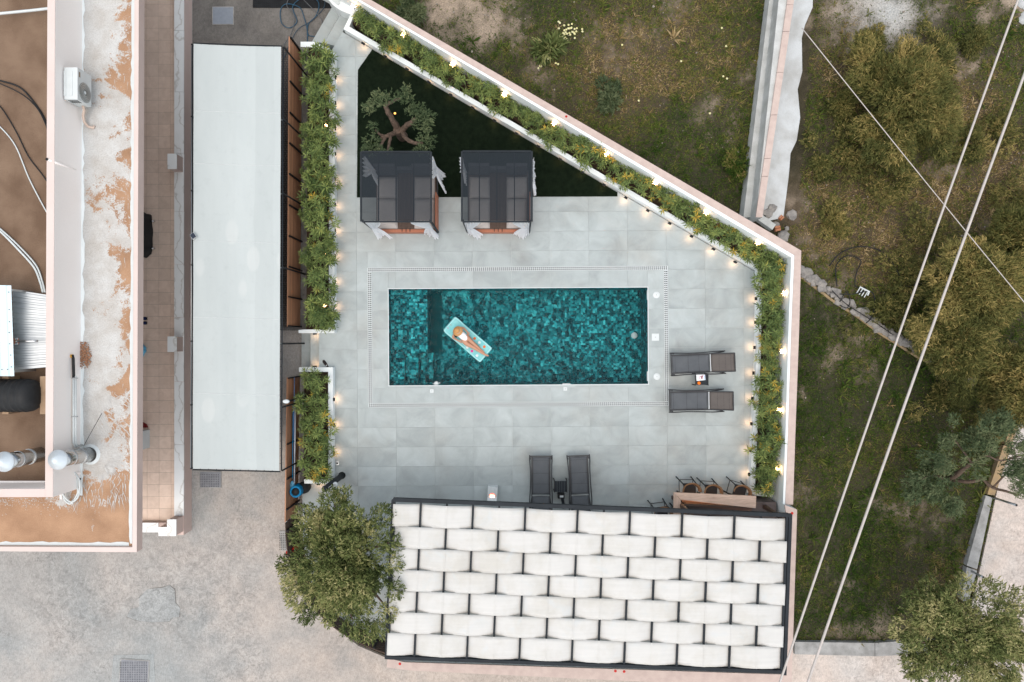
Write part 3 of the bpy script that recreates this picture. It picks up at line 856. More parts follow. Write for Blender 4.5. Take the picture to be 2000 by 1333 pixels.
# ------------------------------------------------------------------ walls, planters
PL_Z, SOIL_Z, WALL_Z = .25, .17, 1.1
def strip(pts_a, pts_b, z): return [p.xy for p in px_poly(pts_a, z)] + [p.xy for p in px_poly(list(reversed(pts_b)), z)]
# fence-side planter
def planter(label, walls, soil_px, ztop=PL_Z):
    t = thing('planter', label, 'planter', P(*walls[0][0], 0))
    inv = -Vector(t.location)
    for w_ in walls:
        mb = MB().prism([(P(x, y, ztop).x + inv.x, P(x, y, ztop).y + inv.y) for x, y in w_], -.55, ztop)
        mb.build('wall', M['white'], t)
    mb = MB().prism([(P(x, y, SOIL_Z).x + inv.x, P(x, y, SOIL_Z).y + inv.y) for x, y in soil_px], -.55, SOIL_Z)
    for i, v in enumerate(mb.v): mb.v[i] = v
    mb.build('soil', M['soil'], t)
    return t
planter('long white planter between wooden fence and deck with oleander row',
        [[(643, 102), (654, 102), (653, 651), (642, 651)], [(596, 644), (641.8, 644), (641.8, 651), (583, 651), (583, 645)], [(587, 82), (612, 82), (645, 96), (643, 104), (607, 92), (587, 92)]],
        [(602, 92), (643, 103), (642, 644), (598, 644)])
planter('short white planter beside the solar shower and blue hose reel',
        [[(641, 727), (650, 718), (650, 945), (641, 937)], [(584, 718), (650, 718), (641, 726.8), (584, 726.8)], [(594, 937), (641, 937), (650, 945), (594, 945)]],
        [(594, 726), (641, 726), (641, 937), (594, 937)])
DV = Vector((807, 469)).normalized(); DN = Vector((-DV.y, DV.x))     # along the diagonal, and into the deck (px)
def off(p, d): return (p[0] + DN.x * d, p[1] + DN.y * d)
A0, A1 = (671, 57), (1480, 527)
R1 = (1464.5, 966)
A0b = off(A0, -10); 
planter('long diagonal white planter dividing lawn and field wall',
        [[A0, A1, (A1[0] + 9, A1[1] - 5), (A0b[0] + 6, A0b[1] + 4)], [A0, (A0b[0] + 6, A0b[1] + 4), (692, 28), (684, 30)]],
        [(688, 46), (1489, 523), (1540, 500), (700, 14)])
planter('white planter behind the sun loungers ending at the bar',
        [[(1480.2, 527), (1489, 522), (1486, 700), (1474, 966), (1464, 966), (1478, 700)], [(1474, 958), (1530, 962), (1530, 974), (1473.6, 968)]],
        [(1488, 523), (1544, 500), (1528, 962), (1475, 958)])

# boundary wall with pink coping: outer / inner top edges in photo units
def boundary(label, outer, inner, z, name='boundary_wall', lipw=4.0, nslab=0):
    t = thing(name, label, 'wall', P(*outer[0], z))
    t.location.z = FIELD
    o0 = Vector((t.location.x, t.location.y))
    pl = [Vector(p) - o0 for p in strip(outer, inner, z)]
    zz = -t.location.z
    MB().prism(pl, -.1, z - .05 + zz).build('wall', M['white'], t)
    # coping slabs, slightly proud outside
    MB().prism(pl, z - .048 + zz, z + zz).build('coping', M['coping'], t)
    ins = [Vector(p) - o0 for p in px_poly_xy(inner, z)]
    return t, zz
def px_poly_xy(pts, z): return [p.xy for p in px_poly(pts, z)]
bw_outer = [(560, -96), (724, 0), (1565, 490), (1561, 640), (1553, 860), (1549, 986)]
bw_inner = [(548, -88), (704, 0), (1552, 499), (1546, 640), (1539, 860), (1534, 986)]
bw, zz = boundary('long boundary wall with pink coping bending round the planted deck', bw_outer, bw_inner, WALL_Z)
# white inner lip of the coping
bo = Vector(bw.location)
lp = MB()
inn = bw_inner
inn2 = [(543, -83), (698, 1), (1546, 503), (1541, 640), (1534.5, 860), (1529.5, 986)]
for i in range(len(inn) - 1):
    poly = [P(*inn[i], WALL_Z), P(*inn[i + 1], WALL_Z), P(*inn2[i + 1], WALL_Z), P(*inn2[i], WALL_Z)]
    lp.prism([(p.x - bo.x, p.y - bo.y) for p in poly], .1, WALL_Z - .02 - FIELD)
lp.build('inner_face', M['white'], bw)
# higher wall round the pergola
pw_outer = [(1536, 985), (1557, 996), (1545, 1318), (1544, 1345), (755, 1305), (757, 1288)]
PWZ = 1.3
t = thing('pergola_wall', 'raised boundary wall with pink coping wrapping round the pergola', 'wall', P(1557, 996, PWZ)); t.location.z = DRIVE
o0 = t.location.copy()
def rel(pts, z): return [(P(x, y, z).x - o0.x, P(x, y, z).y - o0.y) for x, y in pts]
east = [(1533, 987), (1557, 996), (1546, 1345), (1528, 1345), (1536, 1010)]
south = [(757, 1286), (790, 1294), (1528.5, 1318), (1528.2, 1345), (800, 1310), (755, 1304)]
for nm, pl in (('east', east), ('south', south)):
    MB().prism(rel(pl, PWZ), .0, PWZ + .45).build('wall', M['white'], t)
    MB().prism(rel(pl, PWZ), PWZ + .452, PWZ + .5).build('coping', M['coping'], t)
for (px, py) in ((781, 1297), (1202, 1311), (1219, 1312), (1547, 1003)):
    p = P(px, py, PWZ)
    MB().lathe([(.0001, .01), (.035, .006), (.045, -.002)], (p.x - o0.x, p.y - o0.y, PWZ + .5), 8).build('paint_mark', M['red'], t)
# corner piece of stair entrance, white cheek wall
t = thing('stair_cheek_wall', 'low white cheek wall at the head of the field-side steps', 'wall', P(655, 0, PL_Z)); o0 = t.location.copy()
MB().prism(rel([(640, -20), (668, 2), (700, 20), (688, 30), (664, 20), (651, 11), (635, -8)], .3), -.8, .05).build('wall', M['white'], t)
MB().prism(rel([(655, -12), (664, 6), (660, 10), (640, -6)], .34), .05, .09).build('cap', M['whitepaint'], t)

# ------------------------------------------------------------------ stairs
def stairs(label, treads, cheek=None):
    t = thing('steps', label, 'steps', P(*treads[0][0][0], -.4)); o = t.location.copy()
    for pts, z in treads:
        MB().prism([(P(x, y, z).x - o.x, P(x, y, z).y - o.y) for x, y in pts], DRIVE - o.z - .1, z - o.z).build('tread', M['decktile'], t)
    return t
stairs('grey steps climbing from the yard beside the hose coils', [([(650, 11), (668, 21.5), (633, 84), (608, 84)], -.333), ([(668.3, 21.6), (688, 30), (669, 63), (654, 90), (633.3, 84)], -.167)])
stairs('grey steps between the two fence planters lit by warm lamps', [([(589, 651.5), (606, 651.5), (606, 717.5), (589, 717.5)], -.333), ([(606.2, 651.5), (623.3, 651.5), (623.3, 717.5), (606.2, 717.5)], -.167)])

# ------------------------------------------------------------------ lamps
LAMP_BOX = MB().box((0, 0, 0), (.10, .055, .075)).mesh('housing'); LAMP_BOX.materials.append(M['black'])
LAMP_LENS = MB().box((0, 0, -.0395), (.07, .035, .004)).mesh('lens'); LAMP_LENS.materials.append(M['lampglow'])
SPOT = bpy.data.lights.new('downlight', 'SPOT'); SPOT.energy = 1.0; SPOT.color = (1.0, .56, .33); SPOT.spot_size = R(150); SPOT.spot_blend = 1.0; SPOT.shadow_soft_size = .02
def deck_lamp(px, py, nx_, ny_, label, group, zt=.2):
    """nx,ny: outward normal of the wall in photo axes"""
    p = P(px, py, zt)
    rz = math.atan2(-ny_, nx_) + math.pi / 2
    t = thing('deck_lamp', label, 'lamp', (p.x, p.y, zt), rz, group)
    ob('housing', LAMP_BOX, t); ob('lens', LAMP_LENS, t)
    l = bpy.data.objects.new('downlight', SPOT); l.location = (0, -.055, -.02); link(l, t)
    return t
for k in range(10):
    deck_lamp(655 - .15 * k, 152 + 49.7 * k, 1, 0, ORD[k] + ' small black downlight from the steps on the fence-side planter wall', 'lamps on the fence-side planter')
for k, y in enumerate((780.5, 831, 885)):
    deck_lamp(652, y, 1, 0, ORD[k] + ' small black downlight from the sandals on the short planter wall', 'lamps on the short planter')
for k in range(18):
    deck_lamp(710 + 42.76 * k - .8, 84 + 25.1 * k + 1.5, DN.x, DN.y, ORD[k] + ' small black downlight from the steps on the diagonal planter wall', 'lamps on the diagonal planter')
for k, (x, y) in enumerate(((1477, 584), (1476, 630), (1474, 679), (1472, 729), (1470, 779), (1468, 828), (1466, 880), (1463.5, 927))):
    deck_lamp(x - .5, y, -1, 0, ORD[7 - k] + ' small black downlight from the bar on planter wall behind loungers', 'lamps behind the loungers')
deck_lamp(615, 652.5, 0, 1, 'small black lamp lighting the steps from long planter end', None, .05)
deck_lamp(615, 716.5, 0, -1, 'small black lamp lighting the steps from short planter end', None, .05)
deck_lamp(622, 946, 0, 1, 'small black downlight on short planter end beside the hose reel', None)

POINT = bpy.data.lights.new('bulb_light', 'POINT'); POINT.energy = .16; POINT.color = (1.0, .6, .3); POINT.shadow_soft_size = .03
def wall_bulb(px, py, label, group, z=.80, r=.032, energy=True):
    p = P(px, py, z)
    t = thing('garden_light', label, 'lamp', p, 0, group)
    MB().tube([(0, 0, -(z - SOIL_Z)), (0, 0, -.05)], .008, 6).build('stake', M['black'], t)
    MB().lathe([(.035, -.05), (.035, -.04), (.012, -.03), (.012, -.02)], n=10).build('cup', M['black'], t)
    MB().lathe([(.0001, r), (r * .7, r * .7), (r, 0), (r * .7, -r * .7), (.0001, -r)], n=10).build('bulb', M['bulb'] if r > .03 else M['lampglow'], t)
    for k in range(9):
        a_ = k * 2.4; b_ = random.uniform(-.2, .9)
        dv = Vector((math.cos(a_) * math.cos(b_), math.sin(a_) * math.cos(b_), math.sin(b_)))
        MB().tube([dv * r, dv * (r * 2.8)], [.006, .003], 4).build('flare_ray', M['lampglow'], t)  # star flare of the bulb, modelled as thin glowing rays
    l = bpy.data.objects.new('bulb_light', POINT); l.location = (0, 0, r + .06); link(l, t)
for k, (x, y) in enumerate(((693, 8), (791, 64), (887, 121), (988, 180), (1085, 236), (1187, 296), (1283, 353), (1382, 411), (1483, 470))):
    wall_bulb(x + DN.x * 6, y + DN.y * 6, ORD[k] + ' glowing garden light from the steps against the diagonal wall', 'garden lights along the diagonal wall')
for k, (x, y) in enumerate(((1538, 573), (1532.5, 686), (1529, 801), (1523, 916))):
    wall_bulb(x - 6, y, ORD[3 - k] + ' glowing garden light from the bar against wall behind loungers', 'garden lights behind the loungers')
for k, (x, y) in enumerate(((637, 246), (635, 347), (634, 497), (634.5, 598))):
    wall_bulb(x, y, ORD[k] + ' tiny amber garden light from the hose steps inside the fence-side oleanders', 'garden lights in the fence planter', .45, .02)

# ------------------------------------------------------------------ house roof and veranda
house = thing('house', 'pale pink house with flaking white flat roof and raised parapet', 'house', P(267, 1079, 3.3)); house.location.z = DRIVE
ho = house.location.copy()
def hrel(pts, z): return [(P(x, y, z).x - ho.x, P(x, y, z).y - ho.y) for x, y in pts]
hz = lambda z: z - ho.z
# slab with fascia
MB().prism(hrel([(272.5, -400), (267, 1079), (-500, 1074), (-500, -400)], 3.3), hz(3.03), hz(3.19)).build('roof_slab', M['pink'], house)
MB().prism(hrel([(262, -400), (257, 1068), (-500, 1064), (-500, -400)], 3.2), hz(3.0), hz(3.2)).build('roof_surface', M['roof'], house)
MB().prism(hrel([(264, -400), (272.5, -400), (267, 1079), (-500, 1074), (-500, 1066), (258.5, 1069.5)], 3.3), hz(3.03) + .001, hz(3.3)).build('roof_curb', M['pinkcope'], house)
MB().prism(hrel([(268.6, -400), (272.6, -400), (267.1, 1079.1), (263.5, 1076)], 3.3), hz(3.028), hz(3.296)).build('fascia', M['pink'], house)
# white painted upstand strip inside the curb
wst = MB()
def wob(x, y): return x + random.uniform(-1.2, 1.2)
ptsA = [(261.3 - .0042 * y, y) for y in range(-100, 1066, 14)]
poly = [(x - random.uniform(2.5, 5.5), y) for x, y in ptsA] + [(x + 1.5, y) for x, y in reversed(ptsA)]
MB().prism(hrel(poly, 3.2), hz(3.19), hz(3.206)).build('paint_strip', M['whitepaint'], house)
ptsB = [(x, 1063.5 + .006 * x) for x in range(-60, 256, 12)]
poly = [(x, y - random.uniform(3.5, 6.5)) for x, y in ptsB] + [(x, y + 1.5) for x, y in reversed(ptsB)]
MB().prism(hrel(poly, 3.2), hz(3.19), hz(3.207)).build('paint_strip', M['whitepaint'], house)
ptsC = [(157.5 - .001 * y, y) for y in range(-100, 975, 12)]
poly = [(x - 2, y) for x, y in ptsC] + [(x + random.uniform(4, 9), y) for x, y in reversed(ptsC)]
MB().prism(hrel(poly, 3.2), hz(3.19), hz(3.208)).build('paint_strip', M['white'], house)
rs = random.Random(9)
st = MB(); zt_ = 3.2042
def stroke(x, y, ang, ln, w0):
    n_ = 6; L_ = []; R_ = []
    bend = rs.uniform(-.25, .25)
    for k in range(n_ + 1):
        f_ = k / n_; a_ = ang + bend * f_
        cx_, cy_ = x + math.cos(a_) * ln * f_, y + math.sin(a_) * ln * f_
        hw_ = w0 * (1 - f_ ** 1.5) * rs.uniform(.35, 1.0) + .05
        L_.append((cx_ - math.sin(a_) * hw_, cy_ + math.cos(a_) * hw_)); R_.append((cx_ + math.sin(a_) * hw_, cy_ - math.cos(a_) * hw_))
    pl_ = hrel(L_, 3.2); pr_ = hrel(R_, 3.2)
    z_ = hz(zt_ + rs.uniform(0, .002))
    st.add([(p[0], p[1], z_) for p in pl_] + [(p[0], p[1], z_) for p in pr_], [(k, k + 1, n_ + 2 + k, n_ + 1 + k) for k in range(n_)])
for k in range(90):                       # fan sweeping out from the chimney base
    a_ = rs.uniform(-.95, 1.0); r0_ = rs.uniform(22, 34)
    stroke(190 + math.cos(a_) * r0_, 892 + math.sin(a_) * r0_, a_ + rs.uniform(-.15, .15), rs.uniform(8, 34) * (1 if a_ < .6 else .8), rs.uniform(.4, 1.3))
for k in range(150):                      # downward strokes below the parapet corner
    x_ = rs.uniform(112, 250); y_ = rs.uniform(930, 985) - (x_ - 112) * .05
    stroke(x_, y_, 1.57 + rs.uniform(-.5, .5), rs.uniform(6, 26), rs.uniform(.3, 1.1))
for k in range(110):
    stroke(rs.uniform(165, 250), rs.uniform(770, 850), rs.uniform(.5, 1.2), rs.uniform(8, 38), rs.uniform(.3, 1.2))
for k in range(260):                      # speckle along the south side of the parapet
    x_ = rs.uniform(-5, 150); stroke(x_, 973 + abs(rs.gauss(0, 11)), rs.uniform(0, 6.28), rs.uniform(1, 4), rs.uniform(.3, .9))
for k in range(120):
    stroke(rs.uniform(165, 255), rs.uniform(20, 760), 1.57 + rs.uniform(-.3, .3), rs.uniform(4, 18), rs.uniform(.2, .7))
tag(st.build('paint_streaks', M['oldpaint'], house), kind='stuff')
# raised parapet
PZ = 4.26
MB().prism(hrel([(95, -400), (110, -400), (104, 971.5), (88.5, 971.5)], PZ), hz(3.1), hz(PZ)).build('parapet', M['pinklight'], house)
MB().prism(hrel([(88.3, 955), (88.3, 971.4), (-500, 972), (-500, 955.5)], PZ), hz(3.1), hz(PZ) - .001).build('parapet', M['pinklight'], house)
MB().prism(hrel([(95.2, -400), (109.8, -400), (103.8, 971.3), (88.7, 971.3)], PZ), hz(PZ) + .0005, hz(PZ) + .012).build('parapet_cap', M['pinkcope'], house)
MB().prism(hrel([(88.5, 955.2), (88.5, 971.2), (-500, 971.8), (-500, 955.7)], PZ), hz(PZ), hz(PZ) + .0115).build('parapet_cap', M['pinkcope'], house)
MB().prism(hrel([(97, -400), (92, 960), (-500, 960), (-500, -400)], 3.5), hz(3.2), hz(3.5)).build('upper_roof', M['innerroof'], house)
MB().prism(hrel([(-500, 939.5), (89, 939.5), (89, 944), (-500, 944)], 3.5), hz(3.49), hz(3.512)).build('paint_strip', M['pinklight'], house)
# house wall below the overhang
MB().prism([(p[0] - 2.6, p[1] + (.0 if i in (0, 3) else .5)) for i, p in enumerate(hrel([(272.5, -400), (267, 1079), (-500, 1074), (-500, -400)], 3.3))], 0, hz(3.03)).build('wall', M['pink'], house)

# veranda
TZ, TWZ, TPZ = -.1, .07, .5
ver = thing('veranda', 'low pink veranda wall with veined marble coping and square piers', 'wall', P(375, 1027, DRIVE)); vo = ver.location.copy()
def vrel(pts, z): return [(P(x, y, z).x - vo.x, P(x, y, z).y - vo.y) for x, y in pts]
vz = lambda z: z - vo.z
MB().prism(vrel([(341, -300), (358.5, -300), (357.5, 1046), (341, 1046)], TWZ), 0, vz(TWZ) - .04).build('wall', M['pink'], ver)
MB().prism(vrel([(200, 1022), (340.5, 1022), (340.5, 1040), (200, 1040)], TWZ), 0, vz(TWZ) - .04).build('wall', M['pink'], ver)
ys_ = [-180, -60, 60, 180, 300.5, 413, 516.5, 620, 746, 869, 1008]
for i in range(len(ys_) - 1):
    MB().prism(vrel([(340.2, ys_[i] + .3), (359, ys_[i] + .3), (358.6, ys_[i + 1] - .3), (340.2, ys_[i + 1] - .3)], TWZ), vz(TWZ) - .038, vz(TWZ)).build('marble_slab', M['marble'], ver)
MB().prism(vrel([(270, 1021.6), (309, 1021.6), (309, 1040.4), (270, 1040.4)], TWZ), vz(TWZ) - .038, vz(TWZ)).build('marble_slab', M['marble'], ver)
for (x0_, y0_, x1_, y1_) in ((327, 300.5, 345, 330.5), (327, 657.5, 345, 688), (326, 1015, 344, 1047.5), (309, 1030, 325.8, 1047.5)):
    c = [(x0_, y0_), (x1_, y0_), (x1_, y1_), (x0_, y1_)]
    ci = [(x0_ + .8, y0_ + .8), (x1_ - .8, y0_ + .8), (x1_ - .8, y1_ - .8), (x0_ + .8, y1_ - .8)]
    MB().prism(vrel(ci, TPZ), 0, vz(TPZ) - .03).build('pier', M['pink'], ver)
    MB().prism(vrel(c, TPZ), vz(TPZ) - .029, vz(TPZ)).build('marble_cap', M['marble'], ver)
flo = MB().prism([p.xy for p in px_poly([(150, -300), (341, -300), (341, 1022), (150, 1022)], TZ)], DRIVE, TZ - .006).build('veranda_floor', M['timber']); tag(flo, kind='structure')
flo.data.materials[0] = mat('brown_grout', (.30, .235, .18), rough=.9)
ts = 23.45
tk = ts * (CAM_H - TZ) / FPX
tmesh = MB().box((0, 0, -.008), (tk - .006, tk - .006, .016)).mesh('tile'); tmesh.materials.append(M['terrtile'])
for i in range(4):
    for j in range(-1, 44):
        p = P(270 + .2 + ts * i - .002 * j * ts + 5.5, 1017 - ts * (j + .5), TZ)
        ob('tile', tmesh, flo, (p.x, p.y, TZ - .001 * random.random()))

# veranda things
def rot_box(s_, M_=None): pass
t = thing('covered_barbecue', 'black fabric covered barbecue on wheels standing on the veranda tiles', 'barbecue', P(280, 460, TZ)); 
k_ = (CAM_H - TZ) / FPX
def bbq(a, b):
    prof = [(.52, 0), (.50, .25), (.46, .62), (.40, .88), (.25, 1.0), (.0, 1.03)]
    th = a * 2 * math.pi; i = b * (len(prof) - 1); i0 = min(int(i), len(prof) - 2); f_ = i - i0
    r_ = prof[i0][0] * (1 - f_) + prof[i0 + 1][0] * f_; z_ = prof[i0][1] * (1 - f_) + prof[i0 + 1][1] * f_
    sq = 1 / max(abs(math.cos(th)), abs(math.sin(th))) ** .55
    wv = 1 + .03 * math.sin(th * 9 + b * 4)
    return (r_ * .72 * sq * math.cos(th) * wv * .8, r_ * 1.35 * sq * math.sin(th) * wv, z_)
MB().grid(bbq, 48, 12).build('cover', M['rubber'], t)
mb = MB()
for i_, (yy, hh) in enumerate(((.16, .045), (.10, .03), (.05, .05), (0, .03), (-.06, .045), (-.11, .03), (-.17, .04))):
    mb.box((.305 + .004 * math.sin(i_), yy, .70), (.006, .035, hh + .05))
mb.build('lettering', M['whitepaint'], t)
for sy in (-.42, .42):
    MB().lathe([(.0001, -.02), (.07, -.02), (.08, 0), (.07, .02), (.0001, .02)], (.33, sy, .08), 16, Matrix.Rotation(R(90), 3, 'X')).build('wheel', M['chrome'], t)
p = P(281, 627, TZ)
for dy in (-.07, .07):
    t = thing('slipper', 'dark blue slipper on the veranda tiles under the eave', 'slipper', (p.x, p.y + dy, TZ), 0, 'pair of slippers')
    MB().grid(lambda a, b: ((a - .5) * .24, (b - .5) * .09 * (1 - .5 * (a - .6) ** 2 * 3) , .028 * (1 - (2 * b - 1) ** 4)), 8, 6).build('sole', M['rubber'], t)
    MB().grid(lambda a, b: (.01 + a * .09, (b - .5) * .10, .03 + .035 * math.sin(math.pi * b)), 4, 8).build('strap', mat('navy_strap', (.02, .03, .09)), t)
t = thing('blue_bag', 'light blue plastic bag lying on the veranda tiles', 'bag', P(281, 684, TZ))
MB().grid(lambda a, b: (.11 * math.sin(math.pi * b) * math.cos(6.283 * a) * (1 + .2 * math.sin(9 * a * 3)), .2 * math.sin(math.pi * b) * math.sin(6.283 * a) * (1 + .15 * math.cos(25 * a)), .1 - .1 * math.cos(math.pi * b)), 24, 10).build('sack', mat('pale_blue_film', (.12, .42, .62), rough=.4), t)
t = thing('white_cabinet', 'white box cabinet on the veranda half under the eave', 'cabinet', P(283, 857, TZ))
MB().box((0, 0, .3), (.30, .56, .6)).build('body', M['whitepaint'], t)
MB().box((0, 0, .61), (.32, .58, .02)).build('lid', M['whitepaint'], t)
t = thing('dustpan', 'dark red dustpan beside the white cabinet on the veranda', 'dustpan', P(281, 829, TZ))
MB().prism([(-.12, -.1), (.14, -.1), (.1, .0), (-.12, .12)], 0, .05).build('pan', mat('dark_red', (.2, .02, .02)), t)
MB().tube([(-.1, 0, .05), (-.1, 0, .5)], .012, 6).build('handle', M['black'], t)

# ------------------------------------------------------------------ roof things
t = thing('air_conditioner', 'white air conditioner outdoor unit hung on the roof parapet wall', 'air conditioner', P(150, 170, 3.75)); t.location.z = ROOF
# faces +x; wall on the -x side
MB().box((0, 0, .50), (.33, .80, .56)).build('casing', M['whitepaint'], t)
for yy in (-.1, .1):
    MB().box((-.07 + yy * .8, 0, .783), (.055, .62, .012)).build('lid_rib', M['whitepaint'], t)
rotY = Matrix.Rotation(R(90), 3, 'Y')
MB().lathe([(.0001, .012), (.06, .012), (.06, .006), (.215, .006), (.235, .012), (.245, 0)], (.167, -.13, .49), 28, rotY).build('fan_grille', mat('grey_grille', (.30, .32, .31), rough=.5), t)
for r_ in (.09, .13, .17, .21):
    MB().lathe([(r_, .012), (r_ + .008, .016), (r_ + .016, .012)], (.167, -.13, .49), 28, rotY).build('grille_ring', M['galv'], t)
MB().lathe([(.0001, .02), (.035, .02), (.04, .01)], (.167, -.13, .49), 14, rotY).build('hub', M['whitepaint'], t)
mb = MB()
for k in range(7): mb.box((.168, .30 - .018 * k, .70), (.006, .012, .03 if k % 2 else .045))
mb.build('lettering', mat('bronze_print', (.2, .12, .05)), t)
for k in range(5): MB().box((-.1 + .05 * k, -.402, .62), (.025, .006, .2)).build('vent_slot', M['black'], t)
MB().tube([(-.17 - .04 * math.sin(a_), .35 - .25 * a_ / 3, .62) for a_ in np.linspace(0, 3.1, 8)], .02, 6).build('pipe', M['whitepaint'], t)
for yy in (-.3, .3): MB().bar((-.35, yy, .2), (.16, yy, .2), .04).build('bracket', M['galv'], t)
hose = [(0, -.38, .3), (.02, -.5, .28), (-.06, -.62, .2), (-.08, -.75, .12), (-.02, -.85, .05), (.1, -.88, .03), (.12, -.82, .02)]
MB().tube(hose, .035, 8).build('drain_hose', mat('beige_hose', (.6, .48, .4), rough=.6), t)

def smooth(pts, n=8):
    pts = [Vector(p) for p in pts]; out = []
    for i in range(len(pts) - 1):
        p0 = pts[max(i - 1, 0)]; p1 = pts[i]; p2 = pts[i + 1]; p3 = pts[min(i + 2, len(pts) - 1)]
        for k in range(n):
            s_ = k / n
            out.append(.5 * ((2 * p1) + (p2 - p0) * s_ + (2 * p0 - 5 * p1 + 4 * p2 - p3) * s_ ** 2 + (3 * p1 - p0 - 3 * p2 + p3) * s_ ** 3))
    out.append(pts[-1]); return out
def cable(name, label, cat, pts, z, r, m, group=None, dz=0.0):
    w = [P(x, y, z) for x, y in pts]
    o = thing(name, label, cat, w[0], 0, group)
    pts_ = smooth([p - w[0] + Vector((0, 0, dz * (i % 2))) for i, p in enumerate(w)])
    MB().tube(pts_, r, 6).build('run', m, o)
    return o
IZ = 3.53
wp = M['whitepaint']
cable('cable', 'thick black cable curving over the brown upper roof', 'cable', [(-40, 150), (0, 158), (40, 172), (70, 205), (88, 235), (95, 265)], IZ, .022, M['rubber'])
cable('cable', 'second black cable bunched beside the thick one on upper roof', 'cable', [(-40, 152), (0, 164), (45, 186), (75, 215), (92, 250)], IZ + .03, .015, M['rubber'])
cable('cable', 'long thin black cable crossing the brown upper roof diagonally', 'cable', [(-30, 185), (0, 208), (30, 255), (55, 305), (80, 338), (94, 358)], IZ, .014, M['rubber'])
cable('pipe', 'thin white pipe curving across the brown upper roof', 'pipe', [(-30, 225), (0, 248), (30, 285), (55, 345), (75, 385), (93, 418)], IZ, .016, wp)
cable('pipe', 'twin white pipe bending toward the metal solar panel', 'pipe', [(-30, 430), (0, 452), (35, 487), (66, 522), (78, 550), (84, 572)], IZ + .02, .026, wp)
cable('pipe', 'second white pipe strapped to the twin pipe on upper roof', 'pipe', [(-30, 425), (0, 447), (37, 481), (70, 518), (82, 548), (88, 572)], IZ + .02, .02, wp)
cable('pipe', 'straight white drain pipe by the roof corner above bare screed', 'pipe', [(-40, 31), (0, 27), (60, 21), (95, 17)], 3.75, .035, wp)
# pipe over parapet
t = thing('overflow_pipe', 'pale pipe sloping down the roof parapet into white paint', 'pipe', P(93, 312, PZ)); 
a_ = P(93, 312, PZ + .04); b_ = P(157, 336, ROOF + .04)
MB().tube([a_ - a_, P(109, 318, PZ + .03) - a_, b_ - a_], .03, 8).build('run', M['pinklight'], t)
MB().lathe([(.0001, .004), (.034, .004), (.034, -.01)], (0, 0, .03), 12).build('open_end', M['black'], t)
t = thing('overflow_pipe', 'short capped pipe stub by the upper roof end', 'pipe', P(153, 8, ROOF))
MB().lathe([(.05, 0), (.04, .12), (.0001, .13)], n=12).build('stub', M['pinklight'], t)
MB().lathe([(.0001, .02), (.022, .02), (.022, 0)], (.06, -.05, .02), 10).build('cap', M['black'], t)
# conduit on the parapet
t = thing('conduit', 'white twin conduit with black sleeve running along the parapet wall', 'pipe', P(148, 700, ROOF))
c0 = P(148, 700, ROOF)
def rr(px, py, z): return P(px, py, z) - c0
for dx, r_ in ((0, .03), (4.2, .022)):
    MB().tube([rr(144 + dx, 735, 3.62), rr(144 + dx, 865, 3.62), rr(147 + dx, 873, 3.55), rr(160, 870, 3.25)], r_, 8).build('tube', wp, t)
MB().tube([rr(141, 694, 3.62), rr(143, 700, 3.62), rr(144, 738, 3.62)], .036, 8).build('sleeve', M['rubber'], t)
MB().tube([rr(140, 693, 3.62), rr(141, 699, 3.62)], .04, 8).build('yellow_collar', mat('yellow_band', (.5, .26, .02)), t)
for y_ in (739, 814): MB().bar(rr(141, y_, 3.62), rr(151, y_, 3.62), .025, .07).build('clip', M['galv'], t)
# coiled cable
t = thing('cable_coil', 'white cable coil hung over the parapet corner', 'cable', P(140, 950, ROOF)); c0 = t.location.copy()
pts = []
for k in range(64):
    a_ = k * .31 + 1.2; f_ = k / 63
    pts.append(rr(137 + (17 + 3 * math.sin(k * .7)) * math.cos(a_), 950 + (32 + 3 * math.cos(k * .5)) * math.sin(a_), 3.32 + .06 * math.sin(a_ * .5) + .0015 * k))
MB().tube(pts, .022, 6).build('coil', wp, t)
MB().tube([rr(157, 925, 3.3), rr(140, 922, 3.45), rr(122, 935, 3.5), rr(117, 955, 3.5), rr(120, 975, 3.4)], .03, 6).build('lead', M['pinklight'], t)
MB().lathe([(.0001, .03), (.03, .02), (.03, 0)], rr(156, 936, 3.22), 8).build('grommet', M['black'], t)

def chimney(px_b, py_b, zb, px_t, py_t, label, zt, collar=True):
    b_ = P(px_b, py_b, zb); tp = P(px_t, py_t, zt)
    t = thing('chimney', label, 'chimney', b_)
    h = zt - zb
    lean = (tp - b_); lean.z = 0
    MB().tube([(0, 0, -.02), lean * .5 + Vector((0, 0, h * .5)), lean + Vector((0, 0, h - .15))], .19, 24).build('flue', M['chrome'], t)
    for f_ in (.33, .66):
        MB().tube([lean * f_ + Vector((0, 0, (h - .15) * f_ - .02)), lean * f_ + Vector((0, 0, (h - .15) * f_ + .02))], .198, 24).build('band', M['galv'], t)
    MB().lathe([(.0001, .16), (.07, .15), (.10, .10), (.24, .02), (.245, 0), (.24, -.03)], lean + Vector((0, 0, h - .12)), 28).build('cowl', M['cowl'], t)
    for k in range(3):
        a_ = k * 2.1
        MB().bar(lean + Vector((.17 * math.cos(a_), .17 * math.sin(a_), h - .3)), lean + Vector((.17 * math.cos(a_), .17 * math.sin(a_), h - .1)), .02).build('strut', M['galv'], t)
    if collar: MB().lathe([(.20, .05), (.25, .02), (.27, .0)], n=28).build('collar', M['whitepaint'], t)
    return t
chimney(176, 888, ROOF, 107, 900, 'steel chimney flue rising from a white painted collar', 4.55)
chimney(78, 888, 3.5, 1, 904, 'steel chimney flue rising from the brown upper roof', 4.85, False)
t = thing('guy_wire', 'thin wire stay tied between chimney and painted roof', 'wire', P(199, 808, ROOF)); a0_ = t.location.copy()
MB().tube([(0, 0, .01), P(163, 872, 3.9) - a0_], .006, 5).build('strand', M['black'], t)
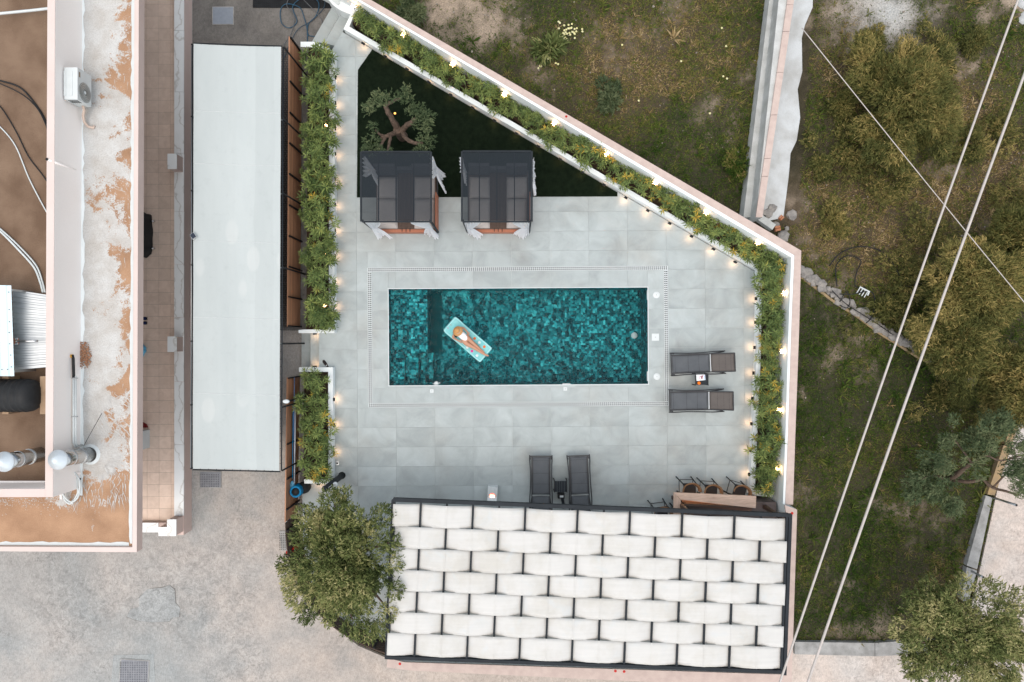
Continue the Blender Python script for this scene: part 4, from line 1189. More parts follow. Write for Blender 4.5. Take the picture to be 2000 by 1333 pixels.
# water tank, solar panels
t = thing('water_tank', 'black ribbed plastic water tank lying on a timber cradle', 'water tank', P(10, 770, 3.5))
L0 = P(75, 770, 4.0).x - t.location.x; L1 = P(-90, 770, 4.0).x - t.location.x
prof = [(.0001, L0), (.2, L0 - .01), (.33, L0 - .06), (.39, L0 - .16)]
x_ = L0 - .3
while x_ > L1:
    prof += [(.40, x_ + .1), (.40, x_ + .045), (.415, x_ + .03), (.415, x_ - .02), (.40, x_ - .03)]; x_ -= .16
prof += [(.0001, L1)]
mb = MB().lathe([(r_, z_) for r_, z_ in prof], (0, 0, .48), 32, Matrix.Rotation(R(90), 3, 'Y'))
mb.build('shell', M['rubber'], t)
for xx in (L0 + .05, L0 - .9): MB().box((xx, 0, .2), (.16, .95, .4)).build('cradle', M['timber'], t)
def corr(label, corners, z0, z1, n, along, m, amp=.02):
    w = [P(x, y, z) for (x, y), z in zip(corners, (z0, z1, z1, z0))]
    t = thing('corrugated_panel', label, 'metal sheet', (w[0] + w[2]) / 2)
    c = t.location.copy()
    def f(a, b):
        p = w[0].lerp(w[1], a).lerp(w[3].lerp(w[2], a), b) - c
        k = (a if along else b) * n
        s_ = k % 1.0
        h_ = amp * (1 if s_ < .3 else (1 - (s_ - .3) / .1 if s_ < .4 else (0 if s_ < .9 else (s_ - .9) / .1)))
        return p + Vector((0, 0, h_))
    nn = n * 10
    MB().grid(f, nn if along else 2, 2 if along else nn, False).build('sheet', m, t)
    for (x, y), z in zip(corners, (z0, z1, z1, z0)):
        pp_ = P(x, y, z) - c
        MB().bar((pp_.x * .9, pp_.y * .9, 3.5 - c.z), (pp_.x * .9, pp_.y * .9, pp_.z - .01), .05).build('leg', M['galv'], t)
    return t
corr('grey corrugated metal sheet sloping behind the parapet', [(24, 566), (91, 576), (91, 718), (29, 724)], 3.85, 3.6, 15, False, M['galv'])
t = corr('pale blue white corrugated sheet above the grey one', [(-70, 556), (23, 558), (29, 735), (-70, 735)], 4.3, 4.3, 6, True, mat('pale_blue_sheet', (.62, .74, .78), (.56, .69, .74), scale=2, rough=.35))
mb = MB(); c = t.location
for (x, y) in ((17, 571), (18, 605), (18.5, 629), (18, 650), (19, 672), (21, 694), (22, 717), (4, 722), (15, 722)):
    p = P(x, y, 4.33) - c; mb.lathe([(.0001, .012), (.012, .008), (.014, 0)], p, 6)
mb.build('rivets', M['black'], t)
t = thing('tap', 'chrome swan neck tap above the grey metal sheet', 'tap', P(30, 667, 3.75)); c0 = t.location.copy()
MB().tube([rr(30, 667, 3.75), rr(31, 667, 4.0), rr(36, 667, 4.03), rr(68, 666.5, 4.03), rr(74, 666.5, 3.98)], .028, 10).build('spout', M['chrome'], t)
MB().box(rr(30, 667, 3.88), (.1, .16, .16)).build('body', M['bedwood'], t)
for y_ in (662, 672): MB().lathe([(.0001, .03), (.035, .03), (.035, 0)], rr(33, y_, 3.98), 10).build('knob', M['galv'], t)
# gravel dump
rng = np.random.default_rng(21)
n = 420; X_ = rng.normal(0, .13, n); Y_ = rng.normal(0, .2, n)
cen = P(164, 694, ROOF)
oct_v = np.array([[1, 0, 0], [-1, 0, 0], [0, 1, 0], [0, -1, 0], [0, 0, 1], [0, 0, -1.]])
oct_f = np.array([[0, 2, 4], [2, 1, 4], [1, 3, 4], [3, 0, 4], [2, 0, 5], [1, 2, 5], [3, 1, 5], [0, 3, 5]])
def pebbles(name, label, X_, Y_, Z_, r_, m, rng, cat='stones'):
    n = len(X_)
    Q = np.linalg.qr(rng.normal(0, 1, (n, 3, 3)))[0]
    V_ = np.einsum('vk,nkj->nvj', oct_v, Q) * (r_[:, None, None] * rng.uniform(.6, 1.2, (n, 6, 1))) + np.stack([X_, Y_, Z_], 1)[:, None, :]
    F_ = (np.arange(n)[:, None, None] * 6 + oct_f[None]).reshape(-1, 3)
    return tag(ob(name, mesh_np(name, V_.reshape(-1, 3), F_, m)), label, cat, kind='stuff')
k = (X_ / .22) ** 2 + (Y_ / .36) ** 2 < 1
pebbles('gravel', 'small heap of red brown gravel spilled on the painted roof', X_[k] + cen.x, Y_[k] + cen.y, np.full(k.sum(), ROOF + .03), rng.uniform(.012, .03, k.sum()), mat('red_gravel', (.30, .14, .075), (.42, .25, .16), scale=30, rough=.9), rng)

# ------------------------------------------------------------------ shade canopy
CZ0, CZ1 = 1.95, 1.62
cc = [P(377, 86, CZ0), P(550.5, 92, CZ1), P(547, 920, CZ1), P(375.5, 916, CZ0)]
can = thing('shade_canopy', 'long white fabric shade canopy laced to a thin steel frame', 'canopy', (cc[1].x, cc[1].y, DRIVE)); co = can.location.copy()
def cf(a, b):
    p = cc[0].lerp(cc[1], a).lerp(cc[3].lerp(cc[2], a), b) - co
    sag = -.045 * math.sin(math.pi * a)
    rib = .010 * abs(math.sin(math.pi * a * 4.7 + .4)) + .006 * math.sin(b * 31 + a * 3)
    return p + Vector((0, 0, sag + rib))
wpx = mat('white_stitching', (.75, .78, .78))
seams = [0, .157, .281, .463, .643, .822, 1.0]
for i in range(6):
    b0, b1 = seams[i] , seams[i + 1]
    MB().grid(lambda a, b: cf(.008 + a * .984, b0 + (b1 - b0) * b), 48, 14).build('fabric_panel', M['canopy'], can)
    if i: MB().tube([cf(.01 + .98 * k / 24, b0) + Vector((0, 0, .004)) for k in range(25)], .004, 4).build('seam_line', wpx, can)
for i in range(4):
    a_, b_ = cc[i] - co, cc[(i + 1) % 4] - co
    dz = Vector((0, 0, -.03)); outw = ((a_ + b_) / 2 - (sum(cc, Vector()) / 4 - co)); outw.z = 0; outw.normalize()
    MB().tube([a_ + outw * .03 + dz, b_ + outw * .03 + dz], .018, 8).build('frame_tube', M['anthracite'], can)
    hk = MB(); n = int((b_ - a_).length / .21)
    for k in range(1, n):
        p = a_.lerp(b_, k / n); hk.box(p + outw * .005 + Vector((0, 0, .006)), (.03 if abs(outw.x) > .5 else .012, .012 if abs(outw.x) > .5 else .03, .012))
    tag(hk.build('hooks', M['black'], can), kind='stuff')
MB().tube([cc[0] - co + Vector((-.1, 0, -.15)), cc[3] - co + Vector((-.1, 0, -.15))], .025, 8).build('frame_tube', M['galv'], can)
for b_ in (.0, .17, .345, .52, .70, .85, 1.0):
    p = cc[1].lerp(cc[2], b_) - co + Vector((.05, 0, 0))
    MB().tube([p + Vector((0, 0, -.03)), (p.x + .03, p.y, .0)], .025, 8).build('post', M['black'], can)
    p = cc[0].lerp(cc[3], b_) - co + Vector((-.05, 0, 0))
    MB().tube([p + Vector((0, 0, -.03)), (p.x, p.y, .0)], .025, 8).build('post', M['black'], can)
for b_ in (.17, .345, .52, .70, .85):
    MB().tube([cc[0].lerp(cc[3], b_) - co + Vector((0, 0, -.09)), cc[1].lerp(cc[2], b_) - co + Vector((0, 0, -.09))], .02, 6).build('cross_tube', M['galv'], can)
t = thing('solar_light', 'small dark square solar light clipped to canopy edge', 'lamp', P(377, 461, CZ0 + .08))
MB().box((0, 0, 0), (.12, .14, .02), R(35)).build('panel', mat('solar_cell', (.02, .03, .05), rough=.2), t)
MB().box((0, 0, -.012), (.14, .16, .012), R(35)).build('bezel', M['galv'], t)
MB().tube([(0, 0, -.02), (-.02, 0, -.12)], .01, 6).build('clip', M['galv'], t)
t = thing('yard_lamp', 'white oval lamp head on an arm from the canopy post', 'lamp', P(559, 784.5, 1.75)); c0 = t.location.copy()
MB().lathe([(.0001, .05), (.05, .045), (.075, .02), (.08, 0), (.0001, -.03)], n=16, M=Matrix.Diagonal((1.25, .75, 1))).build('head', wp, t)
MB().tube([(-.14, -.02, -.06), (-.08, 0, .0)], .012, 6).build('arm', M['black'], t)
MB().tube([(.06, 0, -.03), rr(588, 775, .25)], .014, 6).build('stay', M['black'], t)

# ------------------------------------------------------------------ wooden fence
FZ = .74
def fence(label, a, b, posts, gid, nb=9, feet=()):
    A = P(*a, FZ); B = P(*b, FZ)
    t = thing('slat_fence', label, 'fence', (A.x, A.y, DRIVE)); o = t.location.copy()
    dv = (B - A); dv.z = 0; L = dv.length; dv.normalize(); nrm = Vector((-dv.y, dv.x, 0))
    if nrm.x < 0: nrm = -nrm
    H = FZ - DRIVE
    bh = (H - .05) / nb
    for k in range(nb):
        z = .05 + bh * (k + .5)
        MB().bar((0, 0, z), dv * L + Vector((0, 0, z)), .022, bh - .012).build('board', M['fencewood'], t)
    for (py) in posts:
        f_ = (P(a[0], py, FZ).y - A.y) / (B.y - A.y)
        p = dv * (L * f_) + nrm * .035
        MB().bar(p, p + Vector((0, 0, H + .01)), .05, .04, up=(0, 1, 0)).build('post', M['black'], t)
        if py in feet:
            MB().box((p.x + .11, p.y, .012 + (.5 if py > 980 else 0)), (.28, .06, .02)).build('foot', M['black'], t)
    MB().bar(dv * 0 + Vector((0, 0, H + .006)), dv * L + Vector((0, 0, H + .006)), .03, .012).build('cap_rail', M['fencewood'], t)
    return t
fence('long reddish slatted wooden fence beside canopy and long planter', (565, 72), (561.5, 638), [73, 159, 220, 280, 340, 401, 461, 521, 580, 637], 0, feet=(73, 159))
fence('shorter reddish slatted wooden fence with pool pole beside short planter', (561, 738), (557, 1020), [739, 784, 868, 936, 996], 0, feet=(996,))
# curved fence round the tree corner
cp = [(557, 1022), (560, 1070), (572, 1120), (598, 1170), (640, 1217), (690, 1251), (730, 1269), (757, 1278)]
cw = smooth([P(x, y, FZ) for x, y in cp], 5)
t = thing('slat_fence', 'curved dark brown fence wrapping round the big tree corner', 'fence', (cw[0].x, cw[0].y, DRIVE)); o = t.location.copy()
H = FZ - DRIVE
nb = 9; bh = (H - .05) / nb
for k in range(nb):
    z0_ = .05 + bh * k; z1_ = z0_ + bh - .012
    ring = [Vector((p.x - o.x, p.y - o.y, 0)) for p in cw]
    MB().grid(lambda a, b: (lambda q_: (q_.x, q_.y, z0_ + (z1_ - z0_) * b))(ring[min(int(round(a * (len(ring) - 1))), len(ring) - 1)]), len(ring) - 1, 1).build('board', M['fencewood'] if k > 20 else M['darkboard'], t, solid=.022)
for i in (2, 8, 14, 20, 25, 30, 34):
    p = Vector((cw[i].x - o.x, cw[i].y - o.y, 0)); c_ = (P(800, 1000, 0) - cw[i]); c_.z = 0; p += c_.normalized() * .04
    MB().bar(p, p + Vector((0, 0, H + .01)), .05, .04, up=(0, 1, 0)).build('post', M['black'], t)
t = thing('poster', 'small blue and white picture board fixed to the fence', 'sign', P(563, 1018, .35)); 
MB().box((0, 0, 0), (.02, .46, .34)).build('board', wp, t)
MB().box((.012, .06, .0), (.006, .26, .26)).build('picture', mat('blue_print', (.05, .2, .42), (.3, .4, .5), scale=9), t)
MB().box((.012, -.13, .03), (.007, .1, .16)).build('picture', mat('mauve_print', (.3, .15, .2), (.5, .4, .42), scale=9), t)
for i_, (px, py) in enumerate(((571, 1072), (580, 1068))):
    t = thing('fire_extinguisher', ('red fire extinguisher standing against the fence under the tree', 'smaller red extinguisher half hidden by the tree branches')[i_], 'extinguisher', P(px, py, 0))
    MB().lathe([(.0001, .5 - .1 * i_), (.04, .48 - .1 * i_), (.075, .4 - .1 * i_), (.075, .02), (.06, 0)], n=16).build('cylinder', M['red'], t)
    MB().bar((0, 0, .5 - .1 * i_), (.1, .02, .53 - .1 * i_), .03).build('handle', M['black'], t)
    MB().tube([(.03, 0, .5 - .1 * i_), (.12, -.05, .4), (.1, -.08, .15)], .012, 6).build('hose', M['black'], t)

# pool pole, hose reel, shower, shoes, small drains
t = thing('pool_pole', 'long pale blue telescopic pool pole with net along the fence', 'pole', P(574, 740, .45)); c0 = t.location.copy()
MB().tube([rr(575, 738, .45), rr(573.5, 860, .4)], .014, 8).build('inner_tube', mat('blue_alu', (.16, .24, .42), rough=.35, metal=.6), t)
MB().tube([rr(577, 775, .42), rr(575, 945, .36)], .02, 8).build('outer_tube', mat('pale_alu', (.6, .66, .72), rough=.35, metal=.4), t)
MB().tube([rr(572.5, 790, .42), rr(571.5, 935, .38)], .014, 8).build('second_tube', M['blue'], t)
MB().grid(lambda a, b: rr(571 + 5 * math.sin(math.pi * b) * math.cos(6.283 * a), 950 + 11 * math.sin(math.pi * b) * math.sin(6.283 * a), .35 - .05 * math.cos(math.pi * b)), 16, 8).build('net', mat('blue_net', (.12, .36, .55), rough=.6), t)
t = thing('hose_reel', 'bright blue vacuum hose rolled up around a black core', 'hose', P(587, 954, 0))
for k in range(7):
    MB().lathe([(.15 + .035 * math.cos(a_), .07 + .068 * k + .036 * math.sin(a_)) for a_ in np.linspace(-1.57, 4.71, 10)], n=28).build('coil', M['blue'], t)
MB().lathe([(.115, .02), (.115, .5), (.0001, .5)], n=20).build('core', M['black'], t)
t = thing('deflated_ring', 'dark rubber sheet leaning behind the blue hose', 'rubber sheet', P(596, 951, 0))
MB().lathe([(.0001, .3), (.16, .28), (.19, .1), (.18, .0)], n=18).build('sheet', M['rubber'], t)
t = thing('solar_shower', 'black upright solar shower column with white round head', 'shower', P(668, 929, 0))
MB().lathe([(.11, 0), (.11, .03), (.0001, .031)], n=24).build('base_plate', M['black'], t)
MB().tube([(0, 0, .03), (0, 0, 1.95)], .085, 20).build('column', M['anthracite'], t)
MB().lathe([(.0001, 2.0), (.07, 1.99), (.088, 1.95), (.088, 1.92)], n=24).build('top_cap', M['anthracite'], t)
MB().tube([(.08, .02, 1.45), (.16, .03, 1.5), (.17, .03, 1.47)], .016, 8).build('arm', M['chrome'], t)
MB().lathe([(.0001, .03), (.06, .025), (.075, .0), (.0001, -.01)], (.17, .03, 1.45), 20).build('shower_head', wp, t)
MB().bar((.075, .02, 1.5), (.075, .02, 1.9), .02).build('scale_strip', wp, t)
for k in range(4):
    a_ = k * 1.57 + .4
    MB().lathe([(.0001, .045), (.018, .04), (.018, .03)], (.09 * math.cos(a_), .09 * math.sin(a_), 0), 8).build('bolt', M['black'], t)
for (px, py, rz, lb) in ((636, 711, 2.2, 'dark brown sandal pointing away from the step corner'), (638, 720.5, .1, 'dark brown sandal lying beside the short planter corner')):
    t = thing('sandal', lb, 'sandal', P(px, py, 0), rz)
    MB().grid(lambda a, b: ((a - .5) * .26, (b - .5) * .09 * (1 - .4 * (2 * a - 1.2) ** 2), .03 * (1 - (2 * b - 1) ** 4)), 10, 6).build('sole', mat('brown_leather', (.03, .016, .014), rough=.6), t)
    for x_ in (.0, .06): MB().grid(lambda a, b: (x_ + a * .03, (b - .5) * .1, .025 + .04 * math.sin(math.pi * b)), 2, 8).build('strap', M['rubber'], t)
    MB().box((-.06, 0, .032), (.03, .05, .004)).build('logo_patch', M['grout'], t)
def cover(label, pts, z, m, slots=True):
    w = [P(x, y, z) for x, y in pts]; c_ = sum(w, Vector()) / len(w)
    t = thing('manhole_cover', label, 'manhole', c_)
    MB().prism([(p.x - c_.x, p.y - c_.y) for p in w], -.02, .018).build('frame', M['kerb'], t)
    MB().prism([((p.x - c_.x) * .93, (p.y - c_.y) * .93) for p in w], -.02, .024).build('plate', m, t)
    if slots:
        mb = MB(); x0_ = min(p.x for p in w) - c_.x; x1_ = -x0_; y0_ = min(p.y for p in w) - c_.y; y1_ = -y0_
        xx = x0_ * .85
        while xx < x1_ * .85:
            yy = y0_ * .85
            while yy < y1_ * .85: mb.box((xx, yy, .0245), (.022, .022, .006)); yy += .055
            xx += .055
        tag(mb.build('studs', M['black'], t), kind='stuff')
M['coverblue'] = mat('blue_grey_cover', (.19, .22, .26), (.22, .25, .29), scale=10, rough=.6)
M['covergrey'] = mat('grey_cover', (.24, .25, .27), (.19, .2, .22), scale=10, rough=.6, metal=.3)
cover('blue grey manhole cover in the dark yard above the canopy', [(415, 14), (457, 14), (457, 49), (415, 49)], DRIVE + .004, M['coverblue'], False)
cover('chequered grey manhole cover at the canopy end near the veranda', [(390, 921), (433, 921), (433, 953), (390, 953)], DRIVE, M['covergrey'])
cover('large studded manhole cover set in patched driveway concrete', [(236, 1286), (293, 1290), (290, 1345), (231, 1345)], DRIVE + .004, M['covergrey'])
cover('pale chequered cover beside the fence under the tree', [(546, 1037), (558, 1036), (560, 1075), (550, 1076)], DRIVE, M['kerb'])
t = thing('yard_drain', 'wide black mesh drain grating under the blue hose coils', 'drain', P(570, 0, DRIVE)); c0 = t.location.copy()
MB().prism([(rr(x, y, DRIVE).x, rr(x, y, DRIVE).y) for x, y in ((494, -40), (650, -40), (650, 17), (494, 16))], -.02, .012).build('pit', M['black'], t)
mb = MB()
for k in range(40):
    x_ = rr(496 + 3.9 * k, 0, DRIVE).x; mb.box((x_, .18, .018), (.008, .88, .008))
for k in range(14):
    y_ = rr(0, 14 - 4 * k, DRIVE).y; mb.box((0.02, y_, .018), (2.45, .008, .008))
tag(mb.build('mesh', M['anthracite'], t), kind='stuff')
hp = [(600, 96), (600, 60), (594, 35), (585, 15), (560, 8), (548, 20), (550, 45), (565, 55), (580, 42), (572, 12), (600, -8), (622, 5), (618, 30), (602, 48), (602, 68), (616, 72)]
c_ = cable('garden_hose', 'blue garden hose lying in loops over the yard drain', 'hose', hp, DRIVE + .05, .014, mat('blue_hose', (.03, .09, .15), rough=.5))
hp = [(553, 90), (570, 62), (574, 30), (560, 10), (575, -12), (605, 12), (628, 40), (625, 60)]
cable('garden_hose', 'thin grey hose tangled with the blue hose loops', 'hose', hp, DRIVE + .07, .010, mat('grey_hose', (.14, .15, .16), rough=.5))
hp = [(552, 122), (558, 105), (580, 60), (610, 40), (634, 12), (628, -12)]
cable('garden_hose', 'thin dark hose running from fence toward the steps', 'hose', hp, DRIVE + .06, .011, mat('teal_hose', (.04, .07, .10), rough=.5))
t = thing('floor_drain', 'small square grey drain in deck near the solar shower', 'drain', P(658.5, 905, 0))
MB().box((0, 0, .002), (.11, .11, .008)).build('plate', M['galv'], t)
MB().lathe([(.0001, .008), (.03, .008), (.03, .004)], n=10).build('trap', M['black'], t)

# ------------------------------------------------------------------ cabanas
def net_mat():
    q = NT('black_mesh_screen')
    q.color((.022, .028, .034)); q.set(Roughness=.8, **{'Specular IOR Level': .1})
    tr = q.n('BsdfTransparent'); mx = q.n('MixShader'); mx.inputs[0].default_value = .24
    q.l(q.b.outputs[0], mx.inputs[1]); q.l(tr.outputs[0], mx.inputs[2]); q.l(mx.outputs[0], q.out.inputs[0])
    return q.m
M['net'] = net_mat()
M['mattress'] = mat('taupe_mattress', (.46, .42, .395), (.41, .375, .35), scale=3, rough=.9, bump=.15, bscale=50, fine=.06)
M['rattan'] = mat('dark_rattan', (.05, .05, .055), (.075, .075, .08), scale=30, rough=.7, bump=.6, bscale=60)
def curtain_mat():
    q = NT('white_voile')
    q.color((.90, .92, .94)); q.set(Roughness=.8)
    tr = q.n('BsdfTranslucent'); tr.inputs[0].default_value = (.9, .92, .94, 1)
    mx = q.n('MixShader'); mx.inputs[0].default_value = .5
    q.l(q.b.outputs[0], mx.inputs[1]); q.l(tr.outputs[0], mx.inputs[2]); q.l(mx.outputs[0], q.out.inputs[0])
    return q.m
M['voile'] = curtain_mat()
GZ_ = 2.1
def curtain(t, corner, spread, flare, seed, ztie=.95, zbot=.32):
    """gathered cloth: hangs from the roof edge at corner along 'spread', tied at ztie, flaring out below along 'flare'"""
    rr_ = random.Random(seed)
    c = Vector(corner); s_ = Vector(spread); f_ = Vector(flare)
    ph = rr_.uniform(0, 6)
    def fn(a, b):
        z = GZ_ - .06 - (GZ_ - .06 - zbot) * b
        if z > ztie: g = (GZ_ - z) / (GZ_ - ztie); wdt = 1 - .72 * g ** 1.3; out = .02 + .04 * g
        else: g = (ztie - z) / (ztie - zbot); wdt = .28 + .62 * g ** .8; out = .06 + 1.0 * g ** 1.4
        pleat = .028 * math.sin(a * 6.283 * 5 + ph + 2 * b) + .02 * math.sin(a * 6.283 * 11 + ph * 2)
        side = Vector((-s_.y, s_.x, 0)).normalized()
        p = c + s_ * (a * wdt) + f_ * out * (.75 + .35 * math.sin(a * 7 + ph)) + side * pleat * (.5 + wdt * .6)
        return (p.x, p.y, z + (.05 * math.sin(a * 9 + ph) * b))
    o = MB().grid(fn, 60, 20).build('curtain', M['voile'], t)
    return o
def cabana(label, x0_, y0_, x1_, y1_, side):
    a = P(x0_, y0_, GZ_); b = P(x1_, y1_, GZ_)
    cx_, cy_ = (a.x + b.x) / 2, (a.y + b.y) / 2; W = b.x - a.x; D = a.y - b.y
    t = thing('cabana', label, 'cabana', (cx_, cy_, .0))
    hw, hd = W / 2, D / 2
    # posts and roof frame
    for sx in (-1, 1):
        for sy in (-1, 1):
            MB().bar((sx * (hw - .03), sy * (hd - .03), .02), (sx * (hw - .03), sy * (hd - .03), GZ_ - .02), .05, .05, up=(0, 1, 0)).build('post', M['anthracite'], t)
    for sx in (-1, 1): MB().bar((sx * hw, -hd, GZ_ - .01), (sx * hw, hd, GZ_ - .01), .045, .06).build('roof_beam', M['anthracite'], t)
    for sy in (-1, 1): MB().bar((-hw + .023, sy * hd, GZ_ - .01), (hw - .023, sy * hd, GZ_ - .01), .045, .06).build('roof_beam', M['anthracite'], t)
    for f_ in (-.5, 0, .5): MB().bar((f_ * W / 2, -hd + .025, GZ_ - .015), (f_ * W / 2, hd - .025, GZ_ - .015), .028, .04).build('roof_rib', M['anthracite'], t)
    for i_ in range(4):
        xa = -hw + .02 + i_ * (W - .04) / 4; xb = xa + (W - .04) / 4 - .004
        MB().grid(lambda a_, b_: (xa + (xb - xa) * a_, -hd + .03 + (2 * hd - .06) * b_, GZ_ + .012 - .012 * math.sin(math.pi * a_)), 6, 8).build('screen_panel', M['net'], t)
    # daybed
    MB().box((0, -.02, .16), (W - .14, D - .18, .26)).build('bed_base', M['darkboard'], t)
    MB().box((0, -D / 2 + .03, .165), (W - .16, .09, .27)).build('front_board', M['bedwood'], t)
    MB().box((0, .02, .024), (W - .06, D - .04, .02)).build('floor_board', M['rattan'], t)
    for k in range(9):
        xx = -.19 + k * .0475
        MB().box((xx, .0, .302), (.038, D - .24, .022)).build('slat', M['darkboard'], t)
    for sx, wx in ((-1, .62), (1, .62)):
        cxm = sx * (W / 2 - .10 - wx / 2)
        for (yy, ln) in ((-.42, .90), (.37, .66)):
            def mt(a_, b_, cxm=cxm, yy=yy, ln=ln, wx=wx):
                e = lambda v: 1 - (abs(2 * v - 1)) ** 8
                return (cxm + (a_ - .5) * wx, yy + (b_ - .5) * ln, .30 + .13 * (e(a_) * e(b_)) ** .3)
            MB().grid(mt, 14, 14).build('mattress', M['mattress'], t)
        MB().box((cxm, D / 2 - .12, .62), (wx, .10, .62), M=Matrix.Rotation(R(-10), 3, 'X')).build('bolster', M['rattan'], t)
    MB().box((0, D / 2 - .1, .45), (W - .2, .1, .5)).build('back_panel', M['rattan'], t)
    for k in range(3):
        MB().box((-.12 + .12 * k - .0, -D / 2 + .05, .3145), (.02, .1, .004)).build('groove', M['black'], t)
    # side slats on the open side
    for k in range(6):
        MB().bar((hw - .02, -hd + .05, .12 + .12 * k), (hw - .02, hd * .15, .12 + .12 * k), .02, .09).build('side_slat', M['bedwood'], t)
    return t, hw, hd
t, hw, hd = cabana('black roofed cabana daybed beside the olive tree with white curtains', 705, 297, 842, 433, 1)
curtain(t, (-hw + .06, -hd + .0, 0), (.5, 0, 0), (.05, -.19, 0), 1)
curtain(t, (hw - .10, -hd + .0, 0), (-.55, 0, 0), (.20, -.18, 0), 2)
curtain(t, (hw + .0, hd - .1, 0), (0, -.65, 0), (.20, -.08, 0), 3)
curtain(t, (-hw + .06, hd - .1, 0), (0, -.6, 0), (.10, .0, 0), 4)
t, hw, hd = cabana('black roofed cabana daybed near the diagonal planter with white curtains', 902, 296, 1039, 433, 1)
curtain(t, (-hw + .05, -hd + .0, 0), (.5, 0, 0), (.04, -.19, 0), 5)
curtain(t, (hw - .05, -hd + .0, 0), (-.55, 0, 0), (.04, -.18, 0), 6)
curtain(t, (hw + .05, hd - .15, 0), (0, -.75, 0), (.10, -.03, 0), 7)
curtain(t, (-hw - .03, hd - .1, 0), (0, -.5, 0), (.02, .0, 0), 8)

# ------------------------------------------------------------------ sun loungers
M['sling_grey'] = mat('grey_sling', (.08, .088, .096), (.092, .10, .108), scale=4, rough=.75, bump=.1, bscale=120)
M['sling_brown'] = mat('brown_grey_sling', (.098, .087, .08), (.11, .098, .09), scale=4, rough=.75, bump=.1, bscale=120)
M['loungeframe'] = mat('lounger_frame', (.03, .032, .035), (.04, .042, .045), rough=.4)
def lounger(label, px, py, rz, seatm, backm, back_angle, flip=1):
    """local +x: head end"""
    t = thing('sun_lounger', label, 'sun lounger', P(px, py, 0), rz, None)
    L, Wd, H = 1.9, .62, .34
    xs = -.95
    hinge = .25
    ca, sa = math.cos(back_angle), math.sin(back_angle)
    nb_ = .68
    def seat(a, b): return (xs + .05 + (hinge - xs - .07) * a, (b - .5) * (Wd - .1), H - .025 * math.sin(math.pi * b) * (1 + .5 * math.sin(6.28 * a * 1.5)))
    MB().grid(seat, 16, 8).build('seat_sling', seatm, t, solid=.008)
    def bk(a, b): d_ = .03 + nb_ * a; return (hinge + ca * d_, (b - .5) * (Wd - .1), H + sa * d_ - .02 * math.sin(math.pi * b))
    MB().grid(bk, 10, 8).build('back_sling', backm, t, solid=.008)
    for f_ in (.08, .43, .72):
        MB().tube([seat(f_, k / 6) for k in range(7)], .006, 5).build('seam', M['black'], t)
    for f_ in (.35, .62, .85):
        MB().tube([bk(f_, k / 6) for k in range(7)], .005, 5).build('seam', M['black'], t)
    for s_ in (-1, 1):
        y = s_ * (Wd / 2 - .035)
        MB().bar((xs, y, H), (hinge, y, H), .035, .04).build('side_rail', M['loungeframe'], t)
        MB().bar((hinge, y, H), (hinge + ca * (nb_ + .05), y, H + sa * (nb_ + .05)), .03, .03).build('back_rail', M['loungeframe'], t)
        yo = s_ * (Wd / 2 + .03)
        pts = smooth([(xs, yo, H - .05), (xs + .12, yo, H + .02), (xs + .45, yo - s_ * .02, H + .10), (-.1, yo - s_ * .02, H + .16), (.35, yo, H + .12), (.72, yo + s_ * .0, H - .02)], 4)
        MB().tube(pts, .019, 6).build('armrest', M['loungeframe'], t)
        for x_ in (xs + .1, .66):
            MB().bar((x_, yo - s_ * .02, 0), (x_, yo - s_ * .02, H), .04, .03, up=(0, 1, 0)).build('leg', M['loungeframe'], t)
        MB().bar((.3, y, H - .03), (.68, yo - s_ * .02, H - .03), .03).build('rear_rail', M['loungeframe'], t)
    MB().bar((xs + .02, -Wd / 2 - .02, H), (xs + .02, Wd / 2 + .02, H), .035).build('foot_bar', M['loungeframe'], t)
    MB().bar((hinge + .005, -Wd / 2 + .05, H + .012), (hinge + .005, Wd / 2 - .05, H + .012), .02, .02).build('hinge_bar', M['galv'], t)
    MB().bar((hinge + ca * (nb_ + .04), -Wd / 2 + .03, H + sa * (nb_ + .04)), (hinge + ca * (nb_ + .04), Wd / 2 - .03, H + sa * (nb_ + .04)), .03).build('head_bar', M['loungeframe'], t)
    return t
lounger('tilted dark grey sun lounger beside side table with magazine', 1365, 709, R(2.5), M['sling_grey'], M['sling_brown'], R(24))
lounger('straight dark grey sun lounger by the pool drain corner', 1362, 781, R(1), M['sling_grey'], M['sling_brown'], R(26))
lounger('charcoal sun lounger tucked under pergola edge beside white lantern', 1055.5, 947, R(-90), M['sling_grey'], M['sling_grey'], R(10))
lounger('charcoal sun lounger with outward bowed arms beside slatted table', 1130, 946, R(-87.5), M['sling_grey'], M['sling_grey'], R(10))

def side_table(label, px, py, rz, slats):
    t = thing('side_table', label, 'table', P(px, py, .40), rz); t.location.z = 0
    for k in range(slats):
        w_ = .36 / slats
        MB().box((-.18 + w_ * (k + .5), 0, .40), (w_ - .006, .33, .02)).build('slat', M['anthracite'], t)
    for sx in (-1, 1):
        for sy in (-1, 1): MB().bar((sx * .19, sy * .17, 0), (sx * .19, sy * .17, .41), .025).build('leg', M['black'], t)
        MB().bar((sx * .19, -.17, .385), (sx * .19, .17, .385), .02).build('apron', M['black'], t)
    return t
side_table('dark square side table holding a magazine and an orange', 1371, 741.5, 0, 6)
t = thing('magazine', 'white glossy magazine lying on the side table', 'magazine', P(1368.5, 737.5, .415), R(6))
MB().box((0, 0, .004), (.27, .19, .008)).build('pages', wp, t)
MB().box((.01, 0, .0095), (.25, .18, .002)).build('cover', mat('glossy_cover', (.8, .82, .86), rough=.25), t)
mb = MB().box((.03, .02, .0115), (.09, .035, .001)).box((.03, -.02, .0115), (.05, .07, .001)).box((.055, .05, .0117), (.06, .014, .001))
mb.build('print', mat('plum_print', (.14, .05, .08), (.45, .22, .25), scale=60), t)
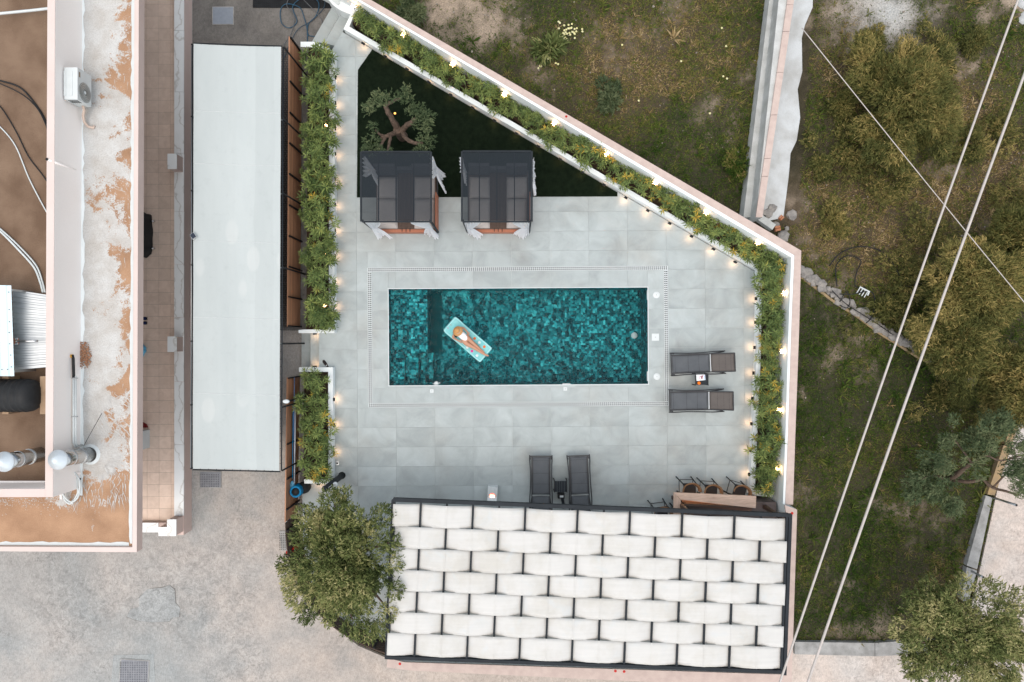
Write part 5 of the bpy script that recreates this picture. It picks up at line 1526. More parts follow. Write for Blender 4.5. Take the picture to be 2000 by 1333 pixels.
MB().box((-.045, -.01, .0116), (.03, .1, .001)).build('print', mat('pink_print', (.62, .42, .45)), t)
MB().box((.115, -.02, .0116), (.02, .13, .001)).build('print', mat('lightblue_print', (.25, .42, .7)), t)
t = thing('orange_fruit', 'bright orange fruit on the side table beside magazine', 'orange', P(1364.5, 748.5, .41))
MB().lathe([(.0001, .088), (.03, .082), (.048, .06), (.052, .044), (.048, .024), (.03, .006), (.0001, 0)], n=16).build('peel', M['orange'], t)
MB().lathe([(.0001, .091), (.006, .090), (.006, .084)], n=6).build('stem', M['bark'], t)
side_table('dark slatted side table between the charcoal loungers', 1095, 950.5, 0, 5)
t = thing('speaker', 'small black box with pale front standing behind slatted table', 'speaker', P(1095, 966, 0))
MB().box((0, 0, .14), (.2, .14, .28)).build('body', M['black'], t)
MB().box((.01, .0, .283), (.11, .06, .006)).build('panel', M['grout'], t)
MB().bar((.04, -.07, .05), (.10, -.42, .05), .09, .03).build('lead', M['anthracite'], t)
t = thing('lantern', 'white box lantern with glowing flame on the deck', 'lantern', P(962, 965, 0), R(-4))
MB().box((0, .15, .13), (.30, .24, .26)).build('body', wp, t)
MB().prism([(-.15, -.20), (.15, -.20), (.15, .028), (-.15, .028)], 0, .22).build('body', wp, t)
MB().box((0, -.13, .235), (.28, .14, .03)).build('lid', M['white'], t)
q = emit_mat('flame', (1.0, .55, .38), 2.2)
MB().lathe([(.0001, .03), (.05, .022), (.075, 0)], (0, -.02, .222), 14, Matrix.Diagonal((1, 1.3, 1))).build('flame', q, t)
for k in range(5):
    a_ = .5 + k * .55
    MB().box((.085 * math.cos(a_), -.02 + .09 * math.sin(a_), .263), (.03, .02, .01), a_).build('ember', emit_mat('ember', (1.0, .16, .07), 1.0), t)

# ------------------------------------------------------------------ bar and stools
BZ = 1.08
t = thing('bar_counter', 'wooden L shaped bar counter with mitred corner beside the pergola', 'bar', P(1316, 962, BZ)); t.location.z = 0; c0 = t.location.copy()
def brel(pts, z): return [(P(x, y, z).x - c0.x, P(x, y, z).y - c0.y) for x, y in pts]
MB().prism(brel([(1316.5, 962.5), (1477, 969.5), (1476, 993), (1330, 976.5)], BZ), BZ - .06, BZ).build('counter_top', M['barwood'], t)
M['barwood2'] = wood_mat('bar_wood_return', (.40, .275, .205), (.62, .45, .345), (1.0, .12, 1), 22)
MB().prism(brel([(1316, 962.7), (1329.6, 976.8), (1329, 1060), (1315, 1060)], BZ), BZ - .06, BZ - .001).build('counter_top', M['barwood2'], t)
MB().prism(brel([(1338, 985), (1474, 991), (1474, 994), (1338, 989)], BZ), 0, BZ - .061).build('front_panel', M['darkboard'], t)
MB().prism(brel([(1330.5, 977), (1475, 993), (1474, 1004), (1345, 992)], BZ), BZ - .3, BZ - .26).build('shelf', mat('brown_shelf', (.16, .085, .06), (.13, .07, .05), rough=.5), t)
MB().prism(brel([(1345, 986), (1517, 982), (1520, 1040), (1345, 1040)], .85), 0, .78).build('back_counter', mat('dark_taupe_counter', (.095, .075, .072), (.08, .064, .06), rough=.5), t)
strip_l = bpy.data.lights.new('bar_glow', 'AREA'); strip_l.shape = 'RECTANGLE'; strip_l.size = 2.1; strip_l.size_y = .02; strip_l.energy = .25; strip_l.color = (1, .5, .2)
lo = bpy.data.objects.new('bar_glow', strip_l); link(lo, t); pm = P(1405, 983, BZ) - c0; lo.location = (pm.x, pm.y, BZ - .065); lo.rotation_euler = (0, 0, R(-5))
MB().box((pm.x, pm.y, BZ - .075 + .012), (2.1, .03, .006), R(-5)).build('light_strip', M['lampglow'], t)

M['rattanb'] = mat('brown_rope', (.22, .12, .06), (.15, .08, .04), scale=40, rough=.8, bump=.6, bscale=80)
def stool(label, px, py, rz, seat_z=.74, grp=None):
    """local -y: front (toward counter); back at +y"""
    t = thing('bar_stool', label, 'bar stool', P(px, py, seat_z), rz, grp); t.location.z = 0
    MB().box((0, 0, seat_z), (.36, .38, .04)).build('seat', mat('black_webbing', (.018, .018, .02), rough=.8, bump=.5, bscale=120) if 'webb' not in M else M['webb'], t)
    for sx in (-1, 1):
        MB().bar((sx * .2, -.2, 0), (sx * .185, -.17, seat_z), .034).build('leg', M['black'], t)
        MB().tube([(sx * .23, .24, 0), (sx * .2, .18, seat_z), (sx * .23, .16, seat_z + .24)], .018, 8).build('leg', M['black'], t)
        MB().bar((sx * .185, -.17, seat_z), (sx * .235, -.10, seat_z + .2), .02).build('arm_post', M['black'], t)
        MB().bar((sx * .20, -.185, .3), (sx * .21, .2, .3), .018).build('side_stretcher', M['black'], t)
    MB().bar((-.21, .215, .32), (.21, .215, .32), .018).build('rear_stretcher', M['black'], t)
    MB().bar((-.2, -.19, .26), (.2, -.19, .26), .02).build('foot_rest', M['black'], t)
    def back(a, b):
        th = R(-8 + 196 * a); r_ = 1.0 + .22 * (b - .5)
        return (.245 * math.cos(th) * r_, .02 + .21 * math.sin(th) * r_, seat_z + .17 + .12 * b)
    MB().grid(back, 24, 3).build('backrest', M['rattanb'], t, solid=.035)
    return t
stool('black bar stool with brown rope back at the counter corner end', 1347, 957, 0)
stool('middle black bar stool with brown rope back at the counter', 1388.5, 960, R(-3))
stool('turned black bar stool with brown rope back beside the planter', 1444, 961, R(-17))
stool('black stool mostly hidden under pergola edge near the bar', 1292, 1003, R(8), .74)
stool('black stool hidden beneath pergola corner beside bar return', 1326, 1012, R(-20), .6)

# ------------------------------------------------------------------ pergola
per = thing('pergola', 'pergola roofed with cream fabric strips woven through dark beams', 'pergola', P(770, 978, PERG)); per.location.z = 0
po = per.location.copy()
TL, TR, BL, BR = P(771, 980, PERG), P(1537, 1010, PERG), P(758, 1284, PERG), P(1526, 1312, PERG)
def pg(a, b, z=PERG):
    p = TL.lerp(TR, a).lerp(BL.lerp(BR, a), b); return Vector((p.x - po.x, p.y - po.y, z))
for a_ in range(16):
    MB().bar(pg(a_ / 15, 0, PERG), pg(a_ / 15, 1, PERG), .055, .045).build('beam', M['anthracite'], per)
for b_, w_ in ((-.012, .10), (1.0, .09)):
    MB().bar(pg(-.004, b_, PERG - .02), pg(1.004, b_, PERG - .02), w_, .12).build('edge_beam', M['anthracite'], per)
MB().bar(pg(1.008, -.02, PERG - .02), pg(1.008, 1.02, PERG - .02), .09, .12).build('edge_beam', M['anthracite'], per)
MB().bar(pg(-.006, -.01, PERG - .02), pg(-.006, 1.01, PERG - .02), .05, .1).build('edge_beam', M['anthracite'], per)
vb = [0.012, .155, .293, .432, .567, .703, .838, .982]
for r in range(7):
    v0, v1 = vb[r], vb[r + 1]
    def f(a, b, r=r, v0=v0, v1=v1):
        x = a * 15
        ph = 0 if r % 2 == 0 else 1
        w_ = math.cos(math.pi * (x - ph))           # +1 over the beam, -1 under it
        tri = 1 - 2 * abs(((x - ph) / 2) % 1.0 * 2 - 1) if False else w_
        uu = abs((((x - ph) / 2 + .5) % 1.0) - .5) * 2      # 0 over a beam, 1 under the next
        s_ = 1 - 2 * (.30 * uu + .70 * uu ** 2.6)
        z = PERG + .006 + .058 * s_
        bulge = .009 * math.sin(math.pi * b) * (1 - abs(w_)) * (1 + .5 * math.sin(x * 1.7 + r * 2.1)) + .004 * math.sin(x * 7 + r) + .003 * math.sin(x * 17 + b * 5 + r * 3)
        # strip narrows slightly where it dives under a beam
        nar = 0.0
        return pg(a * 1.0 + (-.003 if a < .001 else 0), v0 + .0002 + nar + (v1 - v0 - .0004 - 2 * nar) * b, z + bulge)
    MB().grid(f, 240, 6).build('fabric_strip', M['percloth'], per, solid=.004)
    # stitched ridge lines where the strip rides over a beam
    for k in range(16):
        if (k + r) % 2 == 0 and 0 < k < 15:
            p0 = f(k / 15, .02); p1 = f(k / 15, .98)
            MB().bar(p0 + Vector((0, 0, .006)), p1 + Vector((0, 0, .006)), .03, .004).build('ridge_seam', M['percloth'], per)
for a_, b_ in ((.995, .02), (.76, .02), (.01, .98), (.5, .98), (.99, .98)):
    p = pg(a_, b_); MB().bar((p.x, p.y, .0), (p.x, p.y, PERG - .07), .10, .10, up=(0, 1, 0)).build('post', M['anthracite'] if a_ < .7 else M['darkboard'], per)

# ------------------------------------------------------------------ woman on the float
fz = WZ
fl = thing('pool_float', 'turquoise inflatable mattress float with fruit print on the pool', 'pool float', P(912, 663, fz), 0)
e1, e2 = P(877, 632, fz), P(949, 694, fz)
axis = (e2 - e1); FL = axis.length + .02; axis.normalize(); side = Vector((-axis.y, axis.x, 0))
fc = Vector(fl.location)
FWd = .57
def fpt(a, b, z): return (e1 + axis * (a * FL) + side * ((b - .5) * FWd) - fc) + Vector((0, 0, z))
def float_mat():
    q = NT('clear_turquoise_vinyl')
    col = q.ramp(q.noise(6, 3), [(.35, (.22, .60, .62)), (.65, (.34, .72, .72))])
    q.color(col); return q.set(Roughness=.15, **{'Transmission Weight': .25, 'IOR': 1.1})
M['vinyl'] = float_mat()
def fbody(a, b):
    e = (max(0, 1 - abs(2 * a - 1) ** 10) * max(0, 1 - abs(2 * b - 1) ** 8)) ** .5
    ribs = .018 * abs(math.sin(math.pi * a * 9)) if a > .22 else .05 * math.sin(math.pi * a / .22)
    rc = .93 + .07 * e
    aa = .5 + (a - .5) * 1.0; bb = .5 + (b - .5) * rc * (1 - .05 * math.sin(math.pi * min(1, max(0, (a - .25) / .5))))
    return fpt(aa, bb, .02 + (.055 + ribs) * e)
MB().grid(fbody, 54, 20).build('air_bed', M['vinyl'], fl)
MB().grid(lambda a, b: (lambda p: Vector((p.x, p.y, -.02)))(fbody(a, b)), 20, 10).build('underside', M['vinyl'], fl)
rim = [fpt(a, b, .06) for a, b in ((.03, .1), (.03, .5), (.03, .9), (.06, .97), (.3, .965), (.6, .965), (.94, .97), (.975, .9), (.975, .5), (.975, .1), (.94, .03), (.6, .035), (.3, .035), (.06, .03), (.03, .1))]
MB().tube(smooth(rim, 5), .026, 8).build('rim', mat('pale_vinyl', (.34, .66, .66), (.28, .60, .61), rough=.2), fl)
for k, (x, y, c) in enumerate(((927, 661.6, 'o'), (936, 669.4, 'w'), (945.7, 677.6, 'o'), (912.8, 678.8, 'w'), (921.8, 686, 'p'), (931.6, 694.9, 'w'))):
    p = P(x, y, 0.03) - fc; p.z = .088
    MB().lathe([(.0001, .008), (.035, .008), (.045, 0)], p, 16).build('fruit_print', {'o': mat('print_orange', (.75, .16, .03)), 'w': wp, 'p': mat('print_pink', (.75, .04, .28))}[c], fl)
    MB().lathe([(.055, 0), (.065, .012), (.08, 0)], p, 18).build('ring', M['vinyl'], fl)
for (a0_, a1_, c_) in ((((870 + 3, 640), (884, 647), (.6, .05, .3))), (((879, 634), (887, 640), (.42, .2, .08)))):
    s0 = P(*a0_, .05) - fc; s1 = P(*a1_, .05) - fc; s0.z = s1.z = .1
    MB().tube([s0, s1], .007, 6).build('straw', mat('straw_print', c_), fl)

# figure: skeleton vertices placed in photo units and heights above the float
pz = fz + .13
per_root = thing('person', 'person in white swimsuit and straw hat lying on the float', 'person', P(905, 660, fz))
pc = Vector(per_root.location)
class Skel:
    def __init__(s): s.v = []; s.e = []; s.r = []; s.roots = []
    def vert(s, px, py, h, r, par=None, root=False):
        p = P(px, py, fz + h) - pc
        s.v.append(tuple(p)); s.r.append(r if isinstance(r, tuple) else (r, r))
        i = len(s.v) - 1
        if par is not None: s.e.append((par, i))
        if root: s.roots.append(i)
        return i
    def build(s, name, m, parent, sub=2):
        me = bpy.data.meshes.new(name); me.from_pydata(s.v, s.e, []); me.materials.append(m)
        o = link(bpy.data.objects.new(name, me), parent)
        md = o.modifiers.new('skin', 'SKIN'); md.use_smooth_shade = True
        for i, (a, b) in enumerate(s.r): me.skin_vertices[0].data[i].radius = (a, b)
        for i in range(len(s.v)): me.skin_vertices[0].data[i].use_root = i in s.roots
        sm = o.modifiers.new('sub', 'SUBSURF'); sm.levels = sub; sm.render_levels = sub
        return o
M['skin'] = mat('tanned_skin', (.46, .25, .165), (.42, .225, .145), scale=3, rough=.5)
sk = Skel()
pel = sk.vert(909.5, 662, .19, (.088, .08), root=True)
bel = sk.vert(904.5, 657, .22, (.085, .078), pel)
che = sk.vert(899, 652, .25, (.10, .09), bel)
nk0 = sk.vert(895.5, 648.8, .29, .055, che)
nk = sk.vert(893.6, 647, .33, .045, nk0)
hd0 = sk.vert(892, 645.6, .38, (.072, .078), nk)
hd1 = sk.vert(890.3, 644, .45, (.062, .066), hd0)
# arms
def hand(sk, px, py, h, dx, dy):
    n_ = math.hypot(dx, dy); dx /= n_; dy /= n_; sx_, sy_ = -dy, dx
    for k, (o_, l_) in enumerate(((-2.0, 3.2), (-.7, 4.0), (.6, 4.2), (1.8, 3.8))):
        a = sk.vert(px + sx_ * o_ * .75 , py + sy_ * o_ * .75, h, .0105, None, True)
        b = sk.vert(px + sx_ * o_ + dx * l_ * .6, py + sy_ * o_ + dy * l_ * .6, h + .012, .0095, a)
        sk.vert(px + sx_ * o_ + dx * l_ * 1.1, py + sy_ * o_ + dy * l_ * 1.1, h - .006, .008, b)
    a = sk.vert(px - sx_ * 1.6 - dx * 1.5, py - sy_ * 1.6 - dy * 1.5, h, .0115, None, True)
    sk.vert(px - sx_ * 3.4 + dx * .6, py - sy_ * 3.4 + dy * .6, h + .01, .009, a)
s1 = sk.vert(897.8, 640.2, .27, .05, che); e1_ = sk.vert(906, 641.5, .22, .038, s1)
e1b = sk.vert(904, 639.6, .24, .04, s1) if False else e1_
w1 = sk.vert(912.3, 648, .25, .024, e1_); h1 = sk.vert(914.2, 651, .27, (.035, .016), w1)
hand(sk, 914.2, 651, .27, .3, 1)
s2 = sk.vert(887, 653.5, .27, .05, che); e2_ = sk.vert(884.5, 659.8, .2, .04, s2)
w2 = sk.vert(895.3, 666, .2, .025, e2_); h2 = sk.vert(898.5, 667.5, .22, (.035, .016), w2)
hand(sk, 898.5, 667.5, .22, 1, .35)
# legs
k0 = sk.vert(914.5, 659.5, .20, .098, pel); k1 = sk.vert(917.5, 664, .23, .078, k0); k2 = sk.vert(921.5, 668.2, .28, .058, k1)
k3 = sk.vert(930, 675.5, .22, .052, k2); k4 = sk.vert(941, 685.5, .12, .034, k3); k5 = sk.vert(943.5, 687.5, .13, .03, k4)
j0 = sk.vert(907.5, 669.5, .19, .098, pel); j1 = sk.vert(915, 673.5, .20, .08, j0); j2 = sk.vert(922.5, 677.5, .22, .06, j1)
j3 = sk.vert(932, 683.3, .18, .052, j2); j4 = sk.vert(946.5, 692.6, .13, .034, j3); j5 = sk.vert(951, 694.5, .14, .034, j4); j6 = sk.vert(954.8, 695.6, .13, .02, j5)
k6 = sk.vert(946.6, 689.6, .12, .02, k5)
# nose
ns = sk.vert(893.2, 646.6, .45, .012, None, True); sk.vert(893.9, 647.2, .44, .008, ns)
body = sk.build('body', M['skin'], per_root)
sw = Skel()
a = sw.vert(912.2, 664.4, .205, (.06, .085), root=True); b = sw.vert(909.8, 662, .215, (.128, .105), a); b1 = sw.vert(905, 657.4, .235, (.112, .098), b); c = sw.vert(901, 653.8, .262, (.128, .112), b1)
c2 = sw.vert(897.5, 650.6, .28, (.115, .10), c)
sw.build('swimsuit', mat('white_swimsuit', (.8, .8, .82), (.76, .77, .79), rough=.7), per_root)
hr = Skel()
a = hr.vert(890.2, 646, .42, .07, root=True); b = hr.vert(888.5, 652.5, .32, .05, a); c = hr.vert(889.5, 657.2, .24, .035, b); d_ = hr.vert(892.5, 659.5, .22, .02, c)
hr.build('hair', mat('dark_hair', (.022, .012, .009), rough=.5), per_root)
hat_c = P(893.6, 646.8, fz + .50) - pc
tilt = Matrix.Rotation(R(16), 3, (axis.cross(Vector((0, 0, 1)))).normalized())
straw = mat('straw', (.50, .27, .11), (.42, .22, .085), scale=30, rough=.8, bump=.5, bscale=120)
MB().lathe([(.0001, .105), (.05, .103), (.078, .085), (.086, .0), (.10, -.006), (.152, -.03), (.153, -.036), (.09, -.015)], hat_c, 32, tilt).build('hat', straw, per_root)
MB().lathe([(.0885, .002), (.0875, .03)], hat_c, 32, tilt).build('hat_band', wp, per_root)

# ------------------------------------------------------------------ oleanders
def oleander_mesh(name, seed, rad, height, nros, yellow):
    rng = np.random.default_rng(seed)
    Cs, Ds, Ls, Ts = [], [], [], []
    tips = []
    for i in range(nros):
        a = rng.uniform(0, 6.283); rr_ = rad * math.sqrt(rng.uniform(0, 1)) * rng.uniform(.75, 1.05)
        z = height * (1 - .55 * (rr_ / rad) ** 2) * rng.uniform(.55, 1.05)
        c = np.array([rr_ * math.cos(a), rr_ * math.sin(a), z]); tips.append(c)
        ax = np.array([math.cos(a) * rr_ / rad * .9 + rng.normal(0, .25), math.sin(a) * rr_ / rad * .9 + rng.normal(0, .25), 1.0]); ax /= np.linalg.norm(ax)
        u_ = np.cross(ax, [0.3, .7, .1]); u_ /= np.linalg.norm(u_); v_ = np.cross(ax, u_)
        isy = rng.random() < yellow
        t0_ = rng.uniform(.78, 1.0) if isy else np.clip(rng.normal(.36, .14), .05, .6)
        nl = rng.integers(11, 17)
        for k in range(nl):
            w_ = k * 2.39996 + rng.normal(0, .2); lev = k / nl
            el = -.15 + 1.15 * lev + rng.normal(0, .12)
            d_ = (u_ * math.cos(w_) + v_ * math.sin(w_)) * math.cos(el) + ax * math.sin(el)
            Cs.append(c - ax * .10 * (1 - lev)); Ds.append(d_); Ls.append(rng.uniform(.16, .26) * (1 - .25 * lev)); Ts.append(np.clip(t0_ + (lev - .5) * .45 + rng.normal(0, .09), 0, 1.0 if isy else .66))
    Ls = np.array(Ls)
    V_, F_, T_ = leaves_np(np.array(Cs), np.array(Ds), Ls, Ls * .165, np.array(Ts), .12, rng)
    me = mesh_np(name, V_, F_, M['oleander'], T_)
    st = MB()
    for c in tips[:: max(1, nros // 16)]:
        st.tube([(c[0] * .12, c[1] * .12, 0), (c[0] * .6, c[1] * .6, c[2] * .55), tuple(c)], [.016, .011, .005], 5, False)
    sme = st.mesh('stem'); sme.materials.append(M['bark'])
    return me, sme
OL = [oleander_mesh('foliage', 100 + i, .52, .95 if i % 2 else .82, 27, (.0, .01, .04, .14, .30, .07)[i]) for i in range(6)]
def oleander(px, py, v, sc, label, group, ztop=.7, seed=0):
    p = P(px, py, ztop)
    t = thing('oleander', label, 'shrub', (p.x, p.y, SOIL_Z - .02), random.uniform(0, 6.28), group)
    sc *= 1.1
    t.scale = (sc, sc, sc * random.uniform(.85, 1.1))
    f_ = ob('foliage', OL[v][0], t); tag(f_, kind='stuff'); ob('stem', OL[v][1], t)
LBG = 'bushy green oleander in the planter row beside the wooden fence'
y = 110
while y < 640:
    x = 622 + random.uniform(-6, 8)
    oleander(x, y, random.choice((0, 1, 1, 0, 2)), random.uniform(.72, .98), LBG, 'oleanders beside the fence'); y += random.uniform(24, 31)
for (x, y, v, s_) in ((636, 128, 0, .6), (628, 615, 1, .75), (598, 250, 1, .6), (600, 325, 0, .55), (600, 420, 1, .6), (640, 350, 0, .55), (598, 500, 1, .62), (637, 480, 1, .55), (640, 625, 0, .6)):
    oleander(x, y, v, s_, LBG, 'oleanders beside the fence')
for (x, y, v, s_) in ((612, 745, 1, .8), (600, 790, 0, .85), (618, 785, 2, .7), (622, 835, 2, .9), (606, 862, 4, .8), (628, 875, 3, .75), (608, 905, 2, .9), (624, 925, 2, .7), (597, 830, 1, .6)):
    oleander(x, y, v, s_, 'oleander with a few yellowing leaves in the short planter', 'oleanders in the short planter')
k = 0.0
while k < 1.0:
    bx = 706 + (1500 - 706) * k; by = 34 + (498 - 34) * k
    o_ = random.uniform(-8, 6)
    v = random.choice((0, 1, 1, 2, 0)) if k < .55 else random.choice((2, 3, 2, 1, 5))
    lab = 'green oleander in the diagonal planter row against the boundary wall' if k < .55 else 'yellow tipped oleander in the diagonal planter row near its bend'
    oleander(bx + DN.x * o_, by + DN.y * o_, v, random.uniform(.62, .9), lab, 'green oleanders along the diagonal wall' if k < .55 else 'yellowing oleanders along the diagonal wall')
    k += random.uniform(.024, .034)
y = 515
while y < 955:
    f_ = (y - 515) / 440
    oleander(1512 - 10 * f_ + random.uniform(-9, 9), y, random.choice((2, 3, 4, 1, 5, 3)), random.uniform(.62, .88), 'yellow green oleander in the planter behind the sun loungers', 'oleanders behind the loungers')
    y += random.uniform(21, 29)
oleander(1503, 535, 1, .95, 'yellow green oleander in the planter behind the sun loungers', 'oleanders behind the loungers')

OLE = [o for o in bpy.data.objects if o.name.split('.')[0] == 'oleander']
for grp, key, txt in (('oleanders beside the fence', lambda o: -o.location.y, '{} green oleander from the hose end of the fence-side planter row'),
                      ('oleanders in the short planter', lambda o: -o.location.y, '{} oleander from the sandals end of the short planter'),
                      ('green oleanders along the diagonal wall', lambda o: o.location.x, '{} green oleander from the steps in the diagonal planter row'),
                      ('yellowing oleanders along the diagonal wall', lambda o: -o.location.x, '{} yellow tipped oleander from the wall bend in the diagonal planter'),
                      ('oleanders behind the loungers', lambda o: o.location.y, '{} yellow green oleander from the bar in the planter behind loungers')):
    for k, o in enumerate(sorted([o for o in OLE if o.get('group') == grp], key=key)): o['label'] = txt.format(ORD[k])

# ------------------------------------------------------------------ trees
def crown_mesh(name, seed, clumps, per, spread, L, Wr, m, t0=.45, droop=.0, up=.4):
    rng = np.random.default_rng(seed)
    Cs, Ds, Ts = [], [], []
    cl = np.array([c[:3] for c in clumps]); cr = np.array([c[3] for c in clumps]); ctr = cl.mean(0)
    for c, r_ in zip(cl, cr):
        n = int(per * (r_ / cr.mean()) ** 2)
        d_ = unit(rng.normal(0, 1, (n, 3))); rad = r_ * rng.uniform(.25, 1, (n, 1)) ** .5
        # leaf sprays: short twigs with several leaves
        p = c + d_ * rad * np.array([1, 1, .75])
        out = unit(p - (ctr * .5 + c * .5)) + rng.normal(0, .45, (n, 3)) + np.array([0, 0, up])
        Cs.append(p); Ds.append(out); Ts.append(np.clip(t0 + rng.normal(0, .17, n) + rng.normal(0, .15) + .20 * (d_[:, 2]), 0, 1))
    C_ = np.concatenate(Cs); D_ = unit(np.concatenate(Ds)); T_ = np.concatenate(Ts)
    # every point becomes a twig of four leaves
    tw = 4
    CC = np.repeat(C_, tw, 0); DD = np.repeat(D_, tw, 0); TT = np.repeat(T_, tw)
    st = np.tile(np.arange(tw) / tw, len(C_))[:, None]
    CC = CC + DD * st * spread
    DD = unit(DD + rng.normal(0, .55, DD.shape))
    l_ = rng.uniform(.7, 1.3, len(CC)) * L
    V_, F_, T2 = leaves_np(CC, DD, l_, l_ * Wr, TT, .15, rng)
    return mesh_np(name, V_, F_, m, T2)
def make_tree(name, label, base_px, base_z, crown_px, crown_z, rx, ry, rz, ncl, per, m, L=.07, Wr=.3, t0=.45, seed=1, trunk_r=.14, group=None, clr=.36, cat='tree', lean=True, extra=()):
    rng = np.random.default_rng(seed)
    b_ = P(*base_px, base_z); cc_ = P(*crown_px, crown_z)
    t = thing(name, label, cat, b_, 0, group)
    c = np.array(cc_ - b_)
    clumps = []
    R3 = np.array([rx, ry, rz])
    lobes = []
    for i in range(max(5, ncl // 13)):
        d_ = rng.normal(0, 1, 3); d_ /= np.linalg.norm(d_)
        lobes.append((d_ * rng.uniform(.35, .8) * R3, rng.uniform(.28, .5)))
    for i in range(ncl):
        lc, lr = lobes[rng.integers(len(lobes))]
        p = c + lc + rng.normal(0, .55, 3) * lr * R3
        clumps.append((p[0], p[1], max(p[2], .3), clr * rng.uniform(.55, 1.25)))
    for (px, py, z, r_) in extra:
        p = np.array(P(px, py, z) - b_); clumps.append((*p, r_))
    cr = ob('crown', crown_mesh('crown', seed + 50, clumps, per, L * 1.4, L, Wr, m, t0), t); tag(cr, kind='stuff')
    mb = MB()
    fork = c * .45; fork[2] = max(.5, c[2] * .5)
    mb.tube(smooth([(0, 0, -.1), (c[0] * .1 + .05, c[1] * .1, fork[2] * .5), tuple(fork)], 5), [trunk_r * (1.15 - .45 * k / 10) for k in range(11)], 9)
    mb.build('trunk', M['bark'], t)
    lm = MB()
    for cl in clumps[::3]:
        tgt = np.array(cl[:3]); mid = fork * .5 + tgt * .5 + np.array([rng.normal(0, .1), rng.normal(0, .1), .1])
        lm.tube(smooth([tuple(fork), tuple(mid), tuple(tgt)], 4), [trunk_r * .5 * (1 - .85 * k / 8) for k in range(9)], 6, False)
    lm.build('limbs', M['bark'], t)
    return t
make_tree('shade_tree', 'dense round green tree standing at the pergola corner', (668, 1098), 0, (664, 1085), 2.4, 1.3, 1.4, .95, 105, 105, M['carob'], .085, .30, .36, 3, .17, clr=.30,
          extra=[(652, 985, 2.3, .42), (668, 972, 2.3, .3), (745, 1010, 2.3, .35), (760, 1060, 2.4, .32), (765, 1100, 2.4, .28), (768, 1150, 2.4, .28), (758, 1190, 2.3, .3), (600, 1010, 2.2, .36), (568, 1115, 2.2, .35), (560, 1100, 2.0, .25), (585, 1165, 2.2, .4), (600, 1195, 2.1, .34), (690, 1215, 2.2, .4), (715, 1230, 2.2, .35), (740, 1225, 2.2, .3), (650, 1170, 2.4, .4), (738, 1070, 2.3, .3), (742, 1125, 2.3, .3), (722, 1035, 2.4, .26), (712, 1180, 2.3, .3), (592, 1050, 2.2, .36), (612, 1130, 2.3, .38), (600, 1088, 2.3, .36), (628, 1165, 2.3, .36), (575, 1140, 2.1, .3), (622, 1020, 2.3, .34)])
olive_px = (782, 252)
# olive: sculpted trunk with five limbs
t = thing('olive_tree', 'small pruned olive tree with twisting limbs on the dark lawn', 'tree', P(783, 262, 0)); c0 = t.location.copy()
tr = MB()
tr.tube(smooth([rr(787, 268, -.05), rr(783, 263, .35), rr(778, 258, .7), rr(776, 254, .95)], 4), [.17, .165, .16, .155, .15, .145, .14, .14, .14, .13, .13, .12, .12], 12)
tr.build('trunk', M['bark'], t)
limbs = [([(778, 256, .75), (768, 236, 1.2), (757, 218, 1.55), (753, 206, 1.75)], .10), ([(753, 206, 1.75), (765, 199, 1.8), (781, 192, 1.85)], .055), ([(780, 258, .8), (786, 255, .9), (795, 245, 1.15), (803, 240, 1.35), (812, 232, 1.5)], .10), ([(786, 256, .8), (789, 266, 1.05), (797, 274, 1.3), (812, 280, 1.45), (824, 280, 1.6)], .075), ([(776, 258, .8), (766, 262, 1.0), (752, 267, 1.2), (745, 270, 1.3)], .08), ([(752, 267, 1.2), (741, 262, 1.4), (734, 254, 1.55)], .04), ([(752, 268, 1.2), (745, 282, 1.35), (738, 292, 1.4)], .05), ([(763, 265, 1.05), (760, 282, 1.2), (757, 296, 1.35)], .055)]
for pts, r_ in limbs:
    w_ = smooth([rr(*p) for p in pts], 4); n = len(w_)
    wig = [Vector(p) + Vector((random.uniform(-.012, .012), random.uniform(-.012, .012), 0)) for p in w_]
    MB().tube(wig, [r_ * (1 - .45 * k / n) * random.uniform(.9, 1.1) for k in range(n)], 9).build('limb', M['bark'], t)
cl = []
for (px, py, z, r_) in ((722, 212, 1.7, .2), (735, 205, 1.75, .22), (748, 200, 1.85, .24), (740, 192, 1.8, .18), (765, 193, 1.95, .2), (785, 188, 1.9, .2), (793, 178, 1.9, .16), (797, 195, 1.85, .15), (790, 200, 1.8, .14), (725, 218, 1.6, .15), (812, 222, 1.6, .24), (825, 228, 1.6, .25), (838, 232, 1.6, .2), (815, 240, 1.55, .22), (805, 215, 1.6, .16), (795, 222, 1.5, .12), (832, 245, 1.55, .18), (820, 212, 1.6, .15), (822, 272, 1.65, .2), (838, 268, 1.6, .18), (830, 285, 1.6, .2), (815, 292, 1.5, .18), (826, 256, 1.6, .15), (733, 250, 1.6, .15), (727, 245, 1.6, .12), (730, 262, 1.5, .12), (722, 280, 1.5, .16), (716, 286, 1.4, .14), (735, 282, 1.45, .16), (745, 288, 1.5, .14), (726, 292, 1.4, .16), (742, 270, 1.45, .1), (760, 290, 1.4, .12), (716, 272, 1.5, .1)):
    p = P(px, py, z) - c0; cl.append((p.x, p.y, p.z, r_))
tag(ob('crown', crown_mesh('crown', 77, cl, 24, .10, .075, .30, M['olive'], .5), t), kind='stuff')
sp = bpy.data.lights.new('tree_uplight', 'SPOT'); sp.energy = 4; sp.color = (1, .5, .15); sp.spot_size = R(70); sp.spot_blend = 1; sp.shadow_soft_size = .02
tl = thing('tree_uplight', 'small amber uplight in the lawn beside olive trunk', 'lamp', P(772, 223, .02))
MB().lathe([(.05, -.01), (.05, .06), (.035, .065)], n=14).build('housing', M['black'], tl)
MB().lathe([(.0001, .055), (.034, .055)], n=14).build('lens', emit_mat('amber_lens', (1, .45, .08), 1.2), tl)
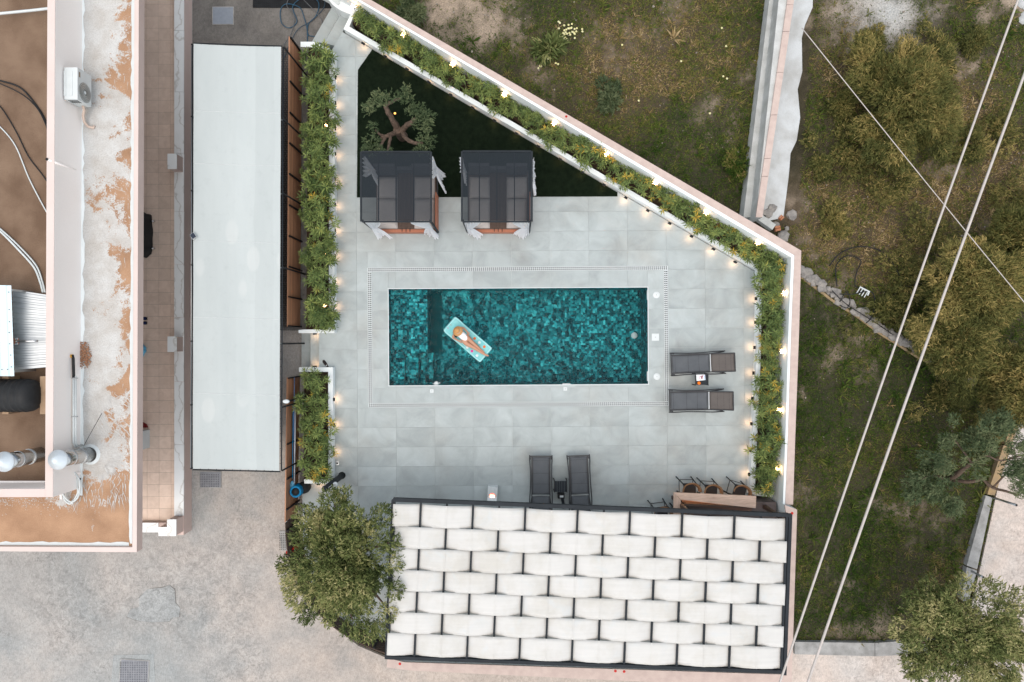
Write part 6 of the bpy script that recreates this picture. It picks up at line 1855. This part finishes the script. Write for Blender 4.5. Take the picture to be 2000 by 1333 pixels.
lo = bpy.data.objects.new('tree_uplight_light', sp); link(lo, tl); lo.location = (0, 0, .09)
d_ = (P(783, 262, .6) - P(772, 223, .09)); lo.rotation_euler = (-d_).to_track_quat('Z', 'Y').to_euler()

tg = 'scrub trees in the field'
make_tree('scrub_tree', 'broad feathery scrub tree in the field nearest the pale rubble path', (1775, 215), FIELD, (1775, 215), .6, 1.6, 2.1, .5, 120, 150, M['scrubleaf'], .115, .17, .42, 11, .08, None, .34)
make_tree('scrub_tree', 'tall feathery tree in the field crossed by the thin wire', (1870, 570), FIELD, (1905, 560), 1.4, 1.5, 1.6, .7, 105, 150, M['scrubleaf'], .12, .17, .48, 12, .12, None, .34)
make_tree('scrub_tree', 'low grey green tree beside the low stone wall', (1850, 680), FIELD, (1858, 680), 1.0, .9, 1.25, .5, 60, 150, M['scrubleaf'], .11, .17, .36, 13, .1, None, .32)
make_tree('scrub_tree', 'yellowish feathery tree leaning over the pavement edge', (1930, 720), FIELD, (1965, 730), 1.4, 1.1, 1.3, .7, 84, 150, M['scrubleaf'], .12, .17, .56, 14, .12, None, .34)
make_tree('scrub_tree', 'olive green tree at the field margin under the thin wire end', (1960, 480), FIELD, (1995, 475), 1.2, .9, 1.1, .6, 50, 150, M['scrubleaf'], .11, .17, .45, 16, .1, None, .34)
make_tree('pavement_tree', 'large spreading tree shading the pavement corner', (1860, 1210), FIELD, (1885, 1232), 2.0, 1.8, 1.5, .9, 110, 110, M['carob'], .09, .28, .50, 15, .16, None, .32,
          extra=[(1790, 1180, 2.0, .4), (1765, 1230, 2.0, .35), (1790, 1300, 2.0, .4), (1860, 1320, 2.1, .4), (1960, 1290, 2.2, .45), (1985, 1180, 2.2, .45), (1930, 1160, 2.2, .45), (1815, 1150, 1.9, .3)])
# sparse tree with bare limbs
t = thing('sparse_tree', 'sparse grey green tree with bare crooked limbs beside kerb', 'tree', P(1848, 936, FIELD)); c0 = t.location.copy()
lm = [([(1848, 936, -.55), (1852, 937, .1), (1858, 936, .45)], .10), ([(1856, 936, .4), (1872, 925, .9), (1888, 912, 1.25), (1898, 905, 1.35)], .09), ([(1858, 937, .4), (1885, 941, .8), (1905, 940, 1.0), (1918, 936, 1.1), (1932, 948, 1.2), (1945, 955, 1.3), (1965, 960, 1.5), (1990, 968, 1.6)], .06), ([(1940, 952, 1.3), (1965, 925, 1.6), (1985, 900, 1.8)], .03), ([(1898, 905, 1.35), (1925, 890, 1.6), (1955, 900, 1.8), (2000, 888, 1.9)], .035), ([(1930, 892, 1.6), (1940, 860, 1.7), (1925, 840, 1.8)], .03), ([(1898, 905, 1.35), (1880, 880, 1.5), (1865, 860, 1.6)], .035), ([(1848, 936, .1), (1820, 930, .7), (1790, 940, 1.0)], .05), ([(1848, 936, .1), (1840, 915, .7), (1835, 890, 1.1)], .04)]
for pts, r_ in lm:
    w_ = smooth([rr(*p) for p in pts], 4); n = len(w_)
    MB().tube(w_, [r_ * (1 - .5 * k / n) for k in range(n)], 7).build('limb', M['bark'], t)
cl = []; rnd = random.Random(4)
for (px, py, z, s_, n) in ((1790, 960, 1.0, 22, 9), (1830, 965, 1.0, 22, 9), (1860, 975, .9, 18, 5), (1850, 860, 1.5, 25, 7), (1840, 900, 1.1, 15, 5), (1900, 870, 1.6, 25, 8), (1930, 850, 1.8, 25, 8), (1980, 870, 1.9, 20, 7), (1985, 910, 1.9, 18, 7), (1990, 945, 1.7, 15, 6), (1905, 905, 1.4, 10, 3), (1810, 915, .9, 15, 4), (1960, 830, 1.8, 20, 6), (1860, 930, .5, 8, 2)):
    for _ in range(n):
        p = P(px + rnd.gauss(0, s_ * .6), py + rnd.gauss(0, s_ * .6), z + rnd.gauss(0, .12)) - c0; cl.append((p.x, p.y, p.z, rnd.uniform(.12, .26)))
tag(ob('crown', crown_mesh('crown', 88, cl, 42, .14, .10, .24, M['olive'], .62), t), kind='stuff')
# low shrubs in the grass
def weed(px, py, r_, h, label, m, n, seed, L=.12, t0=.4, zc=None):
    t = thing('wild_shrub', label, 'shrub', P(px, py, FIELD)); rng = np.random.default_rng(seed)
    cl = [(rng.normal(0, r_ * .45), rng.normal(0, r_ * .45), rng.uniform(.1, h), r_ * .38) for _ in range(9)]
    tag(ob('foliage', crown_mesh('foliage', seed, cl, n, L, L, .2, m, t0), t), kind='stuff')
    MB().tube([(0, 0, -.02), (.02, 0, h * .6)], .015, 5).build('stem', M['bark'], t)
weed(812, 38, .42, .35, 'grey green shrub just over the diagonal wall coping', M['olive'], 60, 31, .13, .62)
weed(1068, 100, .32, .3, 'bright green broad leaved plant beside pale gravel patch', M['carob'], 16, 32, .26, .25)
weed(1180, 180, .6, .25, 'grey green spreading weed patch in the middle field', M['olive'], 60, 33, .12, .5)
weed(1600, 330, .5, .3, 'dark green low bush at rubble path edge', M['scrubleaf'], 70, 34, .09, .3)
weed(1440, 320, .5, .3, 'lush green bush against the lime washed wall foot', M['grass'], 70, 35, .1, .15)
weed(1900, 90, .6, .4, 'dark green bush in the far field near the white rubble', M['scrubleaf'], 80, 36, .09, .3)
weed(1720, 600, .9, .4, 'tangled green shrub beside the broken plastic chair', M['scrubleaf'], 110, 37, .1, .4)
scrub = [(1640, 200, .7, 'brown green scrub clump between rubble path and broad scrub tree'), (1655, 300, .8, 'loose scrub clump below the broad scrub tree beside rubble path'), (1720, 370, .9, 'wide dry scrub clump south of the broad scrub tree'), (1800, 440, .9, 'dry scrub clump where thin wire meets the thick cable'), (1890, 300, .7, 'loose scrub clump between the two thick cables'),
         (1950, 250, .8, 'brownish scrub clump at the far field edge under thick cable'), (1770, 560, .8, 'olive scrub clump beside tall feathery tree'), (1790, 650, .8, 'scrub clump spilling over the low stone wall'), (1830, 780, .8, 'low scrub clump beneath the grey green tree'), (1930, 830, .7, 'dry scrub clump along the ochre kerb'), (1700, 80, .5, 'small scrub clump on the white gravel edge'), (1620, 440, .6, 'dry scrub clump near the rubble heap'), (1980, 380, .8, 'dry scrub mass by the far field margin'), (1820, 110, .7, 'green scrub clump at the head of the broad scrub tree')]
for i_, (x, y, r_, lb) in enumerate(scrub): weed(x, y, r_, .35, lb, M['scrubleaf'], 120, 300 + i_, .085, .36 + .05 * (i_ % 4))
rng = np.random.default_rng(61); n = 5200
X_ = rng.uniform(P(850, 0, FIELD).x, P(2010, 0, FIELD).x, n); Y_ = rng.uniform(P(0, 900, FIELD).y, P(0, -20, FIELD).y, n)
ppx, ppy, pa_, br_, gr_, m_ = field_maps(X_, Y_)
k = on_field(ppx, ppy) & (rng.random(n) < np.clip(.12 + pa_ * .9 + .25 * br_, 0, 1))
pebbles('field_stones', 'small pale stones strewn over bare patches of the field', X_[k], Y_[k], FIELD + (fbm(X_[k], Y_[k], .4, 4) - .5) * .10 + .02, rng.lognormal(-4.0, .45, k.sum()), mat('pale_field_stone', (.36, .32, .27), (.24, .21, .18), scale=9, rough=.95), rng)
# daisies
rng = np.random.default_rng(41); n = 60
fx = np.concatenate([rng.normal(1110, 14, 34), rng.normal(1070, 12, 6), rng.uniform(1180, 1450, 8)]); fy = np.concatenate([rng.normal(62, 11, 34), rng.normal(130, 8, 6), rng.uniform(40, 260, 8)])
dv_ = MB()
for x, y in zip(fx, fy):
    if y > DIAG(x) - 8: continue
    p = P(x, y, FIELD + .17)
    for k in range(6):
        a_ = k * 1.047; dv_.add([p, p + Vector((.03 * math.cos(a_ - .35), .03 * math.sin(a_ - .35), .004)), p + Vector((.036 * math.cos(a_), .036 * math.sin(a_), 0)), p + Vector((.03 * math.cos(a_ + .35), .03 * math.sin(a_ + .35), .004))], [(0, 1, 2, 3)])
tag(dv_.build('daisies', mat('daisy_petal', (.8, .78, .5), (.78, .72, .3), scale=20)), 'scattered pale yellow and white daisies in the field grass', 'flowers', kind='stuff')

# ------------------------------------------------------------------ field walls, rubble, cables
t = thing('field_wall', 'old lime washed field wall with pale pink coping strip', 'wall', P(1490, 425, FIELD)); c0 = t.location.copy(); WZ2 = .45
def frel(pts, z): return [(P(x, y, z).x - c0.x, P(x, y, z).y - c0.y) for x, y in pts]
MB().prism(frel([(1530, -80), (1549, -80), (1490, 425), (1477, 425)], WZ2), 0, WZ2 - FIELD - .03).build('wall', M['oldwall'], t)
MB().prism(frel([(1512, -80), (1530, -80), (1477, 425), (1452, 425)], -.1), 0, -.1 - FIELD).build('footing', M['oldwall'], t)
yy = [-80, 10, 62, 142, 225, 310, 345, 425]
for i_ in range(len(yy) - 1):
    xa = lambda y_: 1539 - 62 * (y_ + 0) / 425 + 0; 
    MB().prism(frel([(xa(yy[i_]) - 1, yy[i_] + .4), (xa(yy[i_]) + 12, yy[i_] + .4), (xa(yy[i_ + 1]) + 12, yy[i_ + 1] - .4), (xa(yy[i_ + 1]) - 1, yy[i_ + 1] - .4)], WZ2 + .01), WZ2 - FIELD - .029, WZ2 - FIELD + .02).build('coping_slab', M['coping'], t)
rp = [(1546, -80), (1592, -80), (1587, 15), (1572, 50), (1566, 75), (1567, 140), (1558, 175), (1563, 230), (1556, 275), (1544, 300), (1541, 340), (1536, 380), (1530, 425), (1500, 432), (1488, 425)]
mb = MB().prism([p.xy for p in px_poly(rp, -.35)], FIELD - .1, -.35)
tag(mb.build('rubble_path', M['rubble']), kind='structure')
rng = np.random.default_rng(51)
def stones(spots, label, group, m, name='stone'):
    for (px, py, z, s_) in spots:
        t = thing(name, label if isinstance(label, str) else label.pop(0), 'stone', P(px, py, z), random.uniform(0, 6.28), group)
        bm = bmesh.new(); bmesh.ops.create_icosphere(bm, subdivisions=2, radius=s_)
        for v in bm.verts: v.co *= random.uniform(.8, 1.15); v.co.z *= .6
        me = bpy.data.meshes.new('rock'); bm.to_mesh(me); bm.free(); me.materials.append(m)
        ob('rock', me, t)
stones([(1530, 463, -.45, .19), (1547, 420, -.5, .17), (1515, 440, -.45, .12), (1537, 447, -.5, .08), (1522, 425, -.45, .1), (1500, 418, -.35, .16), (1509, 407, -.35, .14)], ['large pale boulder touching the wall coping below the rubble heap', 'grey boulder beside the rubble path end at the grass edge', 'medium boulder between the two terracotta pieces', 'smallest stone on the field side of the square terracotta block', 'flat stone beside the small terracotta shard', 'grey boulder on the rubble path beside the field wall end', 'grey boulder alone on the rubble path, farthest from the wall bend'], 'boulders in the rubble heap', M['rock'])
for (px, py, rz, s_, lb) in ((1518, 447, .2, .17, 'square broken terracotta block in the rubble heap'), (1525, 426, .8, .13, 'small broken terracotta shard beside the rubble path end')):
    t = thing('terracotta_block', lb, 'brick', P(px, py, -.35), rz)
    MB().box((0, 0, 0), (s_, s_ * .9, .12)).build('face', mat('terracotta', (.35, .14, .07), (.42, .2, .12), scale=12, rough=.9), t)
    MB().box((0, 0, .064), (s_ * .9, s_ * .2, .01)).build('rib', mat('terracotta_dark', (.25, .1, .05), rough=.9), t)
t = thing('rubble_block', 'pale broken wall block leaning at the rubble end', 'concrete block', P(1490, 432, -.3), R(-35))
MB().box((0, 0, 0), (.75, .2, .25)).build('block', M['oldwall'], t)
MB().box((-.2, .18, .03), (.3, .16, .2), .4).build('chunk', M['rock'], t)
# low stone wall
t = thing('stone_wall', 'low broken stone wall dividing scrub from the green field', 'wall', P(1565, 530, FIELD)); c0 = t.location.copy()
line = [(1562, 528), (1600, 555), (1640, 585), (1680, 610), (1720, 640), (1760, 665), (1800, 690), (1850, 715), (1905, 745)]
def lw(f_):
    i_ = min(int(f_), len(line) - 2); g_ = f_ - i_
    return (line[i_][0] * (1 - g_) + line[i_ + 1][0] * g_, line[i_][1] * (1 - g_) + line[i_ + 1][1] * g_)
smesh = []
for k in range(8):
    bm = bmesh.new(); bmesh.ops.create_icosphere(bm, subdivisions=1, radius=.13)
    for v in bm.verts: v.co *= random.uniform(.8, 1.2); v.co.z *= .7
    me = bpy.data.meshes.new('stone'); bm.to_mesh(me); bm.free(); me.materials.append(M['rock']); smesh.append(me)
for k in range(90):
    f_ = k / 90 * 8; x, y = lw(f_)
    o_ = random.uniform(-7, 7) * (1 if f_ < 4 else .6)
    p = rr(x + .55 * o_, y - .83 * o_, FIELD + .08 + random.uniform(-.04, .05))
    s_ = ob('stone', random.choice(smesh), t, p, random.uniform(0, 6)); s_.scale = [random.uniform(.7, 1.35)] * 3
ed = [rr(x - 5, y + 9, FIELD + .03) for x, y in line]
MB().tube(smooth(ed, 3), .05, 6).build('edge_stone', mat('ochre_stone', (.34, .25, .14), (.26, .2, .12), scale=8, rough=.95), t)
cable('black_pipe', 'black irrigation pipe loop tangled round the dry patch', 'pipe', [(1620, 520), (1640, 495), (1680, 482), (1720, 492), (1750, 525), (1758, 560), (1730, 590)], FIELD + .12, .018, M['rubber'], None, .04)
cable('black_pipe', 'inner loop of black irrigation pipe on dry ground', 'pipe', [(1635, 560), (1632, 520), (1655, 500), (1680, 510), (1672, 535), (1670, 560), (1690, 562)], FIELD + .12, .016, M['rubber'], None, .04)
cable('black_pipe', 'black pipe lying along the low stone wall', 'pipe', [(1625, 568), (1650, 592), (1680, 612), (1712, 632), (1745, 655)], FIELD + .2, .014, M['rubber'])
cable('black_pipe', 'black pipe crossing the stone wall below plastic chair', 'pipe', [(1640, 575), (1665, 575), (1700, 570), (1708, 590), (1702, 620), (1690, 632)], FIELD + .22, .016, M['rubber'], None, .03)
cable('black_pipe', 'short curled black pipe beside the broken plastic chair', 'pipe', [(1640, 590), (1652, 570), (1660, 590), (1652, 602), (1640, 596)], FIELD + .2, .014, M['rubber'], None, .05)
t = thing('plastic_chair', 'broken white plastic chair back lying by the stone wall', 'chair', P(1685, 571, FIELD + .22), R(-28))
MB().bar((-.16, .10, 0), (.16, .10, .02), .04, .03).build('top_rail', wp, t)
for k in range(4): MB().bar((-.14 + .09 * k, .1, .0), (-.15 + .09 * k, -.12, -.01), .025, .02).build('slat', wp, t)
MB().bar((.16, .12, .02), (.18, -.02, .0), .04).build('side_rail', wp, t)
MB().bar((-.05, .0, -.1), (.02, .02, -.02), .08).build('arm', M['rubber'], t)
# kerbs
def kerb(label, pts, m=None):
    t = thing('kerb', label, 'kerb', P(*pts[0][0], DRIVE)); c_ = t.location.copy()
    for seg in pts:
        MB().prism([(P(x, y, DRIVE + .12).x - c_.x, P(x, y, DRIVE + .12).y - c_.y) for x, y in seg], -.1, .13).build('kerb_stone', m or M['kerb'], t)
kerb('weathered concrete kerb between the green field and pavement', [[(1552, 1254), (1708, 1256), (1708, 1282), (1552, 1278)], [(1709, 1256), (1800, 1250), (1802, 1278), (1709, 1282)], [(1803, 1250), (1890, 1230), (1890, 1262), (1803, 1278)]])
kerb('pale concrete kerb along the side pavement beside sparse tree', [[(1925, 968), (1938, 972), (1908, 1112), (1888, 1105)], [(1888, 1108), (1908, 1115), (1890, 1180), (1876, 1170)]])
kerb('ochre weathered kerb under the sparse tree limbs', [[(1960, 870), (1975, 874), (1942, 968), (1928, 966)], [(1985, 800), (1996, 803), (1976, 872), (1962, 868)]], mat('ochre_kerb', (.36, .25, .13), (.26, .2, .13), scale=5, rough=.95, bump=.4))
for (b_, h_, lb) in (((1933, 970), 1.15, 'leaning grey steel post beside the kerb joint'), ((1893, 1114), .65, 'short grey steel post at the kerb near the spreading tree')):
    t = thing('steel_post', lb, 'post', P(*b_, DRIVE))
    MB().tube([(0, 0, 0), (.0, 0, h_)], .035, 10).build('tube', M['galv'], t)
    MB().lathe([(.0001, .012), (.03, .01), (.036, 0)], (0, 0, h_), 10).build('cap', M['black'], t)
# overhead cables
def wire(label, pts, z, r_, m, sag=.12):
    w = [P(x, y, z) for x, y in pts]
    t = thing('overhead_cable', label, 'cable', w[0])
    n = 24; L_ = w[-1] - w[0]
    MB().tube([L_ * (k / n) + Vector((0, 0, -sag * math.sin(math.pi * k / n))) for k in range(n + 1)], r_, 6).build('conductor', m, t)
cw_ = mat('pale_cable', (.50, .46, .43), (.43, .40, .37), scale=5, rough=.6)
wire('thick pale overhead cable passing the pergola wall corner', [(2010, -60), (1494, 1420)], 4.6, .026, cw_)
wire('thick pale overhead cable running over the green field', [(2070, -42), (1548, 1420)], 4.6, .031, cw_)
wire('thin pale wire crossing above the scrub trees', [(1566, 55), (2120, 735)], 4.0, .011, cw_, .05)
t = thing('rubble_stone', 'white rubble bank edge beyond the far field grass', 'stone', P(1996, 20, FIELD))
for k in range(9): 
    MB().lathe([(.0001, .1), (.12, .07), (.16, 0)], (random.uniform(-.15, .6), random.uniform(-.35, .5), .02), 7).build('chunk', M['rubble'], t)
t = thing('pull_box', 'small red painted valve on the diagonal coping', 'valve', P(1106, 228, WALL_Z)); 
MB().lathe([(.0001, .02), (.03, .015), (.035, 0)], n=8).build('cap', M['red'], t)
# pieces that belong to a part of their thing
SUB = {'seam': ('seat_sling', 'back_sling'), 'ridge_seam': ('fabric_strip',), 'band': ('flue',), 'strut': ('cowl',), 'collar': ('flue',), 'grille_ring': ('fan_grille',), 'hub': ('fan_grille',),
       'lid_rib': ('casing',), 'vent_slot': ('casing',), 'lettering': ('casing', 'cover'), 'hat_band': ('hat',), 'groove': ('bed_base',), 'slat': ('bed_base',), 'logo_patch': ('sole',),
       'finger_hole': ('plate',), 'trap': ('plate',), 'picture': ('board',), 'rivets': ('sheet',), 'knob': ('body',), 'print': ('cover',), 'ember': ('flame',), 'flare_ray': ('bulb',),
       'bolt': ('base_plate',), 'shower_head': ('arm',), 'foot': ('post',), 'marble_cap': ('pier',), 'flap': ('flange',), 'studs': ('plate',), 'yellow_collar': ('sleeve',), 'ring': ('fruit_print',), 'seam_line': ('fabric_panel',)}
last = {}
for o in PARTS:
    nm = o.name.split('.')[0]
    root = o.parent
    if nm in SUB and root is not None and root.parent is None:
        for pn in SUB[nm]:
            p_ = last.get((root.name, pn))
            if p_ is not None: o.parent = p_; break
    last[(root.name, nm)] = o
print('objects', len(bpy.data.objects))
